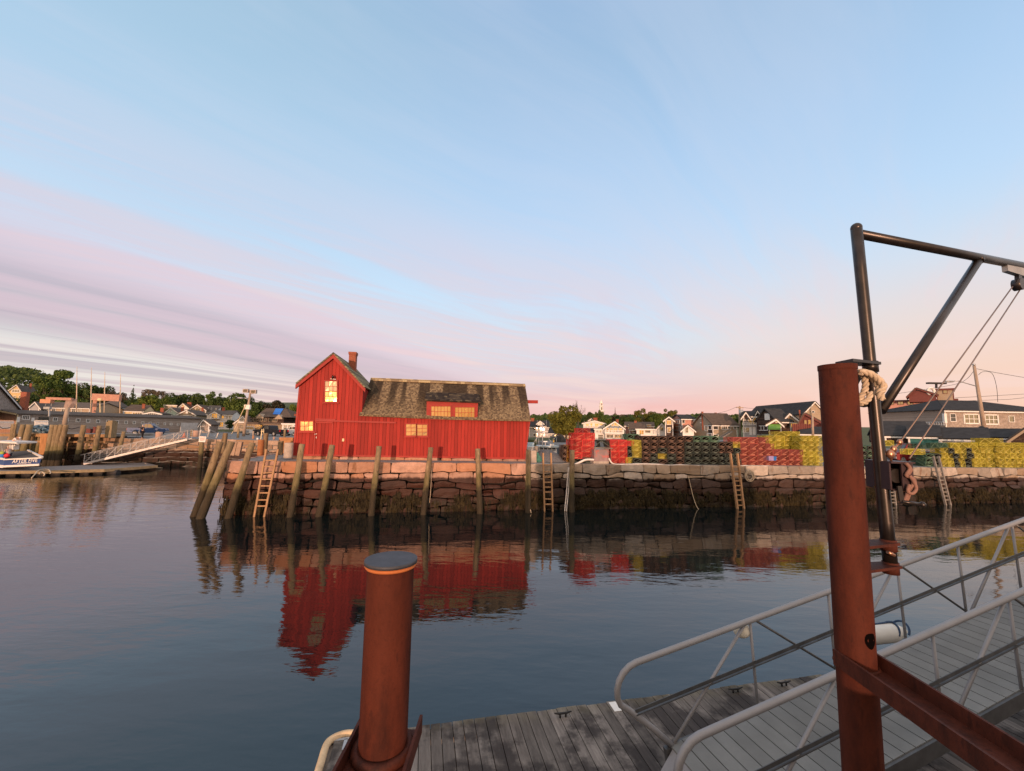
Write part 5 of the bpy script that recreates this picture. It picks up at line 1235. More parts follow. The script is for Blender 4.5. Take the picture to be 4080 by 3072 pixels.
wd0, wd1 = q('B', 365, 860), q('B', 572, 985)
a = SH.sz(wd0[0]*3.0286, (wd0[1]-1400)*3.0286); b = SH.sz(wd1[0]*3.0286, (wd0[1]-1400)*3.0286)
mb = MB(); mb.box(SH.p((a[0]+b[0])/2, (3.3+a[1])/2, .03), b[0]-a[0], .1, a[1]-3.3, (SH.d, SH.n, UPV)); wdr = mb.build('white_boarding', mat('scuffed_white_boards', (.56,.54,.52), .8, var=.2, vscale=2), shed)
house('small grey gabled shed at the right-hand end of the long shed', 'T', 1745, 1912, 765, 590, 'gable', 512, 86, SHINGLE_G, SLATE, 7, 1803, [(1790,612,1818,640,'d')], name='gabled_shed', cat='shed', fasc=True)
mb = MB(); c0 = at_y(q('S', 508, 260), 70); w_ = 152/5.2667*70/1650; mb.box((c0.x, 70, c0.z-.3), w_*.8, w_*.45, 4.6); tag(mb.build('brick_chimney', BRICK, loc=(c0.x,70,3.3)), 'stout red brick chimney rising behind the left end of the long shed roof', 'chimney')
house('long low house with a dark roof and white porch posts behind the long shed', 'S', 625, 1890, 520, 335, 'side', 232, 100, TANWALL, SLATE, 9, wins=[(850,325,1000,430,'d',3),(1090,330,1180,430,'d'),(1290,335,1400,430,'d'),(1510,345,1600,430,'d',2),(1640,350,1720,430,'w',3)], Y1=100.5)
house('grey gabled end house peeking over the left of the long shed', 'S', 622, 832, 430, 322, 'gable', 216, 98, GREYWALL, SLATE, 5, 742)
house('pale blue-white house with a dark hipped roof and shuttered windows behind the thin masts', 'A', 1192, 1420, 800, 668, 'hip', 592, 112, BLUEWALL, SLATE, 9, wins=[(1268,655,1308,700,'d'),(1338,660,1398,705,'d',3),(1200,655,1225,698,'d'),(1318,730,1390,762,'d',3)])
house('tan house with a broad brown roof and tall brick chimney behind the long shed', 'A', 1498, 1730, 800, 718, 'side', 648, 108, CREAM, BROWNROOF, 10, wins=[(1600,738,1716,775,'w',4)], chim=[(1738,34,634,2)])
house('low cream gabled garage with a glowing front behind the long shed', 'T', 726, 1018, 480, 402, 'gable', 372, 100, GREYWALL, SLATE, 8, 870, [(770,395,968,462,'w',5)], [(1050,60,300,4)])
house('mint green gabled house on the slope', 'T', 1082, 1345, 480, 392, 'gable', 292, 122, MINTWALL, SLATE, 9, 1206, [(1186,336,1212,376,'d'),(1150,432,1220,470,'d',3)])
house('flat roofed tan house with a row of upstairs windows behind the mint house', 'T', 1078, 1310, 320, 252, 'flat', 0, 138, TANWALL, BROWNROOF, 7, wins=[(1170,258,1235,282,'w',3),(1250,256,1290,282,'w',2)])
house('white gabled house, upper left of the hillside cluster', 'T', 1332, 1535, 400, 305, 'gable', 218, 136, WHITEWALL, BROWNROOF, 9, 1428, [(1408,248,1446,286,'w'),(1380,300,1400,350,'d')], [(1548,70,198,4)])
house('tan gabled house with an arched brown attic window', 'T', 1542, 1846, 430, 335, 'gable', 238, 128, TANWALL, BROWNROOF, 11, 1692, [(1658,288,1706,350,'d',1)], [(1418,46,285,-3),(1788,36,298,-2)])
house('cream trimmed gabled house with an open upstairs porch', 'T', 1328, 1648, 505, 418, 'gable', 336, 112, TANWALL, SLATE, 14, 1496, [(1476,362,1516,402,'p'),(1372,440,1400,490,'d'),(1424,440,1540,492,'d',4),(1565,440,1608,490,'w',1)], [])
house('long white dormered house at the top right of the hillside cluster', 'T', 1852, 2052, 400, 345, 'side', 262, 134, WHITEWALL, SLATE, 8, wins=[(1880,290,1900,335,'d'),(1935,300,1955,338,'d'),(2020,305,2040,340,'d')])
r_, f_ = house('two storey tan house with a golden picture window under a front gable', 'T', 1868, 2330, 560, 420, 'side', 352, 104, WHITEWALL, SLATE, 9, wins=[(2135,440,2180,495,'w'),(2225,450,2250,500,'d'),(2270,455,2300,500,'d')], chim=[(2172,50,292,4)])
house('little dormer gable with golden windows on the front of the tan house', 'T', 1932, 2090, 500, 412, 'gable', 364, 102.6, WHITEWALL, SLATE, 3, 2010, [(1948,404,2058,490,'w',3)], name='gabled_bay', cat='bay')
house('glowing glazed porch with white rail below the two storey tan house', 'T', 1830, 2300, 690, 550, 'flat', 0, 101, WHITEWALL, SLATE, 5, wins=[(1945,562,2030,650,'w',3),(2045,562,2170,650,'w',3)], name='porch', cat='porch')
# restaurant with the blue tarpaulin
rr, rf = house('brown shingled waterfront inn with two storeys of windows and a blue tarpaulin on its roof', 'U', 320, 1512, 860, 672, 'flat', 0, 92, TANWALL, BROWNROOF, 9, wins=[(430,690,555,790,'d',3),(620,690,740,790,'d',3),(830,690,1015,800,'w',4),(1055,700,1215,800,'w',3),(1255,705,1440,810,'d',3)], name='inn', cat='building', tm=TANWALL)
fbox(rr, rf, 600, 640, 1515, 672, .9, .9, 'porch_roof', BROWNROOF)
f2 = Fac('U', 650, 1545, 520, 95, 95); a = f2.sz(650, 650); b = f2.sz(1545, 520)
mb = MB(); mb.box(f2.p((a[0]+b[0])/2, (a[1]+b[1])/2, -3), b[0]-a[0], 6, b[1]-a[1], (f2.d, f2.n, UPV)); mb.build('upper_wall', SHINGLE_D, rr)
for w in ((690,535,765,600,'d',1),(795,530,890,605,'d',2),(920,535,1020,605,'d',2),(1035,535,1120,605,'d',2),(1165,545,1255,610,'d',2),(1275,545,1385,620,'w',2)): win_part(f2, rr, w, TANWALL)
mb = MB()
rz = f2.sz(1350, 288, 5)[1]; ez = f2.sz(1350, 505)[1]; s0, s1 = f2.sz(860, 505)[0], f2.sz(1770, 505)[0]; t0_, t1_ = f2.sz(1110, 288, 5)[0], f2.sz(1600, 288, 5)[0]
def inn_roof(fa, fb): return (f2.p(s0,ez,.4).lerp(f2.p(s1,ez,.4), fa)).lerp(f2.p(t0_,rz,-5).lerp(f2.p(t1_,rz,-5), fa), fb)
mb.add([f2.p(s0,ez,.4), f2.p(s1,ez,.4), f2.p(t1_,rz,-5), f2.p(t0_,rz,-5), f2.p(s0,ez,-10.4), f2.p(s1,ez,-10.4)], [(0,1,2,3),(4,3,2,5),(0,3,4),(1,5,2)]); mb.build('roof', BROWNROOF, rr)
mb = MB(); up = Vector((0,0,.10)); tq = [f2.sz(1272,438,1.6), f2.sz(1440,440,1.6), f2.sz(1540,292,4.9), f2.sz(1345,290,4.9)]
sl_ = (rz-ez)/5.4
def onroof(s, back): return f2.p(s, ez + sl_*(back+.4) + .06, -back)
def rb(x, y):
    r = ray(*q('U', x, y)); nr = Vector((0,0,1))*5.4 + f2.n*(rz-ez); pt0 = f2.p(0, ez+.07, .4); return EYEP + r*((pt0-EYEP).dot(nr)/r.dot(nr))
tp = [rb(1272,436), rb(1442,440), rb(1535,300), rb(1345,294)]
mb.add(tp + [p + nr_ for p in tp for nr_ in (Vector((0,-.03,.05)),)], [(3,2,1,0),(4,5,6,7),(0,1,5,4),(1,2,6,5),(2,3,7,6),(3,0,4,7)]); mb.build('tarpaulin', mat('blue_tarpaulin', (.015,.16,.62), .5, var=.12), rr)
for x0, xa_, x1, yp, ye_ in ((868,955,1040,418,512),(1325,1415,1502,440,528)):
    f3 = Fac('U', x0, x1, ye_, 94.4, 94.4); a = f3.sz(x0, ye_); b = f3.sz(x1, ye_); c = f3.sz(xa_, yp); mb = MB(); mb.prism([f3.p(a[0],a[1]-.2,0), f3.p(b[0],a[1]-.2,0), f3.p(b[0],a[1],0), f3.p(c[0],c[1],0), f3.p(a[0],a[1],0)], f3.n*-3.5); mb.build('dormer', TANWALL, rr)
house('pale gabled wing with three windows left of the inn', 'U', 372, 655, 680, 610, 'gable', 472, 91, WHITEWALL, BROWNROOF, 6, 545, [(478,545,506,600,'d',1),(520,545,550,600,'d',1),(562,545,590,600,'d',1)], name='inn_wing', cat='building')
house('little white sunroom with tall panes between the inn and the red shack', 'U', 1508, 1800, 850, 665, 'flat', 0, 89, WHITEWALL, SLATE, 5, wins=[(1530,695,1620,800,'d',4),(1645,695,1735,800,'d',4)], name='sunroom', cat='building')

# right bank --------------------------------------------------------
r1, f1 = house('grey two storey house on wharf timbers just right of the shack roof', 'V', 150, 556, 790, 528, 'side', 408, 100, GREYWALL, SLATE_D, 9, wins=[(236,546,330,604,'d',2),(376,548,480,608,'d',2),(236,672,328,730,'d',2),(380,672,480,735,'d',2)], chim=[(222,66,345,4)])
fbox(r1, f1, 165, 790, 550, 890, -.4, 5, 'timber_footing', GREYWOOD)
house('tiny white dormer gable on the roof of the grey two storey house', 'V', 326, 440, 500, 446, 'gable', 404, 99, WHITEWALL, SLATE_D, 4, 380, name='roof_gable', cat='gable')
house('navy cottage half hidden under the round tree', 'V', 566, 770, 830, 660, 'side', 560, 98, SLATEBLUE, SLATE_D, 7, wins=[(590,690,625,720,'w'),(690,690,730,730,'w')])
house('dark bungalow with a brown roof under the round tree', 'V', 758, 1050, 815, 706, 'side', 622, 92, GREYWALL, BROWNROOF, 8, wins=[(838,718,920,778,'w',3),(960,722,1022,776,'w',2)], chim=[])
house('red and white cottage row seen through the red traps', 'V', 1050, 1520, 830, 650, 'side', 566, 90, PINKWALL, SLATE_D, 7, wins=[(1100,715,1180,770,'w',2),(1200,640,1250,690,'w'),(1270,640,1320,690,'w'),(1400,640,1440,690,'w'),(1455,640,1500,690,'w')])
r6, f6 = house('cream house with a shallow gable and an open upper deck facing the low sun', 'V', 1288, 1736, 660, 450, 'gable', 396, 96, WHITEWALL, BROWNROOF, 10, 1520, [(1345,470,1400,520,'w',2),(1435,455,1475,540,'w',1),(1530,458,1605,540,'w',2),(1625,460,1690,500,'w',2)], [(1540,80,340,7)])
railing(r6, f6, 1290, 1730, 515, 555, .5, 24)
house('little white gable poking up behind the cream house', 'V', 1408, 1492, 400, 385, 'gable', 350, 108, WHITEWALL, BROWNROOF, 6, 1455)
r7, f7 = house('slate blue and white house with a broad gable, upper balcony and big ground floor windows', 'V', 1738, 2135, 812, 545, 'gable', 412, 84, SLATEBLUE, SLATE_D, 11, 1948, [(1772,688,1918,768,'w',2),(1936,690,2092,770,'w',2),(1772,555,1820,640,'w',1),(1842,555,1905,650,'w',2),(1925,555,2000,650,'w',2),(2030,560,2100,645,'w',2),(1935,440,1985,510,'w',1),(1880,470,1915,515,'w',1),(1990,470,2025,515,'w',1)], [(2000,50,375,8)])
railing(r7, f7, 1740, 2140, 605, 658, 1.3, 22); fbox(r7, f7, 1735, 655, 2140, 672, 1.35, 1.4, 'balcony_floor', WHITE)
r7b, f7b = house('narrow white stair tower with a balcony beside the slate blue house', 'V', 1528, 1734, 815, 575, 'flat', 0, 86, WHITEWALL, SLATE_D, 6, wins=[(1632,575,1672,655,'w',1),(1560,580,1610,650,'d',1),(1595,690,1700,790,'w',1)], name='stair_tower', cat='building')
railing(r7b, f7b, 1528, 1734, 610, 660, .8, 12)
house('dull red house with brown roofs and a tall chimney behind the green traps', 'E', 1465, 1850, 790, 655, 'side', 610, 96, PINKWALL, BROWNROOF, 9, wins=[(1510,640,1570,700,'w',2),(1755,642,1812,676,'w',3)], chim=[(1606,30,588,2)])
house('dark red sloping-roofed house beside the tall chimney', 'E', 1528, 1740, 790, 700, 'side', 625, 92, REDHOUSE, BROWNROOF, 6, wins=[(1560,705,1600,745,'d')])
r8, f8 = house('low white house with one wide dark window and a porch rail', 'E', 1620, 1915, 800, 700, 'flat', 0, 84, WHITEWALL, SLATE_D, 7, wins=[(1732,712,1806,750,'d',1),(1660,712,1715,770,'w',2)])
railing(r8, f8, 1860, 2000, 715, 760, 1.0, 10)
house('small white gabled house with one upstairs window', 'E', 1912, 2002, 800, 665, 'gable', 620, 82, WHITEWALL, SLATE_D, 8, 1955, [(1936,676,1976,722,'d')])
house('narrow dark brown house with a white-trimmed gable', 'E', 1998, 2104, 800, 572, 'gable', 532, 78, SHINGLE_D, SLATE_D, 10, 2050, [(2022,582,2080,640,'w',3),(2030,676,2072,745,'w',2)])
r10, f10 = house('tall pink-grey house with white corner boards and wide windows', 'F', 350, 500, 735, 508, 'side', 468, 78, PINKWALL, SLATE_D, 4.6, wins=[(356,518,386,564,'d',1)], face=False)  # salmon wall carries the pink sunlight on this face in its colour
sf = Fac('F', 246, 350, 508, 82.4, 78)
for w in ((255,522,270,568,'w',1),(280,522,326,568,'d',2),(272,606,336,650,'w',3),(266,692,340,720,'w',3)): win_part(sf, r10, w)
fbox(r10, sf, 247, 508, 349, 740, .03, .06, 'shade_grey_end', GREYWALL)  # grey sheet over the same house, painting its unlit end

house('little white gabled cottage with a black window box', 'F', 364, 498, 735, 640, 'gable', 584, 72, WHITEWALL, SLATE_D, 6, 426, [(397,612,430,680,'d',2)])
r12, f12 = house('dark shingled house with a big brown roof, two small chimneys and many white windows', 'F', 722, 1018, 735, 578, 'side', 453, 70, TANWALL, BROWNROOF, 7.2, wins=[(732,592,788,640,'d',1),(836,594,900,640,'w',3),(908,590,938,645,'w',1),(978,590,1014,634,'w',1),(730,698,788,725,'d',1)], chim=[(600,18,424,3.5),(760,18,436,5)], face=False)
sf = Fac('F', 505, 722, 578, 77.2, 70)
fbox(r12, sf, 507, 578, 720, 740, .03, .06, 'end_shingles', SHINGLE_D)
for w in ((512,516,529,556,'d',1),(556,505,608,558,'w',3),(516,602,536,658,'w',1),(598,602,612,640,'d',1),(636,592,662,655,'w',1),(676,592,714,640,'d',1),(664,688,716,725,'w',3)): win_part(sf, r12, w)

mb = MB(); a = at_y(q('F',845,735), 66); b = at_y(q('F',965,665), 66); mb.bar(a, b, .25, .12); mb.bar(a+Vector((0,.9,0)), b+Vector((0,.9,0)), .25, .12); mb.bar(a+Vector((0,0,.8)), b+Vector((0,0,.8)), .06, .06)
for i in range(8): mb.box(a.lerp(b,(i+.5)/8)+Vector((0,.45,0)), .3, 1.0, .05)
tag(mb.build('outdoor_stair', GREYWOOD, loc=a), 'grey wooden outside stair climbing the end of the dark shingled house', 'stair')
r14, f14 = house('grey-white house with twin small gables, glazed doors and balcony', 'F', 1088, 1310, 735, 478, 'side', 425, 66, GREYWALL, SLATE_D, 8, wins=[(1160,485,1205,575,'d',1),(1210,485,1245,575,'d',1),(1255,480,1275,530,'d',1),(1092,615,1120,675,'d',2),(1130,615,1164,675,'d',2),(1170,612,1196,705,'p'),(1212,612,1244,705,'p')])
railing(r14, f14, 1088, 1300, 560, 588, .6, 10)
for x0, x1, xa_, yp, lb in ((1092,1160,1126,428,'left of the twin roof gables on the grey-white house'),(1230,1310,1268,410,'right of the twin roof gables on the grey-white house')):
    house(lb, 'F', x0, x1, 500, 474, 'gable', yp, 65.6, SHINGLE_D, SLATE_D, 4, xa_, name='roof_gable', cat='gable')

house('huge barn-like building with a long dark roof and brown gable beside the rusted pile', 'F', 1815, 2080, 700, 442, 'gable', 304, 75, TANWALL, SLATE_D, 17.5, 1945, [(1920,415,1950,440,'d',1)], name='barn', cat='building', face=False)
r15, f15 = house('dark brown gabled cottage with a shuttered attic window and white sunroom panes', 'F', 1495, 1665, 700, 530, 'side', 398, 60, SHINGLE_D, SLATE_D, 4.9, face=False)
sf = Fac('F', 1266, 1495, 530, 64.8, 60)
for w in ((1358,446,1416,525,'p'),(1280,596,1312,650,'w',1),(1318,596,1346,650,'w',1),(1352,596,1390,650,'w',1)): win_part(sf, r15, w)
r17, f17 = house('small dull red gabled shop with a green awning', 'F', 1400, 1552, 700, 565, 'gable', 512, 58, REDHOUSE, BROWNROOF, 7, 1490, [(1488,535,1508,558,'w',1)], name='shop', cat='building')
a = f17.sz(1404, 572); b = f17.sz(1550, 572); c = f17.sz(1404, 628); mb = MB(); zt_, zl = a[1], c[1]
mb.add([f17.p(a[0],zt_,.05), f17.p(b[0],zt_,.05), f17.p(b[0]-.1,zl,1.3), f17.p(a[0]-.1,zl,1.3), f17.p(b[0]-.1,zl-.18,1.3), f17.p(a[0]-.1,zl-.18,1.3)], [(0,1,2,3),(3,2,4,5)]); mb.build('awning', mat('green_awning', (.14,.30,.05), .7), r17)
house('weathered tan gabled shop with teal windows', 'F', 1556, 1790, 700, 548, 'gable', 444, 60, TANWALL, SLATE_D, 10, 1655, [(1642,562,1688,618,'w',2),(1696,562,1752,618,'w',2)], [(1774,18,405,2)])
house('dark red gabled house with two white-framed windows beside the rusted pile', 'F', 1768, 2060, 700, 560, 'gable', 442, 57, REDHOUSE, BROWNROOF, 9, 1838, [(1832,526,1860,588,'w',1),(1878,522,1908,588,'w',1)], tm=REDHOUSE)
house('low slate-roofed shed under the dark red house', 'F', 1790, 2100, 735, 690, 'side', 618, 48, SLATEBLUE, SLATE_D, 6, name='shed', cat='shed')
mb = MB(); a = at_y(q('F',1690,662), 50); b = at_y(q('F',1900,662), 50); mb.box((a+b)/2 + Vector((0,0,.0)), (b-a).length, .08, 1.7)
for i in range(9): mb.box(a.lerp(b,i/8)+Vector((0,-.06,0)), .1, .08, 1.8)
tag(mb.build('red_fence', REDHOUSE, loc=a), 'dull red board fence below the dark red house', 'fence')
# far right
r20b, f20b = house('long grey house with a low hipped roof, white fascia, corner porch and triple windows', 'X', 1097, 2700, 960, 552, 'hip', 428, 57, SHINGLE_G, SLATE_D, 11.5, wins=[(1380,600,1565,728,'w',3),(1668,608,1832,738,'w',3),(2000,622,2062,708,'w',1),(1180,592,1245,700,'d',1)], face=False)
r20, f20 = r20b, Fac('X', 205, 1097, 552, 68.5, 57)
for w in ((285,622,340,740,'w',1),(350,622,435,740,'d',1),(478,618,540,720,'w',1)): win_part(f20, r20, w)
fbox(r20, f20, 640, 590, 1085, 715, .02, .1, 'porch_shade_panel', GLASS_DARK)  # dark panel painted as the shade inside the porch
for x in (620, 1085): fbox(r20, f20, x-10, 588, x+10, 720, .3, .3, 'porch_post', WHITE)
railing(r20, f20, 640, 1090, 705, 760, .3, 14)
r21, f21 = house('salmon red mill-like building with rows of windows behind the grey house', 'X', 290, 1270, 520, 405, 'flat', 0, 80, PINKWALL, BROWNROOF, 10, wins=[(325,415,385,465,'w'),(450,415,520,465,'w'),(585,420,655,465,'w')], tm=REDHOUSE, name='mill', cat='building')
house('red gabled cupola block with a round white window on the salmon building', 'X', 600, 980, 420, 325, 'gable', 232, 78, REDHOUSE, BROWNROOF, 8, 700, tm=REDHOUSE, name='cupola_block', cat='building')
cb, cf = house('tan boxy lantern room beside the round white window', 'X', 982, 1225, 430, 250, 'flat', 0, 77.5, TANWALL, REDHOUSE, 7, wins=[(1085,262,1135,308,'w',1)], tm=REDHOUSE, name='lantern_room', cat='building')
c = at_y(q('X',902,280), 77.5); mb = MB(); mb.tube([c + Vector((.62*math.cos(2*math.pi*i/20),-.1,.62*math.sin(2*math.pi*i/20))) for i in range(21)], .22, 8, False); tag(mb.build('round_window', WHITE, loc=c), 'round white window ring on the red cupola block', 'window')
mb = MB(); c = at_y(q('X',985,165), 78); b = at_y(q('X',985,235), 78); mb.bar(b, c, .25, .25, Vector((0,1,0))); mb.box(c, 3.4, .6, .3); tag(mb.build('roof_vent', BLACKSTEEL, loc=b), 'dark T-shaped vent on the red cupola block', 'vent')
house('dark low shed roof with a small cream gable below the grey house', 'X', 262, 985, 1010, 908, 'side', 712, 44, SHINGLE_D, SLATE_D, 7, ye2=895, Y1=42, name='shed', cat='shed', oh=.2)
house('teal-doored low shed with a dark roof, middle of three', 'X', 590, 1040, 1020, 915, 'side', 765, 41, mat('teal_boards', (.03,.14,.13), .8), SLATE_D, 6, ye2=905, name='shed', cat='shed', oh=.2)
house('low shed with a long dark roof and pale fascia, nearest the yellow traps', 'X', 1040, 1720, 1040, 945, 'side', 800, 39, GREYWALL, SLATE_D, 6, ye2=945, name='shed', cat='shed', oh=.2)
house('shed with a long dark roof at the right edge, behind the lamp pole', 'X', 1720, 2330, 1040, 930, 'side', 815, 42, GREYWALL, SLATE_D, 6, name='shed', cat='shed', oh=.2)
house('brick-faced gable end at the right edge of the picture', 'X', 2000, 2560, 1060, 965, 'gable', 760, 38, SHINGLE_D, SLATE_D, 6, 2290, tm=TANWALL, name='gable_shed', cat='shed', oh=.15)
# ------------------------------------------------------------------ trees
def leaf_mat(name, col, hi):
    mt, t, b = new_mat(name); i = t.island(); c = t.ramp(i, [(0, mulc(col, .55)), (.55, col), (1, hi)])
    t.l.new(c, b.inputs['Base Color']); b.inputs['Roughness'].default_value = .8; b.inputs['Specular IOR Level'].default_value = .15
    tr = t.node('ShaderNodeBsdfTranslucent'); t.l.new(c, tr.inputs['Color']); mx = t.node('ShaderNodeMixShader', ins={0: .2, 1: b.outputs[0], 2: tr.outputs[0]}); t.l.new(mx.outputs[0], t.n['Material Output'].inputs[0]); return mt
LEAF = dict(green=leaf_mat('summer_leaves', (.075,.115,.026), (.15,.19,.045)), dark=leaf_mat('dark_leaves', (.048,.078,.024), (.095,.125,.036)), bright=leaf_mat('bright_leaves', (.11,.155,.028), (.20,.23,.05)),
            olive=leaf_mat('olive_leaves', (.11,.11,.018), (.19,.18,.035)), maroon=leaf_mat('copper_leaves', (.042,.040,.022), (.08,.065,.035)), pale=leaf_mat('pale_budding_leaves', (.16,.13,.09), (.24,.19,.13)))
BARK = mat('bark', (.11,.085,.065), .95, var=.35)
def lobes_for(kind, r):
    L = []
    if kind == 'conifer':
        for i in range(9):
            z = .12 + .84*i/8; w = .34*(1 - i/8.6)
            for k in range(4): a = r.random()*6.28; L.append((w*.55*math.cos(a), w*.55*math.sin(a), z, w*.62+.02, .07))
    elif kind == 'pine':
        for i in range(20):
            z = .25 + .70*r.random(); w = .46*(1-.55*(z-.25)/.7); a = r.random()*6.28; d = w*r.uniform(.3,1); L.append((d*math.cos(a), d*math.sin(a), z, r.uniform(.11,.19), .07))
    elif kind == 'oak':
        for i in range(26):
            a = r.random()*6.28; z = r.uniform(.36,.93); w = .48*math.sqrt(max(.05,1-((z-.62)/.36)**2)); d = w*r.uniform(.45,1.0); s = r.uniform(.06,.125); L.append((d*math.cos(a), d*math.sin(a), z, s, s*.75))
    else:
        for i in range(22):
            a = r.random()*6.28; z = r.uniform(.26,.90); w = .44*math.sqrt(max(.05,1-((z-.55)/.42)**2)); d = w*r.uniform(.25,.95); s = r.uniform(.11,.19); L.append((d*math.cos(a), d*math.sin(a), z, s, s*.8))
    return L
def crown_mesh(mb, kind, seed, n, leaf):
    r = random.Random(seed); L = lobes_for(kind, r); tot = sum(l[3]**2 for l in L)
    for l in L:
        for _ in range(int(n * l[3]**2 / tot)):
            d = Vector((r.gauss(0,1), r.gauss(0,1), r.gauss(0,1))).normalized(); rad = r.uniform(.55, 1.08) ** .6
            c = Vector((l[0]+d.x*l[3]*rad, l[1]+d.y*l[3]*rad, l[2]+d.z*l[4]*rad*1.25))
            nn = (d*.9 + Vector((r.uniform(-1,1), r.uniform(-1,1), r.uniform(-.4,1)))).normalized(); t1 = nn.cross(Vector((r.uniform(-1,1),r.uniform(-1,1),.3))).normalized(); t2 = nn.cross(t1); s = leaf*r.uniform(.6,1.4)
            mb.add([c-t1*s-t2*s*.5, c+t1*s*.2-t2*s*.7, c+t1*s+t2*s*.3, c-t1*s*.1+t2*s*.8], [(0,1,2,3)])
def limbs(mb, kind, seed, bare=False):
    r = random.Random(seed); mb.tube([(0,0,-.02),(.005,.0,.2),(.0,.01,.45),(.01,0,.7 if kind != 'conifer' else .95)], [.030,.024,.018,.006], 7)
    if kind == 'conifer': return
    def br(p, d, l, rad, depth):
        e = p + d*l; mid = p + d*l*.5 + Vector((r.uniform(-.02,.02),r.uniform(-.02,.02),.01)); mb.tube([p, mid, e], [rad, rad*.75, rad*.5], 4 if depth > 1 else 5, False)
        if depth < (4 if bare else 2):
            for k in range(3 if bare else 2):
                d2 = (d + Vector((r.uniform(-.8,.8), r.uniform(-.8,.8), r.uniform(-.1,.6)))*.75).normalized(); br(e if k else mid, d2, l*r.uniform(.62,.8), rad*.55, depth+1)
    for k in range(7 if bare else 6):
        a = k*6.28/6 + r.uniform(-.4,.4); br(Vector((0,0,r.uniform(.2,.5))), Vector((math.cos(a)*.8, math.sin(a)*.8, r.uniform(.6,1.2))).normalized(), .20, .012, 0)
TREEP = {}
def tree(label, k, xc, yt, w, yb, Y, kind='round', leafm='green', group='trees behind the harbour houses'):
    key = (kind, leafm); c = at_y(q(k, xc, yt), Y); b = at_y(q(k, xc, yb), Y); wd = w/VIEW[k][2]*Y/FPX; base = Vector((b.x, Y, b.z)); h = c.z - b.z
    if key not in TREEP:
        root = thing('tree', label, 'tree', (0,0,0), group)
        tm = MB(); limbs(tm, kind, hash(kind) % 97 if False else len(TREEP)+3, kind == 'bare'); tm.build('trunk', BARK, root)
        if kind != 'bare':
            cm = MB(); n, lf = dict(round=(4600,.031), oak=(3400,.022), conifer=(1800,.026), pine=(4200,.024))[kind]; crown_mesh(cm, kind, len(TREEP)+11, n, lf); cm.build('crown', LEAF[leafm], root)
        TREEP[key] = root; o = root
    else: o = copy_tree(TREEP[key])
    o['label'] = label; o['group'] = group; o.location = base; o.scale = (wd, wd, h); o.rotation_euler = (0, 0, rnd.uniform(0, 6.28)); return o
T_ = tree
T_('tall spreading dark pine above the long shed roof','A',715,235,470,760,135,'pine','green')
T_('second pine crowding the tall one from the left','A',520,330,360,760,128,'pine','green')
T_('low dark bush tree beside the yellow gabled house','A',320,520,300,760,112,'round','dark')
T_('round dark tree behind the leftmost thin mast','A',1050,402,330,720,165,'round','dark')
T_('dark tree behind the second and third masts','A',1235,432,250,720,170,'round','dark')
T_('sparse grey-green tree beside the fourth mast','A',1400,462,190,720,150,'oak','pale')
T_('narrow conifer to the right of the fourth mast','A',1578,418,170,760,150,'conifer','dark')
T_('hazy budding tree, left of two behind the brown roofed house','A',1780,432,200,700,180,'oak','pale')
T_('hazy budding tree, right of two behind the brown roofed house','A',1935,462,170,700,178,'oak','pale')
T_('bright bushy tree above the tall brick house chimney','A',1800,545,350,780,135,'round','bright')
T_('green tree above the cream garage','A',2030,545,230,780,150,'round','green')
T_('deep green tree behind the mint house','B',280,520,280,800,155,'round','dark')
T_('green tree behind the white gabled hillside house','B',430,506,260,800,160,'round','green')
T_('dark tree right of the hillside cluster','B',560,520,220,800,158,'round','dark')
T_('leafless pale tree poking above the hillside cluster','B',575,492,150,700,170,'bare')
T_('spreading round-headed oak on the skyline, left of the flood light pole','B',768,492,290,840,150,'oak','green')
T_('lower oak filling in under the round-headed one','B',760,560,250,880,140,'round','dark')
T_('tall green tree directly behind the flood light pole','B',1025,498,290,900,125,'round','green')
T_('dark tree right behind the flood light pole','B',1150,560,220,900,128,'round','dark')
T_('pale green shrub tree left of the inn roof','B',1160,718,260,900,104,'round','bright')
T_('dark tree between pole and blue tarpaulin','B',1275,612,230,900,124,'round','dark')
T_('thin leafless tree between pole and blue tarpaulin','B',1290,600,150,800,150,'bare')
T_('round copper-dark tree behind the blue tarpaulin roof','B',1495,595,310,860,126,'round','maroon')
T_('light green tree touching the left wall of the red shack','B',1690,650,190,860,115,'round','bright')
T_('dark clipped hedge tree beside the glowing porch','U',215,575,270,800,98,'round','dark')
T_('big round olive-green tree right of the red shack','E',690,398,450,842,90,'round','olive')
T_('leafless branching tree behind the big round tree','E',845,318,250,700,130,'bare')
T_('small dark tree above the grey two storey house','E',335,546,120,700,150,'round','dark')
T_('dark tree left of the white steeple','E',1000,480,170,660,150,'round','dark')
T_('bushy tree at the foot of the white steeple','E',1140,448,160,680,152,'oak','green')
T_('low green tree between steeple and dark spire','E',1195,540,190,700,130,'round','green')
T_('hazy leafless tree right of the dark spire','E',1450,490,170,640,170,'oak','pale')
T_('dark low tree right of the dark spire','E',1480,530,220,680,150,'round','dark')
T_('broad airy tree above the dull red house','E',1722,430,290,690,150,'oak','olive')
T_('bushy green tree between the two airy trees','E',1905,482,220,720,140,'round','green')
T_('airy tree above the pink-grey house','E',2080,430,260,700,150,'oak','olive')
T_('green tree behind the roof of the pink-grey house','F',95,450,180,640,140,'round','green')
T_('low dark tree left of the crossarm pole','F',1010,505,220,640,150,'round','dark')
T_('low tree between shingled house and the pole','F',940,515,120,640,150,'round','dark')
wdm = MB(); r = random.Random(3)
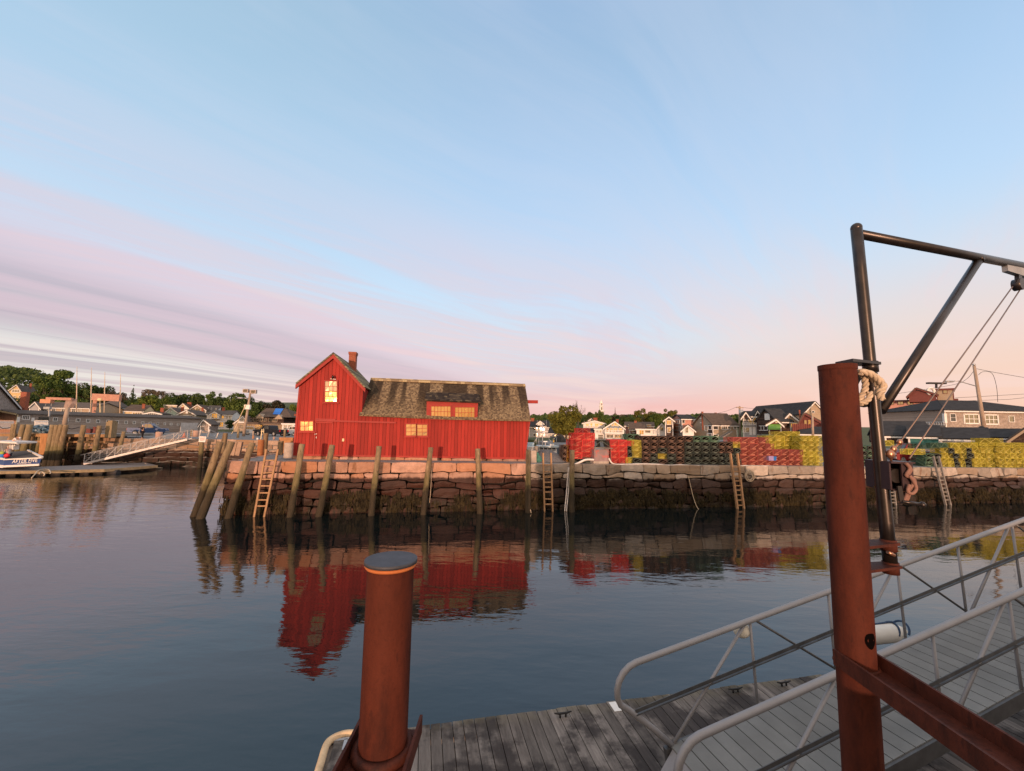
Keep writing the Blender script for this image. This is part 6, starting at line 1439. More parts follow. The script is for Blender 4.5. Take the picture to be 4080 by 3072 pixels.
for i in range(15000):
    px = r.uniform(-260, 1250); pyt = (1468 if px < 120 else 1468 + min(1, (px-120)/220)*112) + max(0, px-340)/900*62 + 16*fbm(px*.012, 1, 2) + 12*fbm(px*.05, 4, 2); Yw = r.uniform(170, 215)
    top = at_y((px, pyt), Yw); z = top.z - (r.random()**1.5) * 14; c = Vector((top.x, Yw + r.uniform(-5,5), z)); s = r.uniform(.45,1.0)
    nn = Vector((r.uniform(-.7,.7), -1, r.uniform(-.3,1))).normalized(); t1 = nn.cross(Vector((r.uniform(-1,1),0,1))).normalized(); t2 = nn.cross(t1)
    wdm.add([c-t1*s-t2*s*.5, c+t1*s*.2-t2*s*.7, c+t1*s+t2*s*.3, c-t1*s*.1+t2*s*.8], [(0,1,2,3)])
tag(wdm.build('woods', LEAF['dark']), 'dark wooded ridge rising behind the houses on the left', 'woods', kind='stuff')
wdm = MB()
for i in range(6000):
    px = r.uniform(2080, 3200); pyt = 1655 + 10*fbm(px*.012, 1, 2) + 9*fbm(px*.05, 4, 2); Yw = r.uniform(175, 215)
    top = at_y((px, pyt), Yw); z = top.z - (r.random()**1.5) * 9; c = Vector((top.x, Yw, z)); s = r.uniform(.45,1.0)
    nn = Vector((r.uniform(-.7,.7), -1, r.uniform(-.3,1))).normalized(); t1 = nn.cross(Vector((r.uniform(-1,1),0,1))).normalized(); t2 = nn.cross(t1)
    wdm.add([c-t1*s-t2*s*.5, c+t1*s*.2-t2*s*.7, c+t1*s+t2*s*.3, c-t1*s*.1+t2*s*.8], [(0,1,2,3)])
tag(wdm.build('woods', LEAF['dark']), 'low dark line of distant trees behind the houses on the right', 'woods', kind='stuff')

# ------------------------------------------------------------------ church towers
def tower(k, xc, prof, Y, label, m_, cat='steeple', capm=None, ncap=0, sides=8):
    """prof: (y, half width) pairs from the bottom up, in view coordinates"""
    c0 = at_y(q(k, xc, prof[0][0]), Y); root = thing('steeple', label, cat, (c0.x, Y, c0.z)); s = Y/FPX/VIEW[k][2]
    z = [at_y(q(k, xc, p[0]), Y).z for p in prof]; n = len(prof); cut = n - ncap
    mb = MB(); mb.tube([(c0.x, Y, z[i]) for i in range(cut)], [prof[i][1]*s for i in range(cut)], sides, True, 0, False); mb.build('tower', m_, root)
    if ncap: mb = MB(); mb.tube([(c0.x, Y, z[i]) for i in range(cut-1, n)], [prof[i][1]*s for i in range(cut-1, n)], sides, True, 0, False); mb.build('spire', capm, root)
    return root, c0.x, s, z
rt, sx, ss, sz_ = tower('E', 1152, [(640,36),(470,36),(468,41),(455,41),(453,28),(448,27),(402,26),(400,31),(392,31),(390,22),(356,22),(354,26),(349,26),(347,19),(335,15),(325,9),(320,4),(318,3),(290,1.2)], 240, 'white tiered church steeple catching the sun above the trees', WHITEWALL, capm=WHITEWALL, ncap=5)
for (y0, y1, w_) in ((445,408,9),(385,360,7)):
    za, zb2 = at_y(q('E',1152,y0),240).z, at_y(q('E',1152,y1),240).z; mb = MB(); mb.box((sx, 240-26*ss*(.98 if y0 > 400 else .86), (za+zb2)/2), w_*ss*1.6, 1.2, zb2-za); mb.build('louvre', mat('grey_louvre_%d' % y0, (.22,.20,.18), .8), rt)
tower('E', 1337, [(600,26),(545,26),(540,24),(515,24),(512,33),(505,27),(488,8),(484,6),(404,1)], 190, 'dark needle spire on a little white cupola among the rooftops', WHITEWALL, capm=BROWNROOF, ncap=5)
house('dark roofed church hall carrying the little needle spire', 'E', 1240, 1420, 640, 575, 'gable', 520, 188, REDHOUSE, SLATE, 14, 1300, cat='building', name='church_hall')

# ------------------------------------------------------------------ poles and wires
POLE = mat('grey_utility_pole', (.34,.26,.20), .9, var=.3, stretch=(4,4,.5))
fl = thing('floodlight_pole', 'tall wooden pole with two flood lights, left of the red shack', 'pole', at_y(q('B',1120,1030),68))
a, b = at_y(q('B',1120,1035),68), at_y(q('B',1208,468),68); mb = MB(); mb.tube([a, a.lerp(b,.5), b], [.24,.19,.15], 10); mb.build('pole', POLE, fl)
for x, y, x2, y2 in ((1152,476,1200,492),(1246,487,1210,515)):
    p = at_y(q('B',x,y),67.8); p2 = at_y(q('B',x2,y2),68); mb = MB(); mb.bar(p2, p+Vector((0,0,-.3)), .06, .06); mb.box(p, .85, .45, .6); hd = mb.build('floodlight', mat('pale_lamp_housing_%d' % x, (.42,.34,.30), .5), fl)
    mb = MB(); mb.box(p+Vector((0,-.24,0)), .62, .04, .42); mb.build('lens', GLASS_DARK, hd)
p = at_y(q('B',1170,672),67.8); mb = MB(); mb.box(p, .9, .4, .75); mb.build('meter_box', WHITE, fl)
p = at_y(q('B',1080,563),67.8); p2 = at_y(q('B',1190,585),68); mb = MB(); mb.tube([p2, (p+p2)/2+Vector((0,0,.15)), p], .05, 6); mb.ball(p, .55, .22, .14, 10); mb.build('lamp_arm', STEEL, fl)
line('guy_line', [at_y(q('B',x,y),67.5) for x,y in ((1150,640),(1075,800),(1030,905),(975,1000))], .05, CREAM, 'pale guy line sloping down left from the flood light pole', 'cable')
line('overhead_wire', [at_y(q('B',1208,570),68), at_y(q('B',1290,595),80), at_y(q('B',1380,632),92)], .035, BLACK, 'wire from the flood light pole to the inn roof', 'wire')
up_ = thing('utility_pole', 'brown utility pole with a crossarm and transformer above the dark traps', 'pole', at_y(q('F',1052,705),70))
a, b = at_y(q('F',1054,730),70), at_y(q('F',1050,357),70); mb = MB(); mb.tube([a,b],[.20,.14],8); mb.build('pole', POLE, up_)
mb = MB(); mb.bar(at_y(q('F',1010,372),69.8), at_y(q('F',1095,378),69.8), .14, .16); mb.build('crossarm', POLE, up_)
mb = MB(); c = at_y(q('F',1070,437),69.6); mb.tube([c-Vector((0,0,.6)), c+Vector((0,0,.5))], .32, 12); mb.build('transformer', STEEL, up_)
lp = thing('street_light_pole', 'leaning grey pole with a long-armed street lamp above the yellow traps', 'pole', at_y(q('G',1505,860),46))
a, b = at_y(q('G',1508,890),46), at_y(q('G',1402,238),46); mb = MB(); mb.tube([a, a.lerp(b,.5), b],[.20,.17,.13],10); mb.build('pole', POLE, lp)
mb = MB(); mb.ball(b+Vector((0,0,.12)), .15, .15, .12, 8); mb.build('cap', STEEL, lp)
mb = MB(); mb.tube([at_y(q('G',x,y),45.8) for x,y in ((1418,418),(1330,393),(1270,374),(1225,373))], .05, 6); mb.build('lamp_arm', STEEL, lp)
mb = MB(); c = at_y(q('G',1185,377),45.7); mb.ball(c, .55, .22, .12, 10); mb.build('lamp_head', STEEL, lp)
mb = MB(); c = at_y(q('G',1470,792),45.4); mb.ball(c, .28, .28, .26, 10); mb.build('black_globe', BLACK, lp)
for i_, (pts, lb) in enumerate((([(1425,265),(1600,300),(1860,345)],'topmost wire running right from the leaning street light pole'), ([(1440,320),(1480,292),(1560,305),(1600,420),(1612,560)],'looping service wire dropping right of the leaning pole'), ([(1235,522),(1440,512),(1640,500),(1860,488)],'middle wire sweeping right past the leaning pole'), ([(1250,550),(1460,545),(1640,538),(1720,535),(1860,520)],'lower wire sweeping right past the leaning pole'), ([(1395,290),(1330,360),(1200,410),(690,490)],'faint wire sagging left from the leaning street light pole'))):
    line('overhead_wire', [at_y(q('G',x,y),46.2+i_) for x,y in pts], .022, BLACK, lb, 'wire')
line('overhead_wire', [at_y(q('F',x,y),70) for x,y in ((1010,370),(900,415),(770,448))], .022, BLACK, 'wire from the crossarm to the big brown roof', 'wire')
line('overhead_wire', [at_y(q('F',x,y),70) for x,y in ((1092,374),(1200,385),(1330,372))], .022, BLACK, 'wire from the crossarm to the barn roof', 'wire')
mb = MB(); mb.tube([at_y(q('F',1935,740),46), at_y(q('F',1930,476),46)], [.13,.10], 8); tag(mb.build('wooden_post', POLE, loc=at_y(q('F',1935,740),46)), 'bare weathered post standing behind the tall yellow stack', 'post')
for x, yt, yb, lb in ((930,185,745,'tallest, leftmost of the four thin pink-lit masts'),(1104,196,750,'second of the four thin masts, with a bent tip'),(1266,248,760,'third of the four thin masts, beside the blue-white house'),(1455,272,770,'rightmost and shortest of the four thin masts')):
    a, b = at_y(q('A',x-8,yb),96), at_y(q('A',x,yt),96); mb = MB(); mb.tube([a, a.lerp(b,.5), b], [.12,.10,.04], 8); tag(mb.build('mast', mat('varnished_mast_%d' % x, (.55,.42,.30), .6), loc=a), lb, 'mast', 'thin masts behind the long shed')
SALMON = mat('salmon_painted_steel', (.42,.22,.16), .7, var=.2)
cr = thing('dock_crane', 'weathered post crane with a raised salmon arm and lamp on the timber wharf', 'crane', at_y(q('S',1350,700),54))
mb = MB(); mb.tube([at_y(q('S',1348,720),54), at_y(q('S',1425,330),54)], [.26,.22], 10); mb.build('post', POLE, cr)
mb = MB(); pp = [at_y(q('S',x,y),54) for x,y in ((1335,345),(1385,160),(1520,150),(1500,250),(1430,345))]; mb.prism(pp, Vector((.25,.35,0))); mb.build('bracket_plate', mat('faded_steel_plate', (.30,.22,.19), .7), cr)
mb = MB(); mb.bar(at_y(q('S',985,145),53.9), at_y(q('S',1520,160),53.9), .3, .32); mb.build('arm', SALMON, cr)
mb = MB(); mb.bar(at_y(q('S',1030,520),54), at_y(q('S',1035,345),54), .12, .12); mb.bar(at_y(q('S',950,300),54), at_y(q('S',985,220),54), .05, .05); mb.bar(at_y(q('S',1075,300),54), at_y(q('S',1100,165),54), .05, .05); mb.box(at_y(q('S',1000,345),54), .8, .3, .3); mb.build('stay', STEEL, cr)
mb = MB(); mb.box(at_y(q('S',990,205),53.8), 1.35, .5, .5); mb.build('lamp_head', mat('orange_lamp_housing', (.55,.25,.14), .5), cr)
cr = thing('dock_crane', 'salmon framed crane with a long level beam behind the masts', 'crane', at_y(q('S',1975,440),60))
mb = MB(); mb.hexa([at_y(q('S',1925,445),60), at_y(q('S',2005,445),60), at_y(q('S',2005,445),60.8), at_y(q('S',1925,445),60.8)], [at_y(q('S',1960,100),60), at_y(q('S',2060,100),60), at_y(q('S',2060,100),60.8), at_y(q('S',1960,100),60.8)]); mb.build('post', SALMON, cr)
mb = MB(); mb.bar(at_y(q('S',1955,112),59.8), at_y(q('T',275,122),59.8), .4, .95); mb.build('beam', SALMON, cr)
mb = MB(); mb.ball(at_y(q('S',2098,172),59.6), .35, .3, .25, 10); mb.bar(at_y(q('S',2098,172),59.6), at_y(q('S',2105,440),59.6), .1, .1); mb.build('lamp', CREAM, cr)

# ------------------------------------------------------------------ left timber wharf and its piles
tw = thing('timber_wharf', 'old timber wharf with dark open bays under its deck at the far left', 'wharf', at_y(q('A',400,1270),51))
a = at_y(q('A',-120,985),49.6); b = at_y(q('A',1340,1000),50.6)
mb = MB(); mb.hexa([a+Vector((0,0,-.28)), b+Vector((0,0,-.28)), b+Vector((0,6,-.28)), a+Vector((0,6,-.28))], [a, b, b+Vector((0,6,0)), a+Vector((0,6,0))]); mb.build('deck', GREYWOOD, tw)
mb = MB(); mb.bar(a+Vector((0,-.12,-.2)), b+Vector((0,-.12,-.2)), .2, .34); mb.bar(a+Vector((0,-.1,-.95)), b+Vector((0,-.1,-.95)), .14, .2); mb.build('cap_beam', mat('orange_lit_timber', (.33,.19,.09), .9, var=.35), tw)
mb = MB(); mb.box(((a.x+b.x)/2, 52.6, 1.4), b.x-a.x, .3, 4.4); mb.build('bay_shade_backing', DARKGAP, tw)  # near-black sheet stands in for deep shade under the deck
mb = MB()
for i in range(7):
    x0 = 500 + i*15; p0 = at_y(q('A',x0-28,1300),49.5); p1 = at_y(q('A',x0+8,992),49.5); mb.bar(p0, p1, .17, .12, Vector((0,1,0)))
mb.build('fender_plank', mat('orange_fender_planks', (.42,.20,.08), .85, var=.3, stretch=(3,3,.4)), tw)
LP = [(168,880,140,1270,.26,'stubby pile at the rail of the timber wharf'),(198,882,178,1010,.10,'thin post between the first two piles of the timber wharf'),(282,885,200,1290,.26,'pile leaning hard beside the man in the white shirt'),(362,885,262,1290,.30,'fat brown pile in front of the shed window'),(405,985,330,1290,.26,'cut-off reddish pile under the wharf deck'),(450,985,385,1290,.22,'cut-off orange pile under the wharf deck'),(492,990,430,1290,.22,'cut-off grey pile left of the orange planks'),(640,888,548,1360,.28,'leftmost pile of the tall cluster right of the orange planks'),(692,890,605,1375,.27,'second pile of the tall cluster'),(745,886,650,1375,.28,'third pile of the tall cluster'),(798,888,700,1375,.27,'rightmost pile of the tall cluster, below the crane post'),(1012,890,940,1260,.26,'greenish lone pile in the dark bay'),(1202,898,1140,1240,.25,'pile at the right end of the dark bay'),(1095,1030,1050,1190,.24,'short pile standing back inside the dark bay'),(860,1060,800,1330,.24,'dim pile just inside the dark bay'),(1496,968,1420,1260,.20,'orange-lit pile leaning on the quay by the gangway'),(1660,975,1640,1100,.0,'')]
for i_, (tx, ty, bx_, by, r_, lb) in enumerate(LP):
    if not r_: continue
    Yp = 49.2 if ty < 960 else 50.2
    if i_ in (13, 14): Yp = 51.6
    t_ = at_y(q('A',tx,ty),Yp); b_ = at_y(q('A',bx_,by),Yp); b_ = b_ + (b_-t_).normalized()*.6; mb = MB(); pile_mesh(mb, b_, t_, r_, i_*3+1, 10)
    tag(mb.build('timber_pile', PILE, loc=(b_.x,b_.y,0)), lb, 'pile', 'piles of the old timber wharf')
bp = at_y(q('A',1340,1000),50.5); mb = MB(); c = at_y(q('A',1342,945),50.5); mb.box(c, .75, .7, 1.9); mb.box(c+Vector((0,0,1.0)), .55, .5, .2); tag(mb.build('timber_block', PILE, loc=c), 'squarish timber head at the corner of the timber wharf', 'post')
for x0, x1, y0, y1, lb in ((1800,1900,782,872,'left one of two dull red crates on the timber wharf'),(1945,2042,742,872,'right, taller one of two dull red crates on the timber wharf')):
    a = at_y(q('S',x0,y1),50.8); b = at_y(q('S',x1,y0),50.8); mb = MB(); mb.box(((a.x+b.x)/2,51.1,(a.z+b.z)/2), b.x-a.x, .6, b.z-a.z); mb.box(((a.x+b.x)/2,50.78,b.z-.06), b.x-a.x+.06, .06, .1); mb.box(((a.x+b.x)/2,50.78,a.z+.1), b.x-a.x+.06, .06, .1); tag(mb.build('wooden_crate', REDHOUSE, loc=a), lb, 'crate')
def pickets(k, x0, x1, y0, y1, Y0, Y1, n, label):
    root = thing('picket_fence', label, 'fence', at_y(q(k,x0,y1),Y0)); mb = MB(); a0_, a1_ = at_y(q(k,x0,y0),Y0), at_y(q(k,x0,y1),Y0); b0_, b1_ = at_y(q(k,x1,y0),Y1), at_y(q(k,x1,y1),Y1); wd = (b0_-a0_).length/n
    for i in range(n):
        f = (i+.5)/n; p0, p1 = a1_.lerp(b1_,f), a0_.lerp(b0_,f); mb.bar(p0, p1-Vector((0,0,.08)), wd*.55, .03, Vector((0,1,0))); 
        s = Vector((wd*.27,0,0)); mb.add([p1-s-Vector((0,.015,.08)), p1+s-Vector((0,.015,.08)), p1-Vector((0,.015,-.06))], [(0,1,2)])
    mb.build('picket', WHITE, root); mb = MB()
    for f in (.2,.8): mb.bar(a1_.lerp(a0_,f)+Vector((0,.05,0)), b1_.lerp(b0_,f)+Vector((0,.05,0)), .05, .08)
    mb.build('rail', WHITE, root)
pickets('S', -60, 290, 608, 790, 55, 57, 17, 'white picket fence at the far left below the orange boarded gable')
pickets('S', 725, 1015, 606, 730, 57, 60, 16, 'short white picket fence across the open bay of the long shed')
hp_m = MB(); r = random.Random(12)
for i in range(60):
    c = at_y(q('S', r.uniform(715,1030), 850 - r.random()**1.6*135), 51+r.uniform(0,1.5)); s = r.uniform(.18,.4); hp_m.ball(c, s, s*.8, s*.6, 6)
tag(hp_m.build('net_heap', mat('blue_grey_netting', (.10,.17,.23), .9, var=.6, vscale=2.5, blotch=(.36,.40,.42), bl_lo=.55, bl_hi=.62, bl_scale=3), loc=at_y(q('S',870,850),51)), 'heap of blue-grey nets and gear on the timber wharf below the picket fence', 'net')
for pts, lb in (([(1430,765),(1500,785),(1570,770),(1720,735)],'sagging chain strung right from the tall pile cluster'),([(2110,770),(2160,790),(2212,780)],'sagging chain at the right end of the timber wharf'),([(0,740),(60,775),(150,770),(240,745)],'sagging chain in front of the far left picket fence')):
    line('chain', [at_y(q('S',x,y),49.6) for x,y in pts], .045, BLACKSTEEL, lb, 'chain')

# floating dock on the left
FZ = .48
fl0 = at_z(q('A',-160,1452),FZ); fl1 = at_z(q('A',640,1440),FZ); fl2 = at_z(q('A',1270,1425),FZ); fl3 = at_z(q('A',1905,1378),FZ); fl4 = at_z(q('A',1760,1342),FZ); fl5 = at_z(q('A',600,1388),FZ); fl6 = at_z(q('A',-160,1412),FZ)
fd = thing('landing_float', 'long low grey landing float with a timber edge beside the blue boat', 'dock', fl1)
mb = MB(); pl = [fl0,fl1,fl2,fl3,fl4,fl5,fl6]; mb.prism([p - Vector((0,0,.10)) for p in pl], Vector((0,0,.10))); mb.build('deck', mat('pale_float_decking', (.19,.17,.165), .9, var=.25, bump=.3), fd)
mb = MB(); ed = [fl0,fl1,fl2,fl3]
for a_, b_ in zip(ed, ed[1:]): mb.bar(a_+Vector((0,-.05,-.10)), b_+Vector((0,-.05,-.10)), .12, .28)
mb.build('edge_timber', mat('weathered_edge_timber', (.26,.20,.12), .9, var=.35), fd)
for i in range(9):
    f = i/8; p = fl0.lerp(fl2,f) + Vector((0,.9,-.42)); mb = MB(); mb.tube([p+Vector((-.55,0,0)), p+Vector((.55,0,0))], .30, 10); mb.build('pontoon', mat('float_drum_%d' % i, (.035,.033,.035), .7), fd)
line('mooring_rope', [at_z(q('P',x,y),z) for x,y,z in ((840,1360,.05),(930,1260,.3),(1000,1180,.5),(1100,1140,.52),(1280,1140,.52),(1340,1210,.45),(1330,1240,.4))], .05, ROPE, 'pale rope looped over the edge of the landing float', 'rope')
line('mooring_rope', [at_z(q('P',x,y),z) for x,y,z in ((1040,1250,.4),(1100,1200,.52),(1180,1250,.4),(1160,1310,.2))], .05, ROPE, 'second shorter rope hitch on the edge of the landing float', 'rope')
line('mooring_rope', [at_z(q('A',1750,1350),.52), at_y(q('A',1830,1395),48), at_y(q('A',1960,1408),49)], .04, ROPE, 'thin rope from the far end of the landing float to the quay', 'rope')

# gangway on the left
lg = thing('gangway', 'pale railed gangway rising right from the landing float to the stone quay', 'gangway', at_z(q('A',1000,1365),FZ))
G0 = at_z(q('A',1010,1362),FZ+.1); G1_ = at_y(q('B',440,1068),49.5); G0 = Vector((G0.x, G0.y, G0.z)); dn_ = Vector((-.25,1,0)).normalized()*1.1
for sd in (0, 1):
    o = dn_*sd; mb = MB(); mb.bar(G0+o+Vector((0,0,.05)), G1_+o+Vector((0,0,.05)), .10, .24); mb.build('side_beam', mat('pale_aluminium_%d' % sd, (.44,.41,.39), .5, .2), lg)
    mb = MB(); up1 = Vector((0,0,1.12)); e0_ = G0.lerp(G1_,-.04)+o+up1; mb.tube([e0_, G1_+o+up1*1.02], .035, 6); mb.build('handrail', bpy.data.materials['pale_aluminium_0'], lg)
    mb = MB()
    for h_ in (.38,.62,.86): mb.tube([G0+o+Vector((0,0,h_)), G1_+o+Vector((0,0,h_))], .022, 5)
    mb.build('rail_wire', bpy.data.materials['pale_aluminium_0'], lg)
    for i in range(8):
        p = G0.lerp(G1_, i/7)+o; mb = MB(); mb.bar(p, p+up1*1.0, .05, .05, Vector((0,1,0))); mb.build('upright', bpy.data.materials['pale_aluminium_0'], lg)
    for i in range(0, 10, 2):
        mb = MB(); mb.bar(G0.lerp(G1_,i/10)+o+Vector((0,0,.1)), G0.lerp(G1_,(i+1)/10)+o+up1*(.96 if i % 4 == 0 else .96), .05, .05, Vector((0,1,0))); mb.build('brace', bpy.data.materials['pale_aluminium_0'], lg)
mb = MB(); mb.hexa([G0, G1_, G1_+dn_, G0+dn_], [p+Vector((0,0,.06)) for p in (G0, G1_, G1_+dn_, G0+dn_)]); mb.build('deck', DECKALU, lg)
# sign on a pile
sp0 = at_y(q('B',590,1420),50.4); sp1 = at_y(q('B',625,1040),50.4); mb = MB(); pile_mesh(mb, sp0, sp1, .24, 71); tag(mb.build('timber_pile', PILE, loc=sp0), 'lone pile holding the white notice board against the stone quay', 'pile')
sg = thing('notice_board', 'white notice board with red lettering fixed to the lone quay pile', 'sign', at_y(q('B',622,1060),50))
pp = [at_y(q('B',x,y),50.1) for x,y in ((578,1092),(656,1096),(672,1030),(592,1022))]; mb = MB(); mb.prism(pp, Vector((0,.08,0))); mb.build('panel', WHITE, sg)
mb = MB(); r = random.Random(2)
def sgp(u, v): return (pp[0]*(1-u)*(1-v)+pp[1]*u*(1-v)+pp[2]*u*v+pp[3]*(1-u)*v) + Vector((0,-.015,0))
for v_, h_, u0_, u1_ in ((.86,.05,.12,.9),(.62,.07,.1,.92),(.46,.06,.1,.9),(.33,.035,.14,.85),(.22,.035,.14,.8)): mb.add([sgp(u0_,v_), sgp(u1_,v_), sgp(u1_,v_+h_), sgp(u0_,v_+h_)], [(0,1,2,3)])
mb.build('lettering', mat('red_lettering', (.55,.06,.05), .6), sg)
# quay furniture
def cylp(k, x0, x1, y0, y1, Y, name, m_, label, cat):
    a = at_y(q(k,x0,y1),Y); b = at_y(q(k,x1,y1),Y); c = at_y(q(k,(x0+x1)/2,y0),Y); r_ = (b.x-a.x)/2; ctr = Vector(((a.x+b.x)/2, Y, 0)); mb = MB()
    mb.tube([ctr+Vector((0,0,a.z)), ctr+Vector((0,0,(a.z+c.z)/2)), ctr+Vector((0,0,c.z-.03)), ctr+Vector((0,0,c.z))], [r_, r_*.98, r_*.97, r_*.86], 14); return tag(mb.build(name, m_, loc=(ctr.x,Y,a.z)), label, cat)
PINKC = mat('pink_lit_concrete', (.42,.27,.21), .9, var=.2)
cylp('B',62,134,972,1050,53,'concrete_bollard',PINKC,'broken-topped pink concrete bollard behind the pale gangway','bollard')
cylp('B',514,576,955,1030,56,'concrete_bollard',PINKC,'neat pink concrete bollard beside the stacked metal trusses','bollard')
cylp('B',478,514,945,1028,57,'mooring_post',PILE,'dark post left of the neat concrete bollard','post')
cylp('U',385,440,795,1045,60,'mooring_post',PILE,'mossy post left of the flood light pole','post')
cylp('U',765,815,955,1055,58,'barrel',mat('orange_drum', (.42,.20,.10), .8),'small orange drum in front of the silver car','barrel')
cylp('U',770,806,845,965,58.3,'mooring_post',POLE,'pale post above the orange drum','post')
cylp('U',1275,1322,985,1060,56,'granite_post',PINKC,'stumpy pink post in front of the black pickup','post')
cylp('U',1530,1580,805,1000,57,'mooring_post',PILE,'mossy post behind the tail of the black pickup','post')
cylp('U',872,918,1010,1058,55,'bucket',WHITE,'white bucket on the quay in front of the silver car','bucket')
cn = thing('traffic_cone', 'small orange cone on the quay right of the gangway head', 'cone', at_y(q('B',403,1042),51))
c = at_y(q('B',403,1040),52); t_ = at_y(q('B',403,980),52); mb = MB(); mb.tube([Vector((c.x,52,c.z)), Vector((c.x,52,t_.z))], [.24,.04], 10); mb.box((c.x,52,c.z), .55, .55, .05); mb.build('cone_body', mat('orange_cone', (.60,.17,.08), .6), cn)
for i_, (x0, y0, x1, y1, lb) in enumerate(((585,1040,612,948,'nearest bent end of the aluminium truss sections on the quay'),(690,1035,716,945,'upright end frame of the middle aluminium truss section'),(795,1042,818,985,'short end frame of the far aluminium truss section'))):
    tr = thing('gangway_truss', lb, 'truss', at_y(q('B',x0,y0),54)); a = at_y(q('B',x0,y0),54); b = at_y(q('B',x1,y1),54); mb = MB(); mb.bar(a, b, .16, .12, Vector((0,1,0))); mb.build('end_frame', bpy.data.materials['pale_aluminium_0'], tr)
    mb = MB(); e_ = at_y(q('B',x1+150,1000+i_*20),56); mb.bar(b, e_, .07, .07); mb.bar(a+Vector((0,0,.15)), e_+Vector((0,0,-.6)), .06, .06); mb.bar(b.lerp(e_,.5), a+Vector((.6,.3,.1)), .05, .05); mb.build('chord', STEEL, tr)
mb = MB(); c = at_y(q('U',1010,800),56); d_ = at_y(q('U',980,1050),56); mb.bar(d_, c, .10, .10, Vector((0,1,0))); mb.bar(at_y(q('U',985,850),56), at_y(q('U',1052,850),56), .06, .10); mb.bar(at_y(q('U',1050,920),56), at_y(q('U',1050,785),56), .07, .07, Vector((0,1,0))); mb.bar(at_y(q('U',1005,795),56), at_y(q('U',1005,950),56), .07, .07, Vector((0,1,0)))
tag(mb.build('ladder_head', CREAM, loc=d_), 'pale ladder head standing up at the quay edge before the black pickup', 'ladder')

# ------------------------------------------------------------------ vehicles
def vehicle(kind, label, pr, pf, zg, paint, name, cat, H_=1.75, lamp=None):
    """pr, pf: rear and front ends on the ground; side profile extruded across, cab glass, wheels and lights as parts"""
    pr = Vector((pr.x, pr.y, zg)); pf = Vector((pf.x, pf.y, zg)); L = (pf-pr).length; d = (pf-pr).normalized(); sd = Vector((d.y,-d.x,0))
    if sd.dot(EYEP-pr) < 0: sd = -sd
    Wd = min(1.95, L*.36); root = thing(name, label, cat, (pr+pf)/2)
    P_ = lambda x, z, o: pr + d*(x*L) + sd*o + Vector((0,0,z*H_))
    wr, wf, rw = .21, .80, .215*H_
    def arch(c): return [(c - .085 + .17*i/6, .20 + .20*math.sin(math.pi*i/6)) for i in range(7)]
    if kind == 'pickup': body = [(0,.24)] + arch(wr) + arch(wf) + [(1.0,.24),(1.0,.46),(.985,.56),(.74,.60),(0.0,.60)]; cab = [(.37,.58),(.395,.90),(.43,.985),(.60,.985),(.75,.60)]; glass = [[(.41,.64),(.435,.92),(.505,.94),(.505,.64)],[(.515,.64),(.515,.94),(.59,.94),(.68,.64)]]
    elif kind == 'suv': body = [(0,.26)] + arch(wr) + arch(wf) + [(1.0,.26),(1.0,.48),(.97,.58),(.72,.62),(0.01,.62)]; cab = [(.01,.60),(.05,.94),(.12,.99),(.55,.985),(.73,.61)]; glass = [[(.07,.65),(.10,.92),(.30,.93),(.30,.65)],[(.315,.65),(.315,.93),(.53,.93),(.66,.65)]]
    else: body = [(0,.24)] + arch(wr) + arch(wf) + [(1.0,.24),(1.0,.46),(.96,.58),(.70,.66),(.08,.66),(0,.60)]; cab = [(.10,.64),(.26,.97),(.55,.98),(.72,.65)]; glass = [[(.19,.67),(.28,.92),(.40,.93),(.40,.67)],[(.415,.67),(.415,.93),(.54,.93),(.65,.67)]]
    mb = MB(); mb.prism([P_(x,z,Wd/2) for x,z in body], sd*-Wd)
    mb.prism([P_(x,z,Wd/2-.10) for x,z in cab], sd*-(Wd-.20)); mb.build('body', paint, root)
    for g in glass:
        mb = MB(); mb.prism([P_(x,z,Wd/2-.085) for x,z in g], sd*-.02); mb.build('side_window', GLASS_DARK, root)
    c0_, c1_ = cab[-2], cab[-1]; mb = MB(); e = .012
    mb.add([P_(c1_[0]+e*.2,c1_[1]+.04,Wd/2-.2), P_(c1_[0]+e*.2,c1_[1]+.04,-Wd/2+.2), P_(c0_[0]+e*1.2,c0_[1]-.04,-Wd/2+.25), P_(c0_[0]+e*1.2,c0_[1]-.04,Wd/2-.25)], [(0,1,2,3)]); mb.build('windscreen', GLASS_DARK, root)
    for x in (wr, wf):
        for o in (Wd/2-.02, -Wd/2+.24):
            c = P_(x,0,o) + Vector((0,0,rw)); mb = MB(); mb.tube([c, c-sd*.24], rw, 18); w = mb.build('wheel', BLACK, root)
            mb = MB(); mb.tube([c+sd*.012, c-sd*.03], rw*.60, 12); mb.build('rim', CHROME, w)
    mb = MB(); mb.box(P_(1.005,.32,0), .10, Wd*.96, .16, (d,sd,UPV)); mb.build('bumper', CHROME, root)
    for o in (-.36,.36):
        mb = MB(); mb.box(P_(.992,.48,Wd*o), .06, Wd*.2, .16, (d,sd,UPV)); mb.build('headlight', mat('headlight_lens', (.6,.6,.58), .2) if 'headlight_lens' not in bpy.data.materials else bpy.data.materials['headlight_lens'], root)
        mb = MB(); mb.box(P_(.0,.50,Wd*o*1.22), .06, Wd*.12, .34, (d,sd,UPV)); mb.build('tail_light', mat('tail_lens', (.5,.01,.015), .3) if 'tail_lens' not in bpy.data.materials else bpy.data.materials['tail_lens'], root)
    if kind == 'pickup':
        mb = MB(); mb.prism([P_(x,z,Wd/2-.16) for x,z in ((.03,.595),(.36,.595),(.36,.606),(.03,.606))], sd*-(Wd-.32)); mb.build('bed_floor', BLACK, root)
    return root
def paint(n, c): return mat(n, c, .35, 0, var=.05, spec=.35)
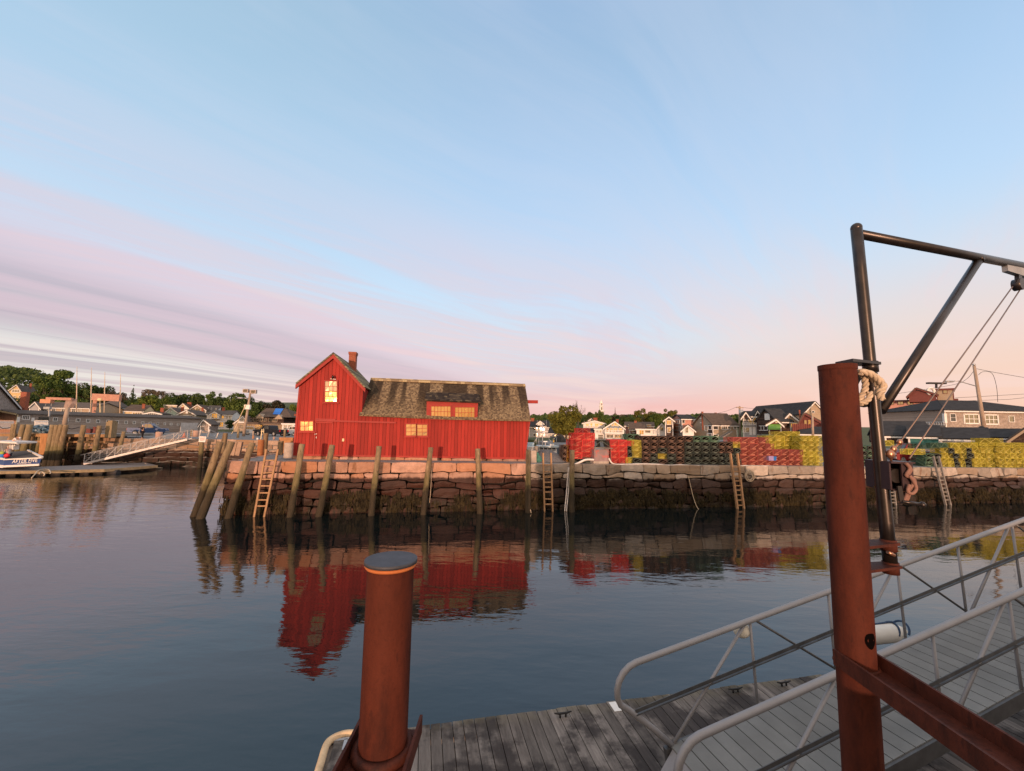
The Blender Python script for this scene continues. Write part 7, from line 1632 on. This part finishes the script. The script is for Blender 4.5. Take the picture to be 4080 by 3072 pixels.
vehicle('pickup', 'blue pickup truck parked along the long grey shed', at_y(q('T',428,772),66), at_y(q('T',1130,772),68), 3.30, paint('blue_car_paint', (.010,.055,.17)), 'pickup_truck', 'truck', 1.85)
vehicle('pickup', 'black pickup truck showing a red tail light, parked before the inn', at_y(q('U',1538,955),72), at_y(q('U',892,955),74), 3.28, paint('black_car_paint', (.012,.012,.015)), 'pickup_truck', 'truck', 1.9)
vehicle('suv', 'silver-grey estate car nosed behind the black pickup', at_y(q('U',580,955),77), at_y(q('U',930,955),78), 3.28, paint('silver_car_paint', (.20,.24,.28)), 'car', 'car', 1.6)
vehicle('suv', 'white car half hidden behind the corner of the red shack', at_y(q('U',1860,950),76), at_y(q('U',1575,950),76), 3.28, paint('white_car_paint', (.62,.63,.65)), 'car', 'car', 1.8)
vehicle('pickup', 'dark red pickup behind the far right traps', at_y(q('X',850,1335),37), at_y(q('X',395,1335),37.5), 2.75, paint('red_car_paint', (.20,.02,.02)), 'pickup_truck', 'truck', 1.9)

# ------------------------------------------------------------------ people
SKIN = mat('skin', (.48,.27,.19), .6)
def skinned(name, verts, edges, radii, m_, parent, root=0, lv=1):
    me = bpy.data.meshes.new(name); off = LOC[parent.name]; me.from_pydata([tuple(Vector(v)-off) for v in verts], edges, []); ob = bpy.data.objects.new(name, me); COL.objects.link(ob); ob.parent = parent; LOC[ob.name] = off
    sk = ob.modifiers.new('skin', 'SKIN'); sk.use_smooth_shade = True
    for i, r_ in enumerate(radii): d_ = me.skin_vertices[0].data[i]; d_.radius = (r_, r_); d_.use_root = (i == root)
    ss_ = ob.modifiers.new('smooth', 'SUBSURF'); ss_.levels = lv; ss_.render_levels = lv; me.materials.append(m_); return ob
def person(label, base, face, J, top, legs, hairm, H_=1.74, skirt=None):
    """J: joint positions in body units (x right, y forwards, z up, 1 = standing height)"""
    fwd = Vector((math.cos(face), math.sin(face), 0)); rt_ = Vector((fwd.y, -fwd.x, 0)); base = Vector(base)
    X_ = lambda p: base + (rt_*p[0] + fwd*p[1] + UPV*p[2]) * H_
    root = thing('person', label, 'person', base)
    names = ['pelvis','waist','chest','neck','head','crown','shR','elR','haR','fiR','shL','elL','haL','fiL','hiR','knR','anR','toR','hiL','knL','anL','toL']
    rad = dict(pelvis=.085,waist=.078,chest=.092,neck=.034,head=.062,crown=.048,shR=.044,elR=.030,haR=.022,fiR=.014,shL=.044,elL=.030,haL=.022,fiL=.014,hiR=.064,knR=.042,anR=.028,toR=.026,hiL=.064,knL=.042,anL=.028,toL=.026)
    E = [('pelvis','waist'),('waist','chest'),('chest','neck'),('neck','head'),('head','crown')] + [e for s in 'RL' for e in (('chest','sh'+s),('sh'+s,'el'+s),('el'+s,'ha'+s),('ha'+s,'fi'+s),('pelvis','hi'+s),('hi'+s,'kn'+s),('kn'+s,'an'+s),('an'+s,'to'+s))]
    ix = {n: i for i, n in enumerate(names)}
    skinned('body', [X_(J[n]) for n in names], [(ix[a],ix[b]) for a,b in E], [rad[n]*H_*.9 for n in names], SKIN, root)
    tn = ['pelvis','waist','chest','shR','elR','haR','shL','elL','haL']; i2 = {n: i for i, n in enumerate(tn)}
    skinned('jacket', [X_(J[n]) for n in tn], [(i2[a],i2[b]) for a,b in E if a in i2 and b in i2], [rad[n]*H_*1.06 for n in tn], top, root)
    ln = ['pelvis','hiR','knR','anR','hiL','knL','anL']; i3 = {n: i for i, n in enumerate(ln)}
    skinned('trousers', [X_(J[n]) for n in ln], [(i3[a],i3[b]) for a,b in E if a in i3 and b in i3], [rad[n]*H_*1.08 for n in ln], legs, root)
    mb = MB(); hc = (X_(J['head'])+X_(J['crown']))/2; dn2 = (X_(J['crown'])-X_(J['head'])).normalized(); mb.ball(hc + dn2*.03 - fwd*.02, .085, .09, .085, 10); mb.build('hair', hairm, root)
    return root, X_
STAND = dict(pelvis=(0,0,.52),waist=(0,.005,.61),chest=(0,.01,.74),neck=(0,.02,.85),head=(0,.03,.905),crown=(0,.03,.955),shR=(.105,.005,.80),elR=(.135,.0,.64),haR=(.12,.05,.51),fiR=(.12,.06,.46),shL=(-.105,.005,.80),elL=(-.135,0,.64),haL=(-.12,.05,.51),fiL=(-.12,.06,.46),hiR=(.055,0,.49),knR=(.06,.01,.27),anR=(.06,-.01,.045),toR=(.065,.07,.018),hiL=(-.055,0,.49),knL=(-.06,.01,.27),anL=(-.06,-.01,.045),toL=(-.065,.07,.018))
DARKCLOTH = mat('dark_jacket_cloth', (.016,.013,.015), .9); NAVY = mat('navy_cloth', (.015,.018,.035), .9); WHITECLOTH = mat('white_shirt_cloth', (.68,.60,.56), .9); GREYCLOTH = mat('pale_grey_cloth', (.42,.38,.36), .9, var=.25, vscale=14); GREYHAIR = mat('white_hair', (.50,.42,.37), .9)
J = dict(STAND); J.update(elR=(.15,.08,.68),haR=(.05,.17,.80),fiR=(.02,.19,.83),elL=(-.14,.09,.66),haL=(-.03,.18,.72),fiL=(-.01,.20,.75),head=(0,.045,.90),crown=(0,.06,.95))
pb = at_y(q('T',680,832),52); root, X_ = person('white-haired person in dark clothes on the quay edge before the blue pickup', (pb.x, 52, 3.32), math.radians(205), J, DARKCLOTH, DARKCLOTH, GREYHAIR, 1.72)
cmr = MB(); c = X_((.0,.22,.79)); cmr.box(c, .14, .12, .11); cmr.tube([c, c+Vector((-.09,-.10,0))], .045, 10); cam_o = tag(cmr.build('camera', BLACK, loc=c), 'black camera held up by the person on the quay edge', 'camera')
tp = thing('tripod', 'dark tripod slanting beside the person on the quay edge', 'tripod', (pb.x-.3, 51.9, 3.3))
for e_ in ((-.75,-.1),(-.25,-.35),(.1,.1)):
    mb = MB(); mb.tube([X_((-.05,.2,.55)), Vector((pb.x+e_[0], 52+e_[1], 3.3))], .018, 6); mb.build('leg', BLACKSTEEL, tp)
mb = MB(); mb.tube([X_((-.09,.2,.40)), X_((-.02,.2,.62))], .035, 8); mb.build('centre_column', STEEL, tp)
J = dict(STAND); J.update(waist=(0,.08,.59),chest=(0,.17,.69),neck=(0,.26,.745),head=(0,.31,.755),crown=(0,.355,.75),shR=(.10,.18,.72),elR=(.13,.27,.60),haR=(.09,.36,.63),fiR=(.08,.40,.63),shL=(-.10,.18,.72),elL=(-.13,.27,.60),haL=(-.09,.36,.62),fiL=(-.08,.40,.62))
pw = at_y(q('P',300,640),43.2); person('person in a white shirt bending forward behind the white boat roof', (pw.x, 43.2, pw.z), math.radians(10), J, WHITECLOTH, NAVY, WHITECLOTH, 1.78)
J = dict(STAND); J.update(pelvis=(0,0,.12),waist=(0,.03,.21),chest=(0,.05,.34),neck=(0,.08,.44),head=(0,.11,.49),crown=(0,.12,.54),shR=(.105,.05,.40),elR=(.15,.12,.27),haR=(.10,.24,.22),fiR=(.08,.28,.21),shL=(-.105,.05,.40),elL=(-.15,.12,.27),haL=(-.10,.24,.22),fiL=(-.08,.28,.21),hiR=(.06,.03,.11),knR=(.08,.25,.16),anR=(.08,.28,-.06),toR=(.08,.35,-.09),hiL=(-.06,.03,.11),knL=(-.08,.25,.16),anL=(-.08,.28,-.06),toL=(-.08,.35,-.09))
ps = at_y(q('P',225,790),41.9); person('white-haired person in a pale grey shirt sitting in the stern of the blue boat', (ps.x, 41.9, ps.z), math.radians(170), J, GREYCLOTH, NAVY, GREYHAIR, 1.74)

# ------------------------------------------------------------------ boats
BLUEHULL = mat('blue_hull_paint', (.012,.045,.18), .3, .0, var=.1, spec=.6); HULLW = mat('white_hull_paint', (.70,.66,.62), .35, var=.06)
def pt(x, y, Y=41.2): return at_y(q('P', x, y), Y)
bt_ = thing('motorboat', 'blue-hulled motorboat lying stern-on at the landing float with white lettering', 'boat', pt(600,1040))
T0, T1, T2, T3 = pt(118,885), pt(1105,838), pt(1050,985), pt(95,1030)
fw_ = Vector((-.82,.57,0)).normalized()*7
mb = MB(); mb.hexa([T3, T2, T2+fw_*.9+Vector((.1,0,.1)), T3+fw_*.9], [T0, T1, T1+fw_+Vector((-.3,0,.4)), T0+fw_+Vector((.3,0,.4))])
lft = Vector((-3.4,1.2,.0)); mb.hexa([T3+lft, T3, T3+fw_, T3+fw_+lft], [T0+lft, T0, T0+fw_, T0+fw_+lft]); mb.build('hull', BLUEHULL, bt_)
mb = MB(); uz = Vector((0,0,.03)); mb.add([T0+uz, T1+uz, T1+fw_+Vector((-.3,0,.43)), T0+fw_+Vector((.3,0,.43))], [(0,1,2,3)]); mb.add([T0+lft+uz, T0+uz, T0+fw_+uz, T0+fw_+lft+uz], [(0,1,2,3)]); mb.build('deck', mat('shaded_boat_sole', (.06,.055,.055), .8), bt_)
mb = MB(); mb.bar(T3+Vector((0,-.02,-.09)), T2+Vector((0,-.02,-.09)), .06, .19); mb.bar(T3+lft+Vector((0,-.02,-.1)), T3+Vector((0,-.02,-.1)), .06, .26); mb.build('boot_stripe', HULLW, bt_)
mb = MB(); mb.bar(T0+Vector((0,-.06,.05)), T1+Vector((.1,-.06,.05)), .12, .11); mb.bar(T0+lft+Vector((0,-.06,.12)), T0+Vector((0,-.06,.12)), .14, .18); mb.bar(T1+Vector((.05,0,.1)), T1+fw_+Vector((-.3,0,.45)), .14, .16); mb.build('gunwale', HULLW, bt_)
def text(body, size, origin, xdir, updir, m_, parent, name='lettering', shear=0.0):
    cu = bpy.data.curves.new(name, 'FONT'); cu.body = body; cu.size = size; cu.align_x = 'CENTER'; cu.align_y = 'CENTER'; cu.extrude = .004; cu.shear = shear; tmp = bpy.data.objects.new(name + '_tmp', cu); COL.objects.link(tmp)
    dg = bpy.context.evaluated_depsgraph_get(); me = bpy.data.meshes.new_from_object(tmp.evaluated_get(dg)); bpy.data.objects.remove(tmp); me.name = name
    x = xdir.normalized(); y = (updir - x*updir.dot(x)).normalized(); M = Matrix((x, y, x.cross(y))).transposed().to_4x4(); M.translation = origin - LOC[parent.name]; me.transform(M); me.materials.clear(); me.materials.append(m_)
    ob = bpy.data.objects.new(name, me); COL.objects.link(ob); ob.parent = parent; LOC[ob.name] = LOC[parent.name]; return ob
WL = mat('white_lettering', (.80,.76,.72), .5)
xd = pt(900,890)-pt(420,915)
text('AFTER FIVE', .50, pt(655,912,41.14), xd, UPV, WL, bt_, shear=.2); text('ROCKPORT MA', .19, pt(645,972,41.14), xd, UPV, WL, bt_)
mb = MB(); a = pt(-200,420,42); b = pt(430,455,42); mb.hexa([a, b, b+Vector((-.4,2.2,0)), a+Vector((-.4,2.2,0))], [p+Vector((0,0,.17)) for p in (a, b, b+Vector((-.4,2.2,0)), a+Vector((-.4,2.2,0)))]); mb.tube([b+Vector((-.1,0,.03)), pt(492,468,42)], .03, 6); mb.build('hard_top', HULLW, bt_)
for x_ in (60, 290):
    mb = MB(); mb.tube([pt(x_,850,42.2), pt(x_,460,42.2)], .03, 6); mb.build('roof_post', STEEL, bt_)
mb = MB(); mb.box(pt(380,540,42.6), .55, .4, .5); mb.build('engine_box', HULLW, bt_)
for x0, y0, s, m_, lb in ((40,785,.30,mat('bright_blue_tarp',(.02,.16,.45),.6),'bright blue bag in the stern of the blue boat'),(180,770,.26,mat('bright_red_bag',(.55,.02,.03),.6),'red bag beside the person sitting in the blue boat'),(50,705,.22,mat('lime_bag',(.30,.36,.06),.6),'lime green bag behind the bright blue one in the boat')):
    mb = MB(); c = pt(x0,y0,41.6); mb.ball(c, s, s*.7, s*.8, 9); mb.tube([c+Vector((-.1,0,s*.7)), c+Vector((0,0,s*1.05)), c+Vector((.1,0,s*.7))], .02, 5); tag(mb.build('bag', m_, loc=c), lb, 'bag')
BY = 56
def vb(x, y, o=0): return at_y(q('V', x, y), BY+o)
lb_ = thing('lobster_boat', 'white and blue lobster boat bow-on behind the wharf right of the red shack', 'boat', (vb(560,1150).x, BY, 0))
cxm = vb(560,1100).x
# hull: loft of sections from stem to stern
sec = []
for i in range(9):
    f = i/8; y_ = BY-3.6 + 9*f; w_ = 2.15*min(1, (f*2.6)**.6) if f > 0 else .03; zt_ = 1.75 - .75*min(1, f*1.4); sec.append([Vector((cxm+1.0+s*w_*k, y_ + (0.5*(1-k) if f == 0 else 0), z_)) for s, k, z_ in ((-1,1,zt_),(-1,.85,.5),(-1,.6,-.3),(1,.6,-.3),(1,.85,.5),(1,1,zt_))])
def loft(mb, secs, idx, mi=0):
    for a_, b_ in zip(secs, secs[1:]):
        for i, j in zip(idx, idx[1:]): mb.add([a_[i], a_[j], b_[j], b_[i]], [(0,1,2,3)], mi)
mb = MB(); loft(mb, sec, [0,1,2,3,4,5]); mb.add(sec[-1], [(0,1,2,3,4,5)]); mb.build('hull', BLUEHULL, lb_)
mb = MB(); loft(mb, [[s_[0]+Vector((0,0,.35)), s_[0], s_[5], s_[5]+Vector((0,0,.35))] for s_ in sec], [0,1]); loft(mb, [[s_[0]+Vector((0,0,.35)), s_[0], s_[5], s_[5]+Vector((0,0,.35))] for s_ in sec], [2,3]); loft(mb, [[s_[0]+Vector((0,0,.2)), s_[5]+Vector((0,0,.2))] for s_ in sec], [0,1]); mb.build('bulwark', HULLW, lb_)
h0, h1 = vb(345,1110), vb(738,1110); z0_, z1_ = h0.z-.6, vb(540,962).z; xa, xb = h0.x, h1.x
mb = MB(); mb.hexa([(xa,BY,z0_),(xb,BY,z0_),(xb,BY+2.6,z0_),(xa,BY+2.6,z0_)],[(xa+.08,BY+.25,z1_),(xb-.08,BY+.25,z1_),(xb-.08,BY+2.6,z1_),(xa+.08,BY+2.6,z1_)]); mb.build('wheelhouse', HULLW, lb_)
for wx0 in (376,465,551,636):
    a_ = vb(wx0,1030,.05); b_ = vb(wx0+66,972,.2); mb = MB(); mb.hexa([(a_.x,BY+.02,a_.z),(b_.x,BY+.02,a_.z),(b_.x,BY+.1,a_.z),(a_.x,BY+.1,a_.z)],[(a_.x,BY+.19,b_.z),(b_.x,BY+.19,b_.z),(b_.x,BY+.26,b_.z),(a_.x,BY+.26,b_.z)]); mb.build('windscreen', GLASS_DARK, lb_)
mb = MB(); mb.box(((xa+xb)/2,BY+1.4,z1_+.10), xb-xa+.35, 3.0, .2); mb.build('wheelhouse_roof', mat('pale_blue_grey_roof', (.36,.42,.44), .5), lb_)
mb = MB(); zt2 = vb(440,430).z; mx_ = vb(442,940).x; mb.tube([(mx_,BY+1.2,z1_), (mx_,BY+1.2,zt2)], [.08,.05], 8); mb.bar(vb(372,520,1.2), vb(515,520,1.2), .05, .05)
for x_ in (320,378,512): mb.tube([vb(x_,520,1.2), vb(x_,385,1.2)], .018, 5)
mb.bar(vb(372,700,1.2), vb(545,700,1.2), .05, .05); mb.bar(vb(372,630,1.2), vb(545,630,1.2), .04, .04); mb.build('mast', STEEL, lb_)
mb = MB(); mb.box(vb(488,838,1.0), .52, .3, .12); mb.tube([vb(488,850,1.0), vb(488,930,1.0)], .04, 6); mb.ball(vb(460,660,1.0), .17, n=10); mb.box(vb(628,912,.8), .55, .4, .3); mb.build('radar', HULLW, lb_)
mb = MB()
for p0, p1 in (((205,900),(380,690)),((310,900),(300,760)),((240,930),(330,720)),((715,940),(725,745)),((555,900),(715,900)),((350,935),(350,760)),((640,800),(720,740)),((560,780),(640,880))): mb.tube([vb(*p0,1.5), vb(*p1,1.5)], .028, 5)
mb.build('rail_frame', STEEL, lb_)
mb = MB(); mb.ball(vb(665,835,1.2), .11, .11, .24, 8); tag(mb.build('float_buoy', mat('amber_buoy', (.50,.28,.04), .6), loc=vb(665,835,1.2)), 'amber buoy hung in the rigging of the lobster boat', 'buoy')
sk2 = thing('skiff', 'small white boat mostly hidden by the right-hand corner of the red shack', 'boat', vb(200,960,-2)); mb = MB(); a_ = vb(120,985,-2); b_ = vb(270,900,-2)
mb.hexa([(a_.x+.1,BY-2,a_.z-.6),(b_.x-.1,BY-2,a_.z-.6),(b_.x-.2,BY+2,a_.z-.6),(a_.x+.1,BY+2,a_.z-.6)],[(a_.x,BY-2.3,b_.z-.3),(b_.x,BY-2.3,b_.z-.3),(b_.x,BY+2,b_.z-.3),(a_.x,BY+2,b_.z-.3)]); mb.build('hull', HULLW, sk2)
mb = MB(); mb.box(((a_.x+b_.x)/2, BY, b_.z-.1), (b_.x-a_.x)*.9, 1.6, .5); mb.build('cuddy', mat('pale_blue_boat_paint', (.30,.42,.50), .5), sk2)
mb = MB(); c = vb(805,1000,22); 
for p in ((740,1060,870),(790,1080,860),(840,1060,890),(770,960,840),(820,940,845)): 
    o = vb(p[0], p[1], 20); mb.ball(o, 1.0, .9, 2.2, 9)
tag(mb.build('rocks', mat('wet_black_rock', (.02,.02,.02), .8, bump=1, bscale=4), loc=c), 'dark weedy rocks below the seawall right of the lobster boat', 'rocks', kind='stuff')
